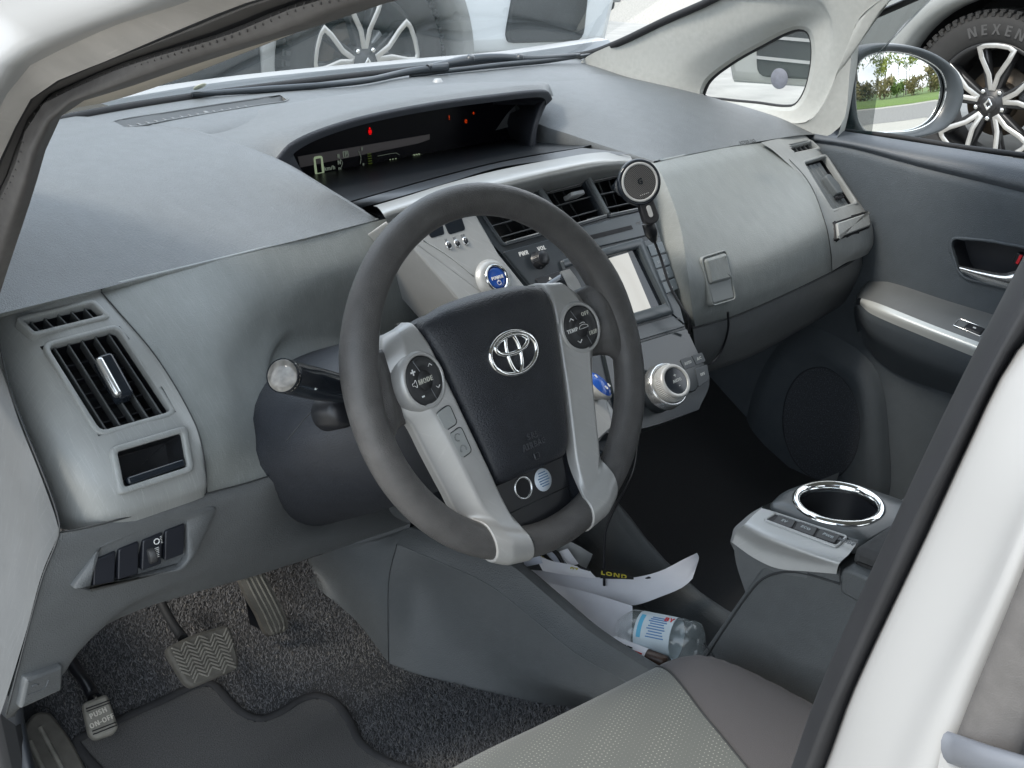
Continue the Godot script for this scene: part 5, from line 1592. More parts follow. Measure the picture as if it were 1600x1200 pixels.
	lathe(st, [Vector2(0.0185, 0.006), Vector2(0.0180, 0.0095), Vector2(0.0165, 0.010), Vector2(0.0145, 0.0075), Vector2(0.0142, 0.004)], Transform3D(), 48)
	part(pb, "button_ring", st, M.chrome)
	st = mb()
	lathe(st, [Vector2(0, 0.0075), Vector2(0.009, 0.0078), Vector2(0.0132, 0.0082), Vector2(0.0138, 0.007), Vector2(0.0138, 0.002)], Transform3D(), 40)
	part(pb, "button_cap", st, M.blue)
	words(pb, "POWER", 0.0042, M.white_ink, Transform3D(Basis(), V(0.0, 0.0, 0.0086)))
	st = mb()
	var arc := []
	for k in 13: arc.append(V(cos(PI * 0.65 + k * PI * 1.7 / 12) * 0.003, -0.0068 + sin(PI * 0.65 + k * PI * 1.7 / 12) * 0.003, 0.0086))
	tube(st, arc, 0.0004, 5, 20)
	tube(st, [V(0, -0.0062, 0.0086), V(0, -0.0030, 0.0086)], 0.0004, 5, 2)
	part(pb, "power_icon", st, M.white_ink)
	# three upper vents
	var vq := [[V(-0.1113,-0.0092,0), V(-0.0111,-0.0045,0), V(0.0049,-0.0608,0), V(-0.094,-0.0627,0)], [V(0.0072,0.0028,0), V(0.0885,0.0051,0), V(0.1026,-0.0597,0), V(0.0246,-0.0616,0)], [V(0.1005,0.0051,0), V(0.1912,0.0051,0), V(0.1806,-0.0619,0), V(0.1117,-0.0604,0)]]
	for i in 3:
		var v := air_vent(o, "centre_vent", Transform3D(Basis(), V(0, 0, 0.001)), vq[i], 3, false, 0.045, M.stack_dark, M.slat, 0.002)
		for k in 3:
			st = mb()
			var top: Vector3 = (vq[i][0] as Vector3).lerp(vq[i][1], 0.25 + k * 0.25)
			var bot: Vector3 = (vq[i][3] as Vector3).lerp(vq[i][2], 0.25 + k * 0.25)
			tube(st, [top + V(0, -0.002, -0.028), bot + V(0, 0.002, -0.028)], 0.0012, 6, 2)
			part(v, "cross_slat", st, M.slat)
		st = mb()
		tube(st, [(vq[i][3] as Vector3) + V(0, -0.0012, 0.0048), (vq[i][2] as Vector3) + V(0, -0.0012, 0.0048)], 0.0011, 6, 2)
		part(v, "vent_sill", st, M.silver_dull)
		if i == 1:
			st = mb()
			prism(st, rrect(0.026, 0.007, 0.002, 3), -0.008, 0.010, 0.002, Transform3D(Basis(), V(0.0601,-0.0222,0)))
			part(v, "vent_tab", st, M.silver_dull)
	for q in [[V(-0.0018,-0.0004,0), V(0.0172,-0.0612,0)], [V(0.0945,0.0051,0), V(0.1075,-0.0606,0)]]:
		st = mb()
		var a: Vector3 = q[0]
		var b: Vector3 = q[1]
		box(st, Vector3.ZERO, V(a.distance_to(b), 0.0075, 0.012), 0.002, at((a + b) * 0.5 + V(0, 0, 0.001), b - a, V(0.3, 1, 0).cross(b - a).cross(a - b) if false else Vector3(-(b - a).y, (b - a).x, 0)))
		part(o, "vent_divider", st, M.slat_shut)
	# disc slot panel
	st = mb()
	prism(st, rpoly([V(0.021,-0.0685,0), V(0.182,-0.0671,0), V(0.1774,-0.1045,0), V(0.0312,-0.1008,0)], 0.003), -0.02, 0.0035, 0.0015)
	part(o, "disc_panel", st, M.stack_face)
	st = mb()
	prism(st, rpoly([V(0.0464,-0.0824,0.0036), V(0.1452,-0.0838,0.0036), V(0.1461,-0.0899,0.0036), V(0.048,-0.0893,0.0036)], 0.001), 0.0, 0.0041)
	part(o, "disc_slot", st, M.slot)
	words(o, "DISC", 0.0035, M.grey_ink, Transform3D(Basis(), V(0.1625,-0.083,0.0036)))
	# volume side
	st = mb()
	prism(st, rpoly([V(-0.1006,-0.074,0), V(0.0454,-0.0732,0), V(0.0331,-0.1714,0), V(-0.0668,-0.15,0)], 0.003), -0.02, 0.0025, 0.0012)
	part(o, "audio_panel", st, M.stack_dark)
	st = mb()
	lathe(st, [Vector2(0, 0.016), Vector2(0.0085, 0.0158), Vector2(0.0098, 0.0148), Vector2(0.0104, 0.004), Vector2(0.0125, 0.0035), Vector2(0.0125, 0.002)], Transform3D(Basis(), V(-0.0489,-0.0974,0)), 32)
	for k in 28:
		var a := TAU * k / 28.0
		tube(st, [(V(-0.0489,-0.0974,0)) + V(cos(a) * 0.0102, sin(a) * 0.0102, 0.0045), (V(-0.0489,-0.0974,0)) + V(cos(a) * 0.0100, sin(a) * 0.0100, 0.0145)], 0.0006, 4, 1)
	part(o, "volume_knob", st, M.black)
	words(o, "PWR", 0.0058, M.white_ink, Transform3D(Basis(), V(-0.069,-0.0832,0.0026)))
	words(o, "VOL", 0.0058, M.white_ink, Transform3D(Basis(), V(-0.0353,-0.0827,0.0026)))
	st = mb()
	prism(st, rpoly([V(-0.0662,-0.1201,0), V(-0.0182,-0.1187,0), V(-0.0167,-0.1376,0), V(-0.0654,-0.1376,0)], 0.002), 0.0, 0.0045, 0.001)
	part(o, "eject_button", st, M.black)
	st = mb()
	prism(st, [Vector2(-0.003, 0), Vector2(0.003, 0), Vector2(0, 0.0036)], 0, 0.0006, 0, Transform3D(Basis(), V(-0.0423,-0.1269,0.0045)))
	box(st, V(0, -0.0016, 0.0003), V(0.0058, 0.0012, 0.0006), 0.0002, Transform3D(Basis(), V(-0.0423,-0.1269,0.0045)))
	part(o, "eject_icon", st, M.white_ink)
	# screen
	var sc := Node3D.new()
	sc.name = "audio_screen"
	o.add_child(sc)
	st = mb()
	var so: Array = rpoly([V(-0.013,-0.1058,0), V(0.155,-0.1062,0), V(0.1598,-0.2248,0), V(-0.0083,-0.2186,0)], 0.004)
	var si: Array = rpoly([V(-0.0125,-0.1171,0), V(0.1383,-0.1187,0), V(0.1493,-0.2074,0), V(-0.0127,-0.2026,0)], 0.002)
	frame_ring(st, so, si, -0.002, 0.0085, 0.001)
	part(sc, "screen_bezel", st, M.stack_face)
	st = mb()
	prism(st, grow(si, 0.001), -0.004, 0.0012)
	part(sc, "screen_border", st, M.gloss_black)
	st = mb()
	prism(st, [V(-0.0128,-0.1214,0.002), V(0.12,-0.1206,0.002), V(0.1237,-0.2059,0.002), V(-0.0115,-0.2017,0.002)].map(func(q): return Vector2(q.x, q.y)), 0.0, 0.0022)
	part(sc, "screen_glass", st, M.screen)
	st = mb()
	prism(st, rpoly([V(-0.0092,-0.2203,0), V(0.1601,-0.2269,0), V(0.1775,-0.2481,0), V(-0.0031,-0.2405,0)], 0.002), -0.02, 0.003, 0.001)
	part(o, "screen_base", st, M.stack_face)
	# key column
	st = mb()
	prism(st, rpoly([V(0.1582,-0.1108,0), V(0.1968,-0.1114,0), V(0.179,-0.2455,0), V(0.1624,-0.2254,0)], 0.003), -0.02, 0.0022, 0.001)
	part(o, "key_plate", st, M.stack_face)
	var keys := [[V(0.1607,-0.1193,0), V(0.1941,-0.1189,0), V(0.1934,-0.136,0), V(0.16,-0.1361,0)], [V(0.1603,-0.1382,0), V(0.1937,-0.1381,0), V(0.193,-0.1551,0), V(0.1596,-0.155,0)], [V(0.1599,-0.1571,0), V(0.192,-0.1569,0), V(0.1913,-0.1739,0), V(0.16,-0.175,0)], [V(0.1603,-0.1771,0), V(0.1916,-0.176,0), V(0.1909,-0.193,0), V(0.161,-0.1942,0)]]
	var key_say := ["M", "SETUP", "CAR", "TEL"]
	for i in 4:
		st = mb()
		prism(st, rpoly(keys[i], 0.0015, 2), -0.003, 0.0052, 0.001)
		part(o, "key_button", st, M.stack_key)
		var c: Vector3 = (keys[i][0] + keys[i][2]) * 0.5
		if i == 0:
			st = mb()
			for d in [-0.0026, 0.0004]: prism(st, [Vector2(d, 0.002), Vector2(d, -0.002), Vector2(d + 0.0028, 0)], 0, 0.0005, 0, Transform3D(Basis(), c + V(0, 0, 0.0052)))
			box(st, V(0.0036, 0, 0.0003), V(0.0008, 0.004, 0.0006), 0.0002, Transform3D(Basis(), c + V(0, 0, 0.0052)))
			part(o, "track_icon", st, M.white_ink)
		elif i == 3:
			st = mb()
			tube(st, [c + V(-0.003, 0.003, 0.0054), c + V(-0.0015, -0.0005, 0.0054), c + V(0.0025, -0.003, 0.0054)], [0.0011, 0.0005, 0.0011], 6, 8)
			part(o, "phone_icon", st, M.white_ink)
		else:
			words(o, key_say[i], 0.0042, M.key_ink, Transform3D(Basis(), c + V(0, 0, 0.0052)))
	words(o, "PASS", 0.003, M.grey_ink, Transform3D(Basis(), V(0.1687,-0.2339,0.0032)))
	# climate plate
	st = mb()
	prism(st, rpoly([V(0.0016,-0.2436,0), V(0.1773,-0.2511,0), V(0.1847,-0.3192,0), V(0.147,-0.3405,0), V(-0.0132,-0.3203,0)], 0.004), -0.03, 0.0045, 0.0015)
	part(o, "climate_plate", st, M.climate)
	var ck := [[V(0.1374,-0.2904,0), V(0.1633,-0.2914,0), V(0.1649,-0.3068,0), V(0.1403,-0.306,0)], [V(0.1651,-0.2909,0), V(0.1883,-0.2921,0), V(0.1891,-0.3064,0), V(0.1667,-0.3063,0)], [V(0.1611,-0.3108,0), V(0.1893,-0.3114,0), V(0.1829,-0.3328,0), V(0.1551,-0.3369,0)]]
	var ck_say := ["AUTO", "A/C", "OFF"]
	for i in 3:
		st = mb()
		prism(st, rpoly(ck[i], 0.0014, 2), 0.0, 0.0054, 0.0006)
		part(o, "climate_button", st, M.stack_dark)
		words(o, ck_say[i], 0.0042, M.key_ink, Transform3D(Basis(), (ck[i][0] + ck[i][2]) * 0.5 + V(0, 0, 0.0056)))
	# gear selector: blue dome on a silver stub, silver surround below
	st = mb()
	prism(st, rpoly([V(-0.0481,-0.284,0.006), V(-0.0296,-0.2967,0.006), V(-0.0362,-0.3405,0.006), V(-0.0867,-0.3535,0.006), V(-0.0825,-0.31,0.006)], 0.006), 0.004, 0.012, 0.003)
	part(o, "selector_base", st, M.silver_dull)

	# climate dial, a thing of its own that turns
	var k := thing("climate_dial", "large knurled silver climate dial with black face below the audio screen", "dial", Transform3D(V(0.9928,0.0726,0.0956),V(0,0.7964,-0.6048),V(-0.1201,0.6005,0.7906),V(0.0685,0.7771,-0.138)))
	st = mb()
	lathe(st, [Vector2(0.0330, -0.012), Vector2(0.0315, 0.0), Vector2(0.0300, 0.0025), Vector2(0.0275, 0.0025), Vector2(0.026, 0.0)], Transform3D(), 56)
	part(k, "dial_collar", st, M.chrome_soft)
	st = mb()
	lathe(st, [Vector2(0.031, -0.012), Vector2(0.030, -0.05), Vector2(0.02, -0.06)], Transform3D(), 40)
	part(k, "dial_housing", st, M.stack_dark)
	st = mb()
	lathe(st, [Vector2(0.0262, 0.001), Vector2(0.0258, 0.004), Vector2(0.0248, 0.015), Vector2(0.0225, 0.0185), Vector2(0.0190, 0.0180), Vector2(0.0185, 0.0165)], Transform3D(), 56)
	for i in 60:
		var a := TAU * i / 60.0
		tube(st, [V(cos(a) * 0.0258, sin(a) * 0.0258, 0.0045), V(cos(a) * 0.0247, sin(a) * 0.0247, 0.0145)], 0.0007, 4, 1)
	part(k, "dial_grip", st, M.silver)
	st = mb()
	lathe(st, [Vector2(0, 0.0172), Vector2(0.012, 0.0172), Vector2(0.0188, 0.0168)], Transform3D(), 40)
	part(k, "dial_face", st, M.gloss_black)
	words(k, "AUTO", 0.0042, M.key_ink, Transform3D(Basis(), V(0.002, 0.0, 0.0174)))
	words(k, "+", 0.006, M.key_ink, Transform3D(Basis(), V(0.002, 0.0075, 0.0174)))
	words(k, "-", 0.006, M.key_ink, Transform3D(Basis(), V(0.002, -0.0075, 0.0174)))

	var g := thing("gear_selector", "short silver gear selector with blue domed cap behind the steering wheel", "gear selector", at(V(-0.0472,0.8003,-0.165), V(0.917, -0.154, -0.367), V(-0.2, 0.62, -0.76)))
	st = mb()
	lathe(st, [Vector2(0.006, -0.05), Vector2(0.008, -0.02), Vector2(0.017, -0.008), Vector2(0.0235, -0.002), Vector2(0.0235, 0.002), Vector2(0.021, 0.004)], Transform3D(), 40, 0.85, 1.0)
	part(g, "selector_knob", st, M.silver)
	st = mb()
	lathe(st, [Vector2(0, 0.0105), Vector2(0.010, 0.0095), Vector2(0.017, 0.0068), Vector2(0.0212, 0.0035)], Transform3D(), 40, 0.85, 1.0)
	part(g, "selector_cap", st, M.blue)
	for q in [["R", -0.004, 0.010], ["N", -0.004, 0.0], ["D", -0.004, -0.010], ["B", 0.007, -0.009]]:
		words(g, q[0], 0.0055, M.white_ink, Transform3D(Basis(), V(q[1], q[2], 0.0094)))

	# ---- phone holder clipped to the right vent, and its lead
	var ph := thing("phone_holder", "round black magnetic phone holder clipped to the right centre vent", "phone holder", Transform3D(V(0.9076,0.1202,0.4022),V(0,0.9581,-0.2863),V(-0.4198,0.2599,0.8696),V(0.0888,1.0407,-0.225)))
	st = mb()
	lathe(st, [Vector2(0.0, -0.006), Vector2(0.027, -0.006), Vector2(0.0305, -0.004), Vector2(0.0315, 0.0), Vector2(0.0308, 0.0035), Vector2(0.029, 0.005), Vector2(0.0275, 0.0045)], Transform3D(), 56)
	part(ph, "holder_body", st, M.gloss_black)
	st = mb()
	lathe(st, [Vector2(0, 0.0043), Vector2(0.0232, 0.0043)], Transform3D(), 48)
	part(ph, "holder_pad", st, M.carbon)
	for i in 22:
		st = mb()
		var y := -0.021 + i * 0.002
		var half := sqrt(maxf(0.0225 * 0.0225 - y * y, 0.0))
		box(st, V(0, y, 0.0045), V(2 * half, 0.0009, 0.0009), 0.0002, Transform3D(Basis(Vector3(0, 0, 1), 0.5), Vector3.ZERO))
		part(ph, "pad_ridge", st, M.ridge)
	st = mb()
	lathe(st, [Vector2(0.0232, 0.0043), Vector2(0.0236, 0.0052), Vector2(0.0262, 0.0052), Vector2(0.0268, 0.0043)], Transform3D(), 56)
	part(ph, "magnet_ring", st, M.magnet)
	words(ph, "G", 0.008, M.gloss_black, Transform3D(Basis(), V(0, 0.001, 0.0050)), "Droid Sans", 800, 0.0012)
	words(ph, "- - - - -", 0.0035, M.white_ink, Transform3D(Basis(Vector3(0, 0, 1), 0.12), V(0.003, -0.0165, 0.0050)), "Droid Sans", 600, 0.001)
	var tail := Transform3D(Basis(Vector3(0, 0, 1), 0.16), V(0.0075, -0.041, -0.002))
	st = mb()
	prism(st, rpoly([Vector2(-0.011, 0.02), Vector2(0.011, 0.02), Vector2(0.012, -0.012), Vector2(0.006, -0.018), Vector2(-0.006, -0.018), Vector2(-0.012, -0.012)], 0.006), -0.005, 0.004, 0.002, tail)
	part(ph, "holder_tail", st, M.carbon)
	st = mb()
	prism(st, rrect(0.0065, 0.017, 0.0032, 4), 0.003, 0.0052, 0.0006, tail)
	part(ph, "light_bar", st, M.magnet)
	st = mb()
	lathe(st, [Vector2(0.0, -0.006), Vector2(0.013, -0.007), Vector2(0.013, -0.030), Vector2(0.010, -0.034), Vector2(0.006, -0.055)], Transform3D(Basis(), V(-0.012, -0.002, 0)), 32)
	part(ph, "vent_clip", st, M.gloss_black)
	st = mb()
	lathe(st, [Vector2(0.0135, -0.010), Vector2(0.0142, -0.011), Vector2(0.0142, -0.022), Vector2(0.0135, -0.023)], Transform3D(Basis(), V(-0.012, -0.002, 0)), 32)
	part(ph, "clip_band", st, M.chrome_soft)
	var lead := thing("charging_lead", "black charging lead hanging from the phone holder past the screen keys", "cable")
	st = mb()
	tube(st, [V(0.1153,0.9798,-0.228), V(0.1193,0.9685,-0.226), V(0.1312,0.9512,-0.228)], [0.0085, 0.0095, 0.0045], 12, 8)
	part(lead, "plug", st, M.black)
	st = mb()
	tube(st, [V(0.1312,0.9512,-0.228), V(0.1416,0.9234,-0.222), V(0.1422,0.8892,-0.205), V(0.1489,0.8626,-0.19), V(0.1587,0.8416,-0.18), V(0.169,0.8153,-0.185)], 0.0021, 8, 40)
	part(lead, "cable", st, M.black)
	var lead2 := thing("charging_lead", "thin black lead looping down from under the glovebox to the stack", "cable")
	st = mb()
	tube(st, [V(0.2809,0.8164,-0.2), V(0.2854,0.7926,-0.2), V(0.2984,0.7651,-0.212), V(0.2959,0.7428,-0.218), V(0.2704,0.7323,-0.215), V(0.2341,0.7408,-0.205)], 0.0019, 8, 30)
	part(lead2, "cable", st, M.black)
	var lead3 := thing("charging_lead", "thin black lead dropping below the stack into the console tray", "cable")
	st = mb()
	tube(st, [V(0.03,0.7457,-0.1551), V(0.02,0.6775,-0.1496), V(0.01,0.648,-0.1498), V(0,0.6026,-0.1662), V(-0.01,0.5614,-0.1748), V(-0.015,0.5228,-0.1711), V(-0.02,0.4795,-0.1646)], 0.0021, 8, 40)
	part(lead3, "cable", st, M.black)

# ================================================================ steering wheel (local: x right, y up in its plane, z to the driver)
func build_wheel() -> void:
	var o := thing("steering_wheel", "grey steering wheel with dark airbag cover and silver lower spokes", "steering wheel", Transform3D(V(1,0,0),V(0,0.9205,-0.3907),V(0,0.3907,0.9205),V(-0.365,0.96,0)))
	# rim: a ring that is fuller at the hand grips and a little flat below
	var st := mb()
	var rows := []
	for i in 97:
		var t := TAU * i / 96.0
		var c := V(cos(t) * 0.1700, sin(t) * (0.1700 if sin(t) > 0 else 0.1705), 0)
		var grip := exp(-pow((absf(wrapf(t - PI * 0.10, -PI, PI))) / 0.22, 2)) + exp(-pow((absf(wrapf(t - PI * 0.90, -PI, PI))) / 0.22, 2))
		var rr := 0.0162 + 0.0016 * grip
		var d := V(cos(t), sin(t), 0)
		var r := []
		for k in 24:
			var a := TAU * k / 24.0
			# a slightly egg-shaped section
			r.append(c + d * cos(a) * rr * (1.0 + 0.05 * sin(a)) + V(0, 0, sin(a) * rr * 1.04))
		rows.append(r)
	sheet(st, rows, true)
	part(o, "rim", st, M.leather)
	# grips that join the rim to the spokes at the height of the keys
	for s in [-1, 1]:
		st = mb()
		rows = []
		for spec in [[0.168, 0.016, 0.064, 0.009, -0.003], [0.157, 0.016, 0.052, 0.0125, -0.003], [0.146, 0.017, 0.041, 0.0130, -0.004], [0.136, 0.018, 0.0375, 0.0085, -0.009], [0.124, 0.018, 0.036, 0.005, -0.013]]:
			var r := []
			for k in 28:
				var a := TAU * k / 28.0
				var cx := signf(cos(a)) * pow(absf(cos(a)), 0.7)
				r.append(V(s * spec[0], spec[1] + cx * spec[2], spec[4] + sin(a) * spec[3]))
			rows.append(r)
		loft(st, rows, 28, 16, true)
		part(o, "rim_grip", st, M.leather)
	# airbag cover
	st = mb()
	rows = []
	for spec in [[0.0785, 0.060, -0.030, -0.030], [0.0795, 0.074, -0.018, -0.016], [0.073, 0.0835, -0.009, 0.004], [0.055, 0.0835, -0.003, 0.0135], [0.020, 0.0770, 0.0, 0.0165], [-0.02, 0.0690, 0.0, 0.0160], [-0.06, 0.0600, 0.0, 0.0130], [-0.090, 0.0535, -0.001, 0.0085], [-0.1025, 0.0490, -0.006, 0.002], [-0.1055, 0.0470, -0.016, -0.014]]:
		var r := []
		var w: float = spec[1]
		var crown := 0.009 if spec[0] > 0.05 else 0.0
		for q in [-1.0, -0.985, -0.93, -0.6, 0.0, 0.6, 0.93, 0.985, 1.0]:
			var f := absf(q)
			var h: float = lerpf(spec[3], spec[2], pow(f, 5))
			if f > 0.97: h = spec[2] - 0.004 * (f - 0.97) / 0.015 - 0.002
			r.append(V(q * w, spec[0] - crown * f * f * f, h))
		rows.append(r)
	loft(st, rows, 48, 48)
	part(o, "airbag_cover", st, M.airbag)
	# dark web behind the cover, hub and boss
	st = mb()
	prism(st, rpoly([Vector2(-0.118, 0.060), Vector2(-0.06, 0.073), Vector2(0.06, 0.073), Vector2(0.118, 0.060), Vector2(0.115, -0.01), Vector2(0.075, -0.1), Vector2(0.062, -0.158), Vector2(-0.062, -0.158), Vector2(-0.075, -0.1), Vector2(-0.115, -0.01)], 0.01), -0.035, -0.0145, 0.002)
	lathe(st, [Vector2(0.05, -0.03), Vector2(0.055, -0.05), Vector2(0.05, -0.07)], Transform3D(), 32)
	part(o, "hub", st, M.shroud)
	# silver spokes
	for s in [-1, 1]:
		st = mb()
		rows = []
		for spec in [[0.0665, 0.113, 0.0885, -0.026, -0.022, -0.028], [0.063, 0.1200, 0.0870, -0.010, -0.007, -0.018], [0.045, 0.1310, 0.0830, 0.0, 0.003, -0.009], [0.016, 0.1325, 0.0775, 0.002, 0.005, -0.008], [-0.010, 0.1275, 0.0725, 0.002, 0.006, -0.008], [-0.022, 0.1215, 0.0705, 0.003, 0.0065, -0.008], [-0.05, 0.1140, 0.0650, 0.004, 0.007, -0.010], [-0.09, 0.1040, 0.0570, 0.005, 0.007, -0.010], [-0.115, 0.0970, 0.0525, 0.006, 0.007, -0.009]]:
			var a: float = spec[1]
			var b: float = spec[2]
			var r := []
			var y: float = spec[0]
			for q in [[0.0, spec[5] - 0.010], [0.0, spec[5]], [0.02, spec[5] + 0.002], [0.34, maxf(spec[3], spec[4]) + 0.0014], [0.385, maxf(spec[3], spec[4]) + 0.0022], [0.43, maxf(spec[3], spec[4]) + 0.0017], [0.96, spec[4] - 0.002], [1.0, spec[4] - 0.004], [1.0, spec[4] - 0.016]]:
				r.append(V(s * lerpf(a, b, q[0]), y + 0.007 * q[0] * clampf((y - 0.03) / 0.04, 0, 1), q[1]))
			rows.append(r)
		# the foot wraps round the rim, a little proud of it
		for th in [2.55, 2.0, 1.45, 0.9, 0.35, -0.2, -0.75]:
			var r := []
			for q in [0.0, 0.0, 0.02, 0.34, 0.385, 0.43, 0.96, 1.0, 1.0]:
				var x: float = lerpf(0.0860, 0.0440, q) - 0.004 * (2.55 - th) / 3.3
				var up: float = 0.0180 + (0.0026 if q > 0.3 and q < 0.45 else 0.0006) - (0.004 if r.size() == 0 or r.size() == 8 else 0.0)
				var rho: float = 0.1702 + cos(th) * up
				r.append(V(s * x, -sqrt(rho * rho - x * x), sin(th) * up * 1.05))
			rows.append(r)
		loft(st, rows, 40, 70)
		part(o, "spoke", st, M.spoke)
	# key pods
	for s in [-1, 1]:
		var pod := Node3D.new()
		pod.name = "key_pod"
		o.add_child(pod, true)
		pod.transform = Transform3D(Basis(Vector3(0, 1, 0), -s * 0.10) * Basis(Vector3(0, 0, 1), 0.04), V(s * 0.1045, 0.0165, 0.0085))
		st = mb()
		lathe(st, [Vector2(0.0280, -0.016), Vector2(0.0272, -0.006), Vector2(0.0252, -0.0005), Vector2(0.0232, 0.0004), Vector2(0.0222, -0.0010)], Transform3D(), 56, 1.0, 1.06)
		part(pod, "pod_ring", st, M.spoke)
		st = mb()
		lathe(st, [Vector2(0, 0.0008), Vector2(0.0084, 0.0006), Vector2(0.0086, 0.0), Vector2(0.0090, 0.0), Vector2(0.0092, 0.0008), Vector2(0.0205, -0.0004), Vector2(0.0218, -0.0018), Vector2(0.0222, -0.004)], Transform3D(), 56, 1.0, 1.06)
		part(pod, "pod_key", st, M.button)
		st = mb()
		for a in [1.92, -1.22]:
			tube(st, [V(cos(a) * 0.0095, sin(a) * 0.0098, 0.0008), V(cos(a) * 0.0208, sin(a) * 0.0216, -0.0002)], 0.0005, 5, 2)
		part(pod, "key_gap", st, M.grey_ink)
		if s < 0:
			words(pod, "+", 0.0085, M.white_ink, shift(-0.0115, 0.0105, 0.0008))
			words(pod, "-", 0.0085, M.white_ink, shift(-0.0085, -0.0125, 0.0008))
			words(pod, "MODE", 0.0046, M.key_bright, shift(0, 0, 0.0009))
			st = mb()
			tube(st, [V(-0.0165, -0.0012, 0.001), V(-0.0165, 0.0012, 0.001), V(-0.0148, 0.0012, 0.001), V(-0.0120, 0.0034, 0.001), V(-0.0120, -0.0034, 0.001), V(-0.0148, -0.0012, 0.001)], 0.0003, 5, 30, true)
			part(pod, "speaker_icon", st, M.white_ink)
			for q in [[0.0105, 0.0120, 1.0], [0.0125, -0.0100, -1.0]]:
				st = mb()
				tube(st, [V(q[0] - 0.0024, q[1] - 0.0012 * q[2], 0.0008), V(q[0], q[1] + 0.0012 * q[2], 0.0008)], 0.0004, 5, 2)
				tube(st, [V(q[0] + 0.0024, q[1] - 0.0012 * q[2], 0.0008), V(q[0], q[1] + 0.0012 * q[2], 0.0008)], 0.0004, 5, 2)
				part(pod, "arrow_icon", st, M.white_ink)
		else:
			words(pod, "TEMP", 0.0040, M.white_ink, shift(-0.0130, 0.0002, 0.0008))
			words(pod, "OFF", 0.0042, M.key_bright, shift(0.0095, 0.0125, 0.0004))
			words(pod, "TRIP", 0.0042, M.key_bright, shift(0.0125, -0.0088, 0.0004))
			for q in [[-0.0105, 0.0112, 1.0], [-0.0075, -0.0132, -1.0]]:
				st = mb()
				tube(st, [V(q[0] - 0.0028, q[1] - 0.0014 * q[2], 0.0008), V(q[0], q[1] + 0.0014 * q[2], 0.0008)], 0.0005, 5, 2)
				tube(st, [V(q[0] + 0.0028, q[1] - 0.0014 * q[2], 0.0008), V(q[0], q[1] + 0.0014 * q[2], 0.0008)], 0.0005, 5, 2)
				part(pod, "arrow_icon", st, M.white_ink)
			st = mb()
			tube(st, [V(-0.006, -0.001, 0.001), V(-0.005, 0.0012, 0.001), V(-0.002, 0.0024, 0.001), V(0.002, 0.0022, 0.001), V(0.0055, 0.0005, 0.001), V(0.006, -0.001, 0.001)], 0.0004, 5, 20)
			tube(st, [V(-0.006, -0.0014, 0.001), V(0.006, -0.0014, 0.001)], 0.0004, 5, 2)
			tube(st, [V(-0.004, 0.0042, 0.001), V(0.001, 0.0048, 0.001), V(0.003, 0.0036, 0.001)], 0.0004, 5, 8)
			part(pod, "recirculation_icon", st, M.white_ink, shift(0.0022, 0.0, 0.0))
	# two keys on the left spoke
	for q in [[-0.0920, -0.0235, 0.0175, 0.0190], [-0.0850, -0.0500, 0.0165, 0.0260]]:
		st = mb()
		prism(st, rpoly([Vector2(-q[2] * 0.52, q[3] * 0.5), Vector2(q[2] * 0.5, q[3] * 0.5), Vector2(q[2] * 0.46, -q[3] * 0.5), Vector2(-q[2] * 0.46, -q[3] * 0.5)], 0.004), -0.006, 0.0, 0.0007, shift(q[0], q[1], 0.0088, 0.20))
		var key := part(o, "spoke_key", st, M.spoke_key)
		st = mb()
		var ring: Array = rpoly([Vector2(-q[2] * 0.52, q[3] * 0.5), Vector2(q[2] * 0.5, q[3] * 0.5), Vector2(q[2] * 0.46, -q[3] * 0.5), Vector2(-q[2] * 0.46, -q[3] * 0.5)], 0.004)
		frame_ring(st, grow(ring, 0.0007), ring, -0.004, -0.0006, -0.004, shift(q[0], q[1], 0.0088, 0.20))
		part(key, "key_gap", st, M.joint)
	for q in [[-0.087, -0.0440, 0.5], [-0.0845, -0.0562, -0.5]]:
		st = mb()
		var arc := []
		for k in 9: arc.append(V(q[0] + cos(q[2] + k * 0.55) * 0.0034, q[1] + sin(q[2] + k * 0.55) * 0.0034, 0.0092))
		tube(st, arc, 0.0006, 5, 16)
		part(o, "phone_key_icon", st, M.grey_mid)
	# bottom bezel, round socket, data label
	st = mb()
	prism(st, rpoly([Vector2(-0.050, -0.104), Vector2(0.050, -0.104), Vector2(0.044, -0.160), Vector2(-0.044, -0.160)], 0.004), -0.03, -0.010, 0.002)
	part(o, "lower_bezel", st, M.black)
	st = mb()
	tube(st, [V(-0.047, -0.136, -0.0095), V(0.046, -0.136, -0.0095)], 0.0006, 5, 2)
	part(o, "bezel_line", st, M.joint)
	st = mb()
	lathe(st, [Vector2(0.0118, -0.001), Vector2(0.0118, 0.0012), Vector2(0.0108, 0.0018), Vector2(0.0098, 0.0012), Vector2(0.0096, -0.003)], Transform3D(Basis(), V(-0.013, -0.1182, -0.010)), 36)
	part(o, "socket_ring", st, M.chrome_soft)
	st = mb()
	lathe(st, [Vector2(0, 0.0003), Vector2(0.0095, 0.0003)], Transform3D(Basis(), V(-0.013, -0.1182, -0.010)), 28)
	part(o, "socket", st, M.slot)
	st = mb()
	lathe(st, [Vector2(0, 0.0006), Vector2(0.0115, 0.0006), Vector2(0.0118, 0.0)], Transform3D(Basis(), V(0.0145, -0.1190, -0.0098)), 28, 0.95, 1.0)
	part(o, "round_label", st, M.label_blue)
	for k in 6:
		st = mb()
		box(st, V(0.0145 + 0.001 * (k % 2), -0.1115 - k * 0.0027, -0.0088), V(0.0155 - absf(k - 2.5) * 0.0022, 0.0011, 0.0005), 0.0002)
		part(o, "label_print", st, M.label_print)
	# emblem: three linked ovals
	var em := Node3D.new()
	em.name = "emblem"
	o.add_child(em)
	em.transform = Transform3D(Basis(), V(-0.0015, 0.0150, 0.0170))
	st = mb()
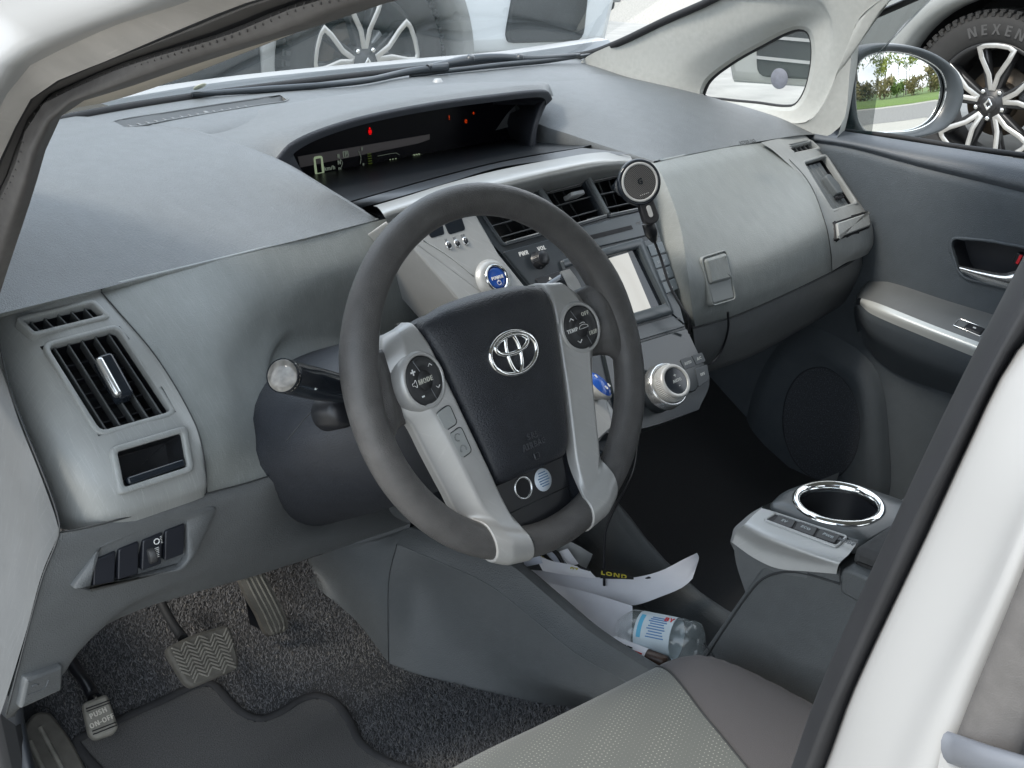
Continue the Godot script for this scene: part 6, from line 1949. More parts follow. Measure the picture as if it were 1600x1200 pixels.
	lathe(st, [Vector2(0, -0.0008), Vector2(0.031, -0.0008), Vector2(0.0325, -0.003)], Transform3D(), 48, 1.0, 0.70)
	part(em, "emblem_base", st, M.airbag)
	for spec in [[0.0, 0.0, 0.0298, 0.0205, 0.0026], [0.0, 0.0, 0.0084, 0.0196, 0.0023], [0.0, 0.0085, 0.0210, 0.0088, 0.0026]]:
		st = mb()
		var ring := []
		for k in 36: ring.append(V(spec[0] + cos(TAU * k / 36.0) * spec[2], spec[1] + sin(TAU * k / 36.0) * spec[3], 0.0008))
		tube(st, ring, spec[4], 10, 72, true, 1.3, V(0, 0, 1))
		part(em, "emblem_ring", st, M.chrome)
	words(o, "SRS", 0.0062, M.airbag_mark, shift(-0.002, -0.0685, 0.0130), "Droid Sans", 700, 0.0012)
	words(o, "AIRBAG", 0.0062, M.airbag_mark, shift(-0.002, -0.0775, 0.0120), "Droid Sans", 700, 0.0012)
	st = mb()
	frame_ring(st, rrect(0.007, 0.007, 0.001, 2), rrect(0.0055, 0.0055, 0.001, 2), -0.001, 0.0, 0.0, shift(-0.001, -0.0895, 0.0106))
	part(o, "airbag_icon", st, M.airbag_mark)

func build_column() -> void:
	var o := thing("steering_column", "dark bulbous steering column cover behind the steering wheel", "steering column", Transform3D(V(1,0,0),V(0,0.9205,-0.3907),V(0,0.3907,0.9205),V(-0.365,0.96,0)))
	var st := mb()
	var rows := []
	for spec in [[-0.055, 0.050, 0.045, -0.045], [-0.065, 0.075, 0.052, -0.066], [-0.095, 0.110, 0.058, -0.090], [-0.135, 0.142, 0.060, -0.112], [-0.18, 0.160, 0.062, -0.122], [-0.26, 0.170, 0.064, -0.135], [-0.38, 0.175, 0.064, -0.15]]:
		var r := []
		for k in 36:
			var a := TAU * k / 36.0
			var up := sin(a)
			r.append(V(cos(a) * spec[1] * (1.0 if up < 0 else 0.94), up * (spec[2] if up > 0 else -spec[3]), spec[0] - 0.02 * maxf(up, 0)))
		rows.append(r)
	loft(st, rows, 48, 30, true)
	part(o, "column_cover", st, M.shroud)
	st = mb()
	tube(st, [V(-0.1825,-0.0089,-0.135), V(-0.1616,0.0097,-0.118), V(-0.1453,0.0203,-0.108)], 0.0006, 5, 12)
	part(o, "cover_scratch", st, M.joint)
	var a := thing("light_stalk", "black light stalk with shiny rounded end left of the wheel", "stalk")
	var p0 := V(-0.6039,1.0137,-0.0228)
	var p1 := V(-0.5691,0.9926,-0.0421)
	var p2 := V(-0.4932,0.95,-0.0718)
	st = mb()
	tube(st, [p0, p1, (p1 + p2) * 0.5, p2, V(-0.4265,0.9156,-0.0789)], [0.0150, 0.0152, 0.0140, 0.0115, 0.011], 24, 24)
	part(a, "stalk_grip", st, M.gloss_black)
	st = mb()
	var ax := (p0 - p1).normalized()
	var fx := at(p0, V(0, 0, 1).cross(ax), ax.cross(V(0, 0, 1).cross(ax)))
	lathe(st, [Vector2(0, 0.0022), Vector2(0.008, 0.0018), Vector2(0.0132, 0.0008), Vector2(0.0148, -0.001), Vector2(0.0150, -0.004)], Transform3D(Basis(fx.basis.x, fx.basis.y, ax), p0), 32)
	part(a, "stalk_end", st, M.stalk_end)
	st = mb()
	var mid := V(-0.5134,0.9426,-0.06)
	lathe(st, [Vector2(0.0, 0.014), Vector2(0.012, 0.013), Vector2(0.017, 0.008), Vector2(0.018, -0.02)], Transform3D(Transform3D(V(1,0,0),V(0,0.9205,-0.3907),V(0,0.3907,0.9205),V(-0.365,0.96,0)).basis, mid + Transform3D(V(1,0,0),V(0,0.9205,-0.3907),V(0,0.3907,0.9205),V(-0.365,0.96,0)).basis.z * -0.02), 28)
	part(a, "stalk_boot", st, M.black)
	var right := ax.cross(V(0, 0.35, 0.94)).normalized()
	var face := at(p1 + V(0, 0.35, 0.94).normalized() * 0.0155, -ax, V(0, 0.94, -0.35))
	for q in [["O", 0.004, 0.006], ["=D", 0.012, 0.008], ["*", 0.010, 0.0], ["O=", 0.004, -0.006]]:
		words(a, q[0], 0.0042, M.white_ink, face * Transform3D(Basis(), V(q[1], q[2], -absf(q[2]) * 0.25)), "Droid Sans", 600, 0.0014)
	var b := thing("wiper_stalk", "black wiper stalk with flat silver end right of the wheel hub", "stalk")
	st = mb()
	tube(st, [V(-0.2666,0.9827,-0.077), V(-0.237,0.989,-0.0775), V(-0.2023,0.9959,-0.0782)], [0.010, 0.011, 0.012], 14, 12)
	part(b, "stalk_arm", st, M.gloss_black)
	st = mb()
	loft(st, [[V(-0.2127,1.0118,-0.0763), V(-0.1986,1.0118,-0.0763)], [V(-0.2141,1.0025,-0.0669), V(-0.1957,1.0003,-0.066)], [V(-0.2096,0.9815,-0.058), V(-0.1902,0.9761,-0.0557)], [V(-0.2043,0.9657,-0.0567), V(-0.185,0.9595,-0.0541)]], 8, 12)
	st.set_smooth_group(1)
	loft(st, [[V(-0.2127,1.0118,-0.0763), V(-0.2141,1.0025,-0.0669), V(-0.2096,0.9815,-0.058), V(-0.2043,0.9657,-0.0567)], [V(-0.2,1.0045,-0.0906), V(-0.1975,0.9931,-0.0858), V(-0.1939,0.9719,-0.0767), V(-0.1933,0.958,-0.0709)]], 12, 3)
	part(b, "stalk_paddle", st, M.silver)

# ================================================================ lower console
func around(poly: Array, n: int) -> Array:
	# the outline sampled at n even angles round the origin
	var o := []
	for k in n:
		var d := Vector2(cos(TAU * k / n), sin(TAU * k / n))
		var best := 0.05
		for i in poly.size():
			var hit = Geometry2D.segment_intersects_segment(Vector2.ZERO, d * 2.0, poly[i], poly[(i + 1) % poly.size()])
			if hit != null: best = (hit as Vector2).length()
		o.append(d * best)
	return o

func build_console() -> void:
	var o := thing("centre_console", "dark grey console with open tray, cup holder and silver mode panel", "console")
	var rim_l := [V(-0.205,0.5596,-0.3777), V(-0.172,0.5508,-0.3034), V(-0.15,0.5432,-0.2339), V(-0.142,0.5218,-0.1658), V(-0.138,0.4987,-0.0853), V(-0.135,0.4909,0.0015), V(-0.13,0.4848,0.0623), V(-0.125,0.4671,0.1736)]
	var st := mb()
	var in_l := []
	for q in rim_l: in_l.append((q as Vector3) + V(0.020, -0.004, 0.0))
	var in2 := []
	for q in in_l: in2.append((q as Vector3) + V(0.012, -0.02, 0.0))
	var floor_l := []
	for q in rim_l: floor_l.append(V(q.x + 0.05, maxf(q.y - 0.12, 0.40), q.z))
	var floor_r := [V(0.10, 0.43, -0.385), V(0.09, 0.42, -0.30), V(0.08, 0.41, -0.22), V(0.075, 0.40, -0.17), V(0.07, 0.395, -0.09), V(0.065, 0.39, 0.01), V(0.06, 0.39, 0.08), V(0.06, 0.39, 0.22)]
	var rim_r := [V(0.13,0.5233,-0.3228), V(0.12,0.509,-0.269), V(0.115,0.4875,-0.2263), V(0.11,0.4688,-0.1847), V(0.105,0.4562,-0.142), V(0.095,0.4473,-0.0801), V(0.088,0.4462,-0.024), V(0.085,0.4344,0.0493)]
	var r_in := []
	var r_top := []
	var r_out := []
	for q in rim_r:
		r_in.append((q as Vector3) + V(-0.012, -0.012, 0))
		r_top.append((q as Vector3) + V(0.008, 0.002, 0))
		r_out.append(V(q.x + 0.03, 0.34, q.z - 0.02))
	var r_out1 := []
	for q in rim_r: r_out1.append((q as Vector3) + V(0.022, -0.012, 0))
	loft(st, [rim_l, in_l, in2, floor_l], 40, 14)
	st.set_smooth_group(1)
	loft(st, [floor_l, floor_r], 40, 6)
	st.set_smooth_group(2)
	loft(st, [floor_r, r_in, rim_r, r_top, r_out1, r_out], 40, 24)
	part(o, "tray", st, M.console)
	# left flank
	st = mb()
	var edge1 := [V(-0.216,0.5542,-0.3759), V(-0.184,0.5418,-0.3064), V(-0.162,0.5324,-0.2393), V(-0.152,0.5098,-0.1704), V(-0.148,0.4872,-0.0895), V(-0.145,0.4814,-0.0001), V(-0.14,0.4738,0.0611), V(-0.135,0.4553,0.1682)]
	var edge2 := [V(-0.232,0.5447,-0.3738), V(-0.2,0.5266,-0.3133), V(-0.178,0.5158,-0.2431), V(-0.168,0.4953,-0.1688), V(-0.162,0.4749,-0.0874), V(-0.158,0.4741,0.0031), V(-0.15,0.4629,0.0598), V(-0.145,0.4434,0.1627)]
	loft(st, [rim_l, edge1, edge2], 40, 8)
	st.set_smooth_group(1)
	loft(st, [edge2,
		[V(-0.25,0.5003,-0.3714), V(-0.215,0.476,-0.333), V(-0.195,0.4708,-0.2584), V(-0.18,0.4544,-0.1827), V(-0.172,0.4475,-0.0982), V(-0.166,0.4555,-0.0073), V(-0.155,0.4448,0.0528), V(-0.15,0.4188,0.1499)],
		[V(-0.266,0.4441,-0.3575), V(-0.238,0.4232,-0.3291), V(-0.212,0.4093,-0.268), V(-0.19,0.4031,-0.198), V(-0.178,0.4151,-0.1132), V(-0.17,0.4325,-0.0247), V(-0.16,0.4265,0.0426), V(-0.155,0.3935,0.1368)],
		[V(-0.2754,0.3748,-0.3486), V(-0.2584,0.3652,-0.3215), V(-0.2306,0.362,-0.2688), V(-0.198,0.362,-0.2028), V(-0.1632,0.362,-0.1395), V(-0.1215,0.362,-0.0778), V(-0.124,0.362,0.0051), V(-0.1551,0.362,0.1198)]], 40, 24)
	part(o, "side_panel", st, M.console)
	st = mb()
	tube(st, edge2, 0.0009, 5, 40)
	part(o, "panel_line", st, M.bead)
	st = mb()
	loft(st, [[V(-0.292,0.4573,-0.5536), V(-0.316,0.4716,-0.5149)], [V(-0.282,0.4972,-0.49), V(-0.286,0.4655,-0.4928), V(-0.2987,0.446,-0.4748)], [V(-0.262,0.5264,-0.4393), V(-0.276,0.477,-0.4229), V(-0.2785,0.4128,-0.4206)], [V(-0.205,0.5596,-0.3777), V(-0.216,0.5542,-0.3759), V(-0.232,0.5447,-0.3738), V(-0.25,0.5003,-0.3714), V(-0.266,0.4441,-0.3575), V(-0.2754,0.3748,-0.3486)]], 12, 16)
	st.set_smooth_group(1)
	loft(st, [[V(-0.282,0.4972,-0.49), V(-0.262,0.5264,-0.4393), V(-0.235,0.5475,-0.3997), V(-0.205,0.5596,-0.3777)], [V(-0.26, 0.60, -0.52), V(-0.22, 0.62, -0.50), V(-0.18, 0.64, -0.47), V(-0.14, 0.66, -0.42)]], 12, 4)
	part(o, "front_panel", st, M.console)
	st = mb()
	tube(st, [V(-0.2325,0.5452,-0.3732), V(-0.2505,0.5009,-0.3707), V(-0.2665,0.4447,-0.3568), V(-0.2759,0.3755,-0.3478)], 0.0006, 5, 12)
	part(o, "panel_joint", st, M.joint)
	# dark well between the tray and the dash
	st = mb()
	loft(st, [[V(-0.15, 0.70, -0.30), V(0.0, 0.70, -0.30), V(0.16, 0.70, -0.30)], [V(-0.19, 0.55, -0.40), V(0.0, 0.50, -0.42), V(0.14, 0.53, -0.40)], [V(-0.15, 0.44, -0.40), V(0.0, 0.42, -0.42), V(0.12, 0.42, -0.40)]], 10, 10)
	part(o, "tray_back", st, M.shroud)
	# box behind
	var side := Transform3D(V(0, 0, 1), V(0, 1, 0), V(-1, 0, 0), Vector3.ZERO)
	var prof: Array = rpoly([Vector2(0.045, 0.36), Vector2(0.058, 0.50), Vector2(0.150, 0.700), Vector2(0.245, 0.722), Vector2(0.62, 0.735), Vector2(0.62, 0.36)], 0.022, 6)
	st = mb()
	prism(st, prof, -0.115, 0.100, 0.0035, side)
	part(o, "console_box", st, M.console)
	st = mb()
	tube(st, [V(-0.1005,0.5064,0.0696), V(-0.1005,0.5758,0.0988), V(-0.1005,0.6573,0.1371), V(-0.1005,0.681,0.1566), V(-0.1005,0.6991,0.1885), V(-0.1005,0.7088,0.2414)], 0.0014, 5, 30)
	tube(st, [V(-0.1005,0.7285,0.2388), V(-0.1005,0.7122,0.2417), V(-0.1005,0.7063,0.2464), V(-0.1005,0.7051,0.2673)], 0.0010, 5, 16)
	tube(st, [V(-0.1005,0.5435,0.0725), V(-0.1005,0.531,0.0902)], 0.0009, 5, 6)
	part(o, "panel_joint", st, M.joint)
	# silver mode panel on the front left shoulder
	st = mb()
	loft(st, [
		[V(-0.0713,0.74,0.117), V(-0.0656,0.74,0.141), V(-0.0638,0.74,0.1689), V(-0.0582,0.74,0.2016), V(-0.0508,0.74,0.2315)],
		[V(-0.0935,0.7398,0.1203), V(-0.0937,0.7398,0.1482), V(-0.0931,0.7398,0.1798), V(-0.0905,0.7398,0.2123), V(-0.0844,0.7398,0.24)],
		[V(-0.1131,0.737,0.1232), V(-0.1171,0.737,0.1545), V(-0.1155,0.737,0.186), V(-0.1119,0.737,0.2167), V(-0.1064,0.737,0.2414)],
		[V(-0.101,0.7145,0.105), V(-0.103,0.7113,0.1369), V(-0.104,0.7144,0.1716), V(-0.105,0.722,0.2076), V(-0.106,0.7305,0.2396)],
		[V(-0.103,0.7005,0.1023), V(-0.105,0.6951,0.1347), V(-0.106,0.6963,0.1665), V(-0.106,0.7098,0.2049), V(-0.106,0.7223,0.2391)]], 30, 30)
	st.set_smooth_group(1)
	loft(st, [[V(-0.0713,0.74,0.117), V(-0.0935,0.7398,0.1203), V(-0.1131,0.737,0.1232), V(-0.101,0.7145,0.105), V(-0.103,0.7005,0.1023)],
		[V(-0.057,0.734,0.1093), V(-0.0759,0.732,0.1076), V(-0.0925,0.727,0.1066), V(-0.09,0.7079,0.0939), V(-0.092,0.6916,0.0923)], [V(0.0, 0.72, 0.10), V(-0.02, 0.70, 0.10), V(-0.04, 0.68, 0.10), V(-0.06, 0.66, 0.11), V(-0.07, 0.64, 0.11)]], 16, 8)
	part(o, "mode_panel", st, M.silver)
	st = mb()
	loft(st, [[V(-0.1,0.7008,0.1019), V(-0.102,0.6986,0.1566), V(-0.102,0.7078,0.2025)], [V(-0.096,0.6712,0.1054), V(-0.098,0.6735,0.1557), V(-0.098,0.6862,0.2008)], [V(-0.088,0.6261,0.1204), V(-0.09,0.62,0.1514), V(-0.09,0.6322,0.1935)]], 12, 8)
	st.set_smooth_group(1)
	loft(st, [[V(-0.1,0.7008,0.1019), V(-0.096,0.6712,0.1054), V(-0.088,0.6261,0.1204), V(-0.085, 0.5, 0.07)], [V(0.0, 0.72, 0.10), V(0.0, 0.66, 0.10), V(0.0, 0.58, 0.08), V(0.0, 0.5, 0.06)], [V(0.11, 0.72, 0.11), V(0.11, 0.66, 0.10), V(0.11, 0.58, 0.08), V(0.11, 0.5, 0.06)]], 12, 12)
	part(o, "box_front", st, M.knee)
	st = mb()
	var rec: Array = rpoly([V(-0.0427,-0.0132,0.0005), V(-0.0419,0.0043,0.0005), V(0.0399,0.0163,0.0005), V(0.0424,-0.0055,0.0005)], 0.002, 3)
	frame_ring(st, grow(rec, 0.003), rec, -0.004, 0.0022, 0.0002, Transform3D(V(0,0,1),V(0.9982,0.0599,0),V(-0.0599,0.9982,0),V(-0.0783,0.7405,0.18)))
	part(o, "key_surround", st, M.silver)
	st = mb()
	prism(st, grow(rec, 0.0005), -0.003, 0.0004, 0, Transform3D(V(0,0,1),V(0.9982,0.0599,0),V(-0.0599,0.9982,0),V(-0.0783,0.7405,0.18)))
	part(o, "key_well", st, M.slot)
	var ks := [[V(-0.034,-0.0133,0), V(-0.0373,0.004,0), V(-0.0167,0.0063,0), V(-0.0114,-0.0105,0)], [V(-0.0085,-0.0097,0), V(-0.0139,0.0071,0), V(0.0091,0.0102,0), V(0.0148,-0.0076,0)], [V(0.0176,-0.0068,0), V(0.0126,0.0098,0), V(0.036,0.0138,0), V(0.0391,-0.0041,0)]]
	var say := [["EV", "MODE"], ["ECO", "MODE"], ["PWR", "MODE"]]
	for i in 3:
		st = mb()
		prism(st, rpoly(ks[i], 0.001, 2), -0.001, 0.0024, 0.0006, Transform3D(V(0,0,1),V(0.9982,0.0599,0),V(-0.0599,0.9982,0),V(-0.0783,0.7405,0.18)))
		part(o, "mode_key", st, M.button)
		var c: Vector3 = (ks[i][0] + ks[i][2]) * 0.5
		words(o, say[i][0], 0.0044, M.key_ink, Transform3D(V(0,0,1),V(0.9982,0.0599,0),V(-0.0599,0.9982,0),V(-0.0783,0.7405,0.18)) * Transform3D(Basis(Vector3(0, 0, 1), 0.0), c + V(0, 0.0, 0.0026)))
	words(o, "MODE", 0.0048, M.grey_ink, Transform3D(V(0,0,1),V(0.9982,0.0599,0),V(-0.0599,0.9982,0),V(-0.0783,0.7405,0.18)) * Transform3D(Basis(Vector3(0, 0, 1), 0.0), (V(0.048,0.0058,0)) + V(0, 0, 0.003)))
	# cup holder plate with its chrome ring and deep well
	var plate: Array = rpoly([V(-0.061,0.0554,0), V(-0.0182,0.0644,0), V(0.0235,0.0564,0), V(0.0616,0.0205,0), V(0.0663,-0.052,0), V(0.0221,-0.0698,0), V(-0.0531,-0.0643,0)], 0.012, 5)
	var out := around(plate, 64)
	var hole := []
	for k in 64: hole.append(Vector2(cos(TAU * k / 64.0), sin(TAU * k / 64.0)) * 0.0445)
	st = mb()
	var rows := []
	for spec in [[out, -0.02], [out, -0.003], [inset(out, 0.003), 0.0], [hole.map(func(q): return q * 1.14), 0.0015], [hole, 0.001], [hole.map(func(q): return q * 0.97), -0.004], [hole.map(func(q): return q * 0.86), -0.075]]:
		var r := []
		for q in spec[0]: r.append(Transform3D(V(1,0,0),V(0,0,-1),V(0,1,0),V(-0.007,0.745,0.1775)) * V(q.x, q.y, spec[1]))
		rows.append(r)
	sheet(st, rows.slice(0, 5), true)
	part(o, "cup_plate", st, M.plate)
	st = mb()
	sheet(st, rows.slice(4, 7), true)
	for k in 64: tri(st, Transform3D(V(1,0,0),V(0,0,-1),V(0,1,0),V(-0.007,0.745,0.1775)) * V(0, 0, -0.075), rows[6][k], rows[6][(k + 1) % 64])
	part(o, "cup_well", st, M.black)
	st = mb()
	lathe(st, [Vector2(0.0530, -0.001), Vector2(0.0525, 0.0025), Vector2(0.0495, 0.0050), Vector2(0.0455, 0.0045), Vector2(0.0432, 0.0015), Vector2(0.0428, -0.006)], Transform3D(V(1,0,0),V(0,0,-1),V(0,1,0),V(-0.007,0.745,0.1775)), 72)
	part(o, "cup_ring", st, M.chrome)
	# lid and its catch
	st = mb()
	prism(st, rpoly([Vector2(0.243, 0.728), Vector2(0.62, 0.735), Vector2(0.62, 0.768), Vector2(0.246, 0.752)], 0.01), -0.11, 0.088, 0.008, side)
	part(o, "armrest_lid", st, M.lid)
	st = mb()
	prism(st, rpoly([Vector2(0.2435, 0.700), Vector2(0.35, 0.690), Vector2(0.35, 0.735), Vector2(0.2425, 0.730)], 0.006), 0.05, 0.103, 0.003, side)
	part(o, "lid_catch", st, M.console)

# ================================================================ floor, mat, pedals
func floor_y(z: float) -> float:
	var s := maxf(0.0, -0.30 - z)
	return 0.36 + 0.7 * s * s / (s + 0.08)

func build_floor() -> void:
	var st := mb()
	var rows := []
	for i in 50:
		var z := -0.86 + i * 0.06
		var r := []
		for j in 50:
			var x := -0.76 + j * 1.52 / 49.0
			r.append(V(x, floor_y(z), z))
		rows.append(r)
	sheet(st, rows)
	var fl := structure("floor", st, M.carpet)
	# pile of the carpet in the driver's footwell
	var rng := RandomNumberGenerator.new()
	rng.seed = 77
	var fm := mb()
	for k in 3:
		var a := TAU * k / 3.0
		tri(fm, V(cos(a) * 0.0008, 0, sin(a) * 0.0008), V(cos(a + 2.1) * 0.0008, 0, sin(a + 2.1) * 0.0008), V(0.0012, 0.0050, 0))
	fm.generate_normals()
	var mm := MultiMesh.new()
	mm.transform_format = MultiMesh.TRANSFORM_3D
	mm.use_colors = true
	mm.mesh = fm.commit()
	var n := 110000
	mm.instance_count = n
	var dirt := noise(9.0, FastNoiseLite.TYPE_SIMPLEX_SMOOTH, 3, 12)
	for i in n:
		var x := -0.72 + rng.randf() * 0.62
		var z := -0.70 + rng.randf() * 0.72
		var b := Basis(Vector3(0, 1, 0), rng.randf() * TAU) * Basis(Vector3(1, 0, 0), rng.randfn(0, 0.5))
		mm.set_instance_transform(i, Transform3D(b.scaled(Vector3.ONE * (0.7 + rng.randf() * 0.7)), V(x, floor_y(z), z)))
		var d := clampf(dirt.get_noise_2d(x * 0.5, z * 0.5) * 1.6 - 0.05, 0, 1) * rng.randf()
		mm.set_instance_color(i, (Color(0.105, 0.107, 0.114) * (0.5 + 1.0 * rng.randf())).lerp(Color(0.25, 0.23, 0.20), d * 0.6 + (0.5 if rng.randf() < 0.03 else 0.0)))
	var pile := MultiMeshInstance3D.new()
	pile.name = "carpet_pile"
	pile.multimesh = mm
	pile.material_override = M.fibre
	pile.set_meta("kind", "stuff")
	fl.add_child(pile)

	# mat with a wavy front edge
	var mat := thing("floor_mat", "dark carpet floor mat with wavy front edge under the pedals", "floor mat")
	var edge := [V(-0.6969,0.4247,-0.4305), V(-0.6648,0.4263,-0.4333), V(-0.6307,0.4263,-0.4332), V(-0.5739,0.4254,-0.4318), V(-0.5261,0.425,-0.4311), V(-0.5107,0.4197,-0.4223), V(-0.5063,0.408,-0.4019), V(-0.4988,0.3948,-0.3777), V(-0.4822,0.3853,-0.3585), V(-0.4518,0.383,-0.3535), V(-0.4195,0.3841,-0.356), V(-0.395,0.3811,-0.3493), V(-0.3818,0.3735,-0.3294), V(-0.3865,0.368,-0.2919), V(-0.4015,0.368,-0.2467), V(-0.3988,0.368,-0.1976), V(-0.382,0.368,-0.1528), V(-0.30, 0.368, 0.02), V(-0.62, 0.368, 0.02), V(-0.66, 0.368, -0.28)]
	var fine := crom(edge, 160, true)
	var poly := PackedVector2Array()
	for q in fine: poly.append(Vector2(q.x, q.z))
	st = mb()
	var cell := 0.006
	for i in 90:
		for j in 90:
			var x := -0.72 + i * cell
			var z := -0.50 + j * cell
			var inside := true
			for c in [[0, 0], [1, 0], [0, 1], [1, 1]]:
				if not Geometry2D.is_point_in_polygon(Vector2(x + c[0] * cell, z + c[1] * cell), poly): inside = false
			if not inside: continue
			var a := V(x, floor_y(z) + 0.0095, z)
			var b := V(x + cell, floor_y(z) + 0.0095, z)
			var c2 := V(x, floor_y(z + cell) + 0.0095, z + cell)
			var d2 := V(x + cell, floor_y(z + cell) + 0.0095, z + cell)
			tri(st, a, b, c2)
			tri(st, b, d2, c2)
	part(mat, "mat_pile", st, M.mat)
	st = mb()
	tube(st, edge, 0.0065, 8, 160, true, 0.6)
	part(mat, "mat_binding", st, M.mat_edge)

	# footrest
	var fr := thing("footrest", "ribbed dark footrest in the left corner of the footwell", "footrest", Transform3D(V(0.9968,-0.0577,-0.0553),V(0,0.6919,-0.722),V(0.08,0.7197,0.6897),V(-0.7258,0.44,-0.4284)))
	st = mb()
	prism(st, rpoly([V(-0.038,0.0187,0), V(-0.0033,0.0463,0), V(0.0152,0.0402,0), V(0.0246,-0.0034,0), V(0.0274,-0.0693,0), V(0.0161,-0.1138,0), V(-0.0672,-0.0691,0)], 0.012, 5), -0.05, 0.0, 0.004)
	part(fr, "footrest_plate", st, M.pedal_rubber)
	for q in [[V(-0.0034,0.0265,0), V(0.0014,-0.0575,0)], [V(-0.0204,0.016,0), V(-0.0192,-0.0535,0)], [V(-0.0339,0.0058,0), V(-0.0373,-0.0482,0)]]:
		st = mb()
		tube(st, [q[0], (q[0] + q[1]) * 0.5 + V(0, 0, 0.001), q[1]], 0.0032, 8, 8)
		part(fr, "footrest_rib", st, M.pedal_worn)

	# brake
	var bp := thing("brake_pedal", "wide dusty brake pedal with zigzag rubber tread", "pedal", Transform3D(V(0.9987,-0.0312,-0.0392),V(0,0.7828,-0.6222),V(0.0501,0.6215,0.7818),V(-0.5373,0.5,-0.3847)))
	var bq: Array = rpoly([V(-0.0424,0.0292,0), V(-0.003,0.0305,0), V(0.0505,0.0239,0), V(0.0423,-0.0232,0), V(0.0356,-0.0337,0), V(-0.0284,-0.031,0), V(-0.0351,-0.0218,0)], 0.012, 5)
	st = mb()
	prism(st, bq, -0.012, 0.0, 0.004)
	part(bp, "pedal_pad", st, M.pedal_rubber)
	var cen := Vector2.ZERO
	for q in bq: cen += q / bq.size()
	var inn: Array = inset(bq, 0.006)
	st = mb()
	for r in 17:
		for c in 16:
			var y := cen.y - 0.044 + r * 0.0054
			var x := cen.x - 0.072 + c * 0.0098
			var p := Vector2(x, y)
			if not Geometry2D.is_point_in_polygon(p, PackedVector2Array(inn)): continue
			box(st, V(x, y, 0.0006), V(0.0125, 0.0019, 0.0030), 0.0005, Transform3D(Basis(Vector3(0, 0, 1), 0.0), Vector3.ZERO) * Transform3D(Basis(), V(x, y, 0)) * Transform3D(Basis(Vector3(0, 0, 1), 0.75 if c % 2 else -0.75), Vector3.ZERO) * Transform3D(Basis(), V(-x, -y, 0)))
	var tr := part(bp, "pedal_tread", st, M.pedal_worn)
	tr.set_meta("kind", "stuff")
	st = mb()
	tube(st, [V(-0.0116,0.0311,-0.01), V(-0.0081,0.0546,-0.03), V(-0.0026,0.0797,-0.05), V(0.0105,0.119,-0.08)], [0.007, 0.006, 0.006, 0.006], 10, 12)
	part(bp, "pedal_arm", st, M.matte_black)
	# accelerator
	var ap := thing("accelerator_pedal", "tall narrow ribbed accelerator pedal right of the brake", "pedal")
	var al := [V(-0.4439,0.545,-0.4466), V(-0.4376,0.515,-0.4394), V(-0.4274,0.485,-0.4381), V(-0.4193,0.455,-0.4378), V(-0.4136,0.445,-0.4353)]
	var ar := [V(-0.4123,0.545,-0.4365), V(-0.4037,0.515,-0.4289), V(-0.3956,0.485,-0.4251), V(-0.3869,0.455,-0.4282), V(-0.3915,0.445,-0.429)]
	st = mb()
	var nrm := V(0, 0.62, 0.78)
	skin(st, [al, [0, 1, 2, 3, 4].map(func(i): return (al[i] + ar[i]) * 0.5 + nrm * 0.004), ar], 20, 10, 0.010, -nrm)
	part(ap, "pedal_pad", st, M.pedal_rubber)
	for k in 4:
		var t := 0.22 + k * 0.19
		st = mb()
		var line := []
		for i in 5: line.append((al[i] as Vector3).lerp(ar[i], t) + nrm * 0.0042)
		tube(st, line.slice(0, 5), 0.0017, 6, 16)
		part(ap, "pedal_rib", st, M.pedal_worn)
	st = mb()
	loft(st, [[V(-0.4402,0.54,-0.4538), V(-0.4333,0.5,-0.4557), V(-0.4262,0.455,-0.4652)], [V(-0.4135,0.52,-0.4717), V(-0.4113,0.48,-0.4652), V(-0.4021,0.43,-0.4493)]], 8, 4)
	part(ap, "pedal_base", st, M.black)
	# parking brake
	var pp := thing("parking_brake_pedal", "small square dusty parking brake pedal lettered PUSH ON OFF", "pedal", Transform3D(V(1,0,0),V(0,0.6919,-0.722),V(0,0.722,0.6919),V(-0.6691,0.47,-0.4008)))
	var pq: Array = rpoly([V(-0.0146,0.0245,0), V(0.0163,0.0225,0), V(0.0122,-0.0208,0), V(0.0051,-0.0259,0), V(-0.0179,-0.0227,0), V(-0.0224,-0.0144,0)], 0.006, 4)
	st = mb()
	prism(st, pq, -0.012, 0.0, 0.004)
	part(pp, "pedal_pad", st, M.pedal_worn)
	for q in [[V(-0.0144,0.0157,0.0004), V(0.0155,0.0131,0.0004)], [V(-0.015,0.0125,0.0004), V(0.0149,0.0099,0.0004)], [V(-0.0184,-0.0123,0.0004), V(0.0123,-0.0149,0.0004)], [V(-0.0192,-0.0162,0.0004), V(0.0107,-0.0185,0.0004)]]:
		st = mb()
		tube(st, q, 0.0007, 5, 2)
		part(pp, "pedal_groove", st, M.black)
	var pc: Vector3 = (V(-0.002,0.001,0))
	words(pp, "PUSH", 0.0062, M.pedal_mark, Transform3D(Basis(), pc + V(-0.0015, 0.004, 0.0006)), "Droid Sans", 700, 0.0012)
	words(pp, "ON-OFF", 0.0060, M.pedal_mark, Transform3D(Basis(), pc + V(-0.0015, -0.0070, 0.0006)), "Droid Sans", 700, 0.0012)
	st = mb()
	tube(st, [V(0.0015,0.0253,-0.006), V(0.004,0.0477,-0.02), V(0.0077,0.0759,-0.05), V(0.0154,0.113,-0.09)], [0.008, 0.007, 0.008, 0.009], 10, 14)
	part(pp, "pedal_arm", st, M.black)
	st = mb()
	tube(st, [V(0.0015,0.0239,-0.001), V(0.0036,0.044,-0.013), V(0.007,0.0652,-0.035)], 0.002, 6, 10)
	part(pp, "arm_edge", st, M.steel)

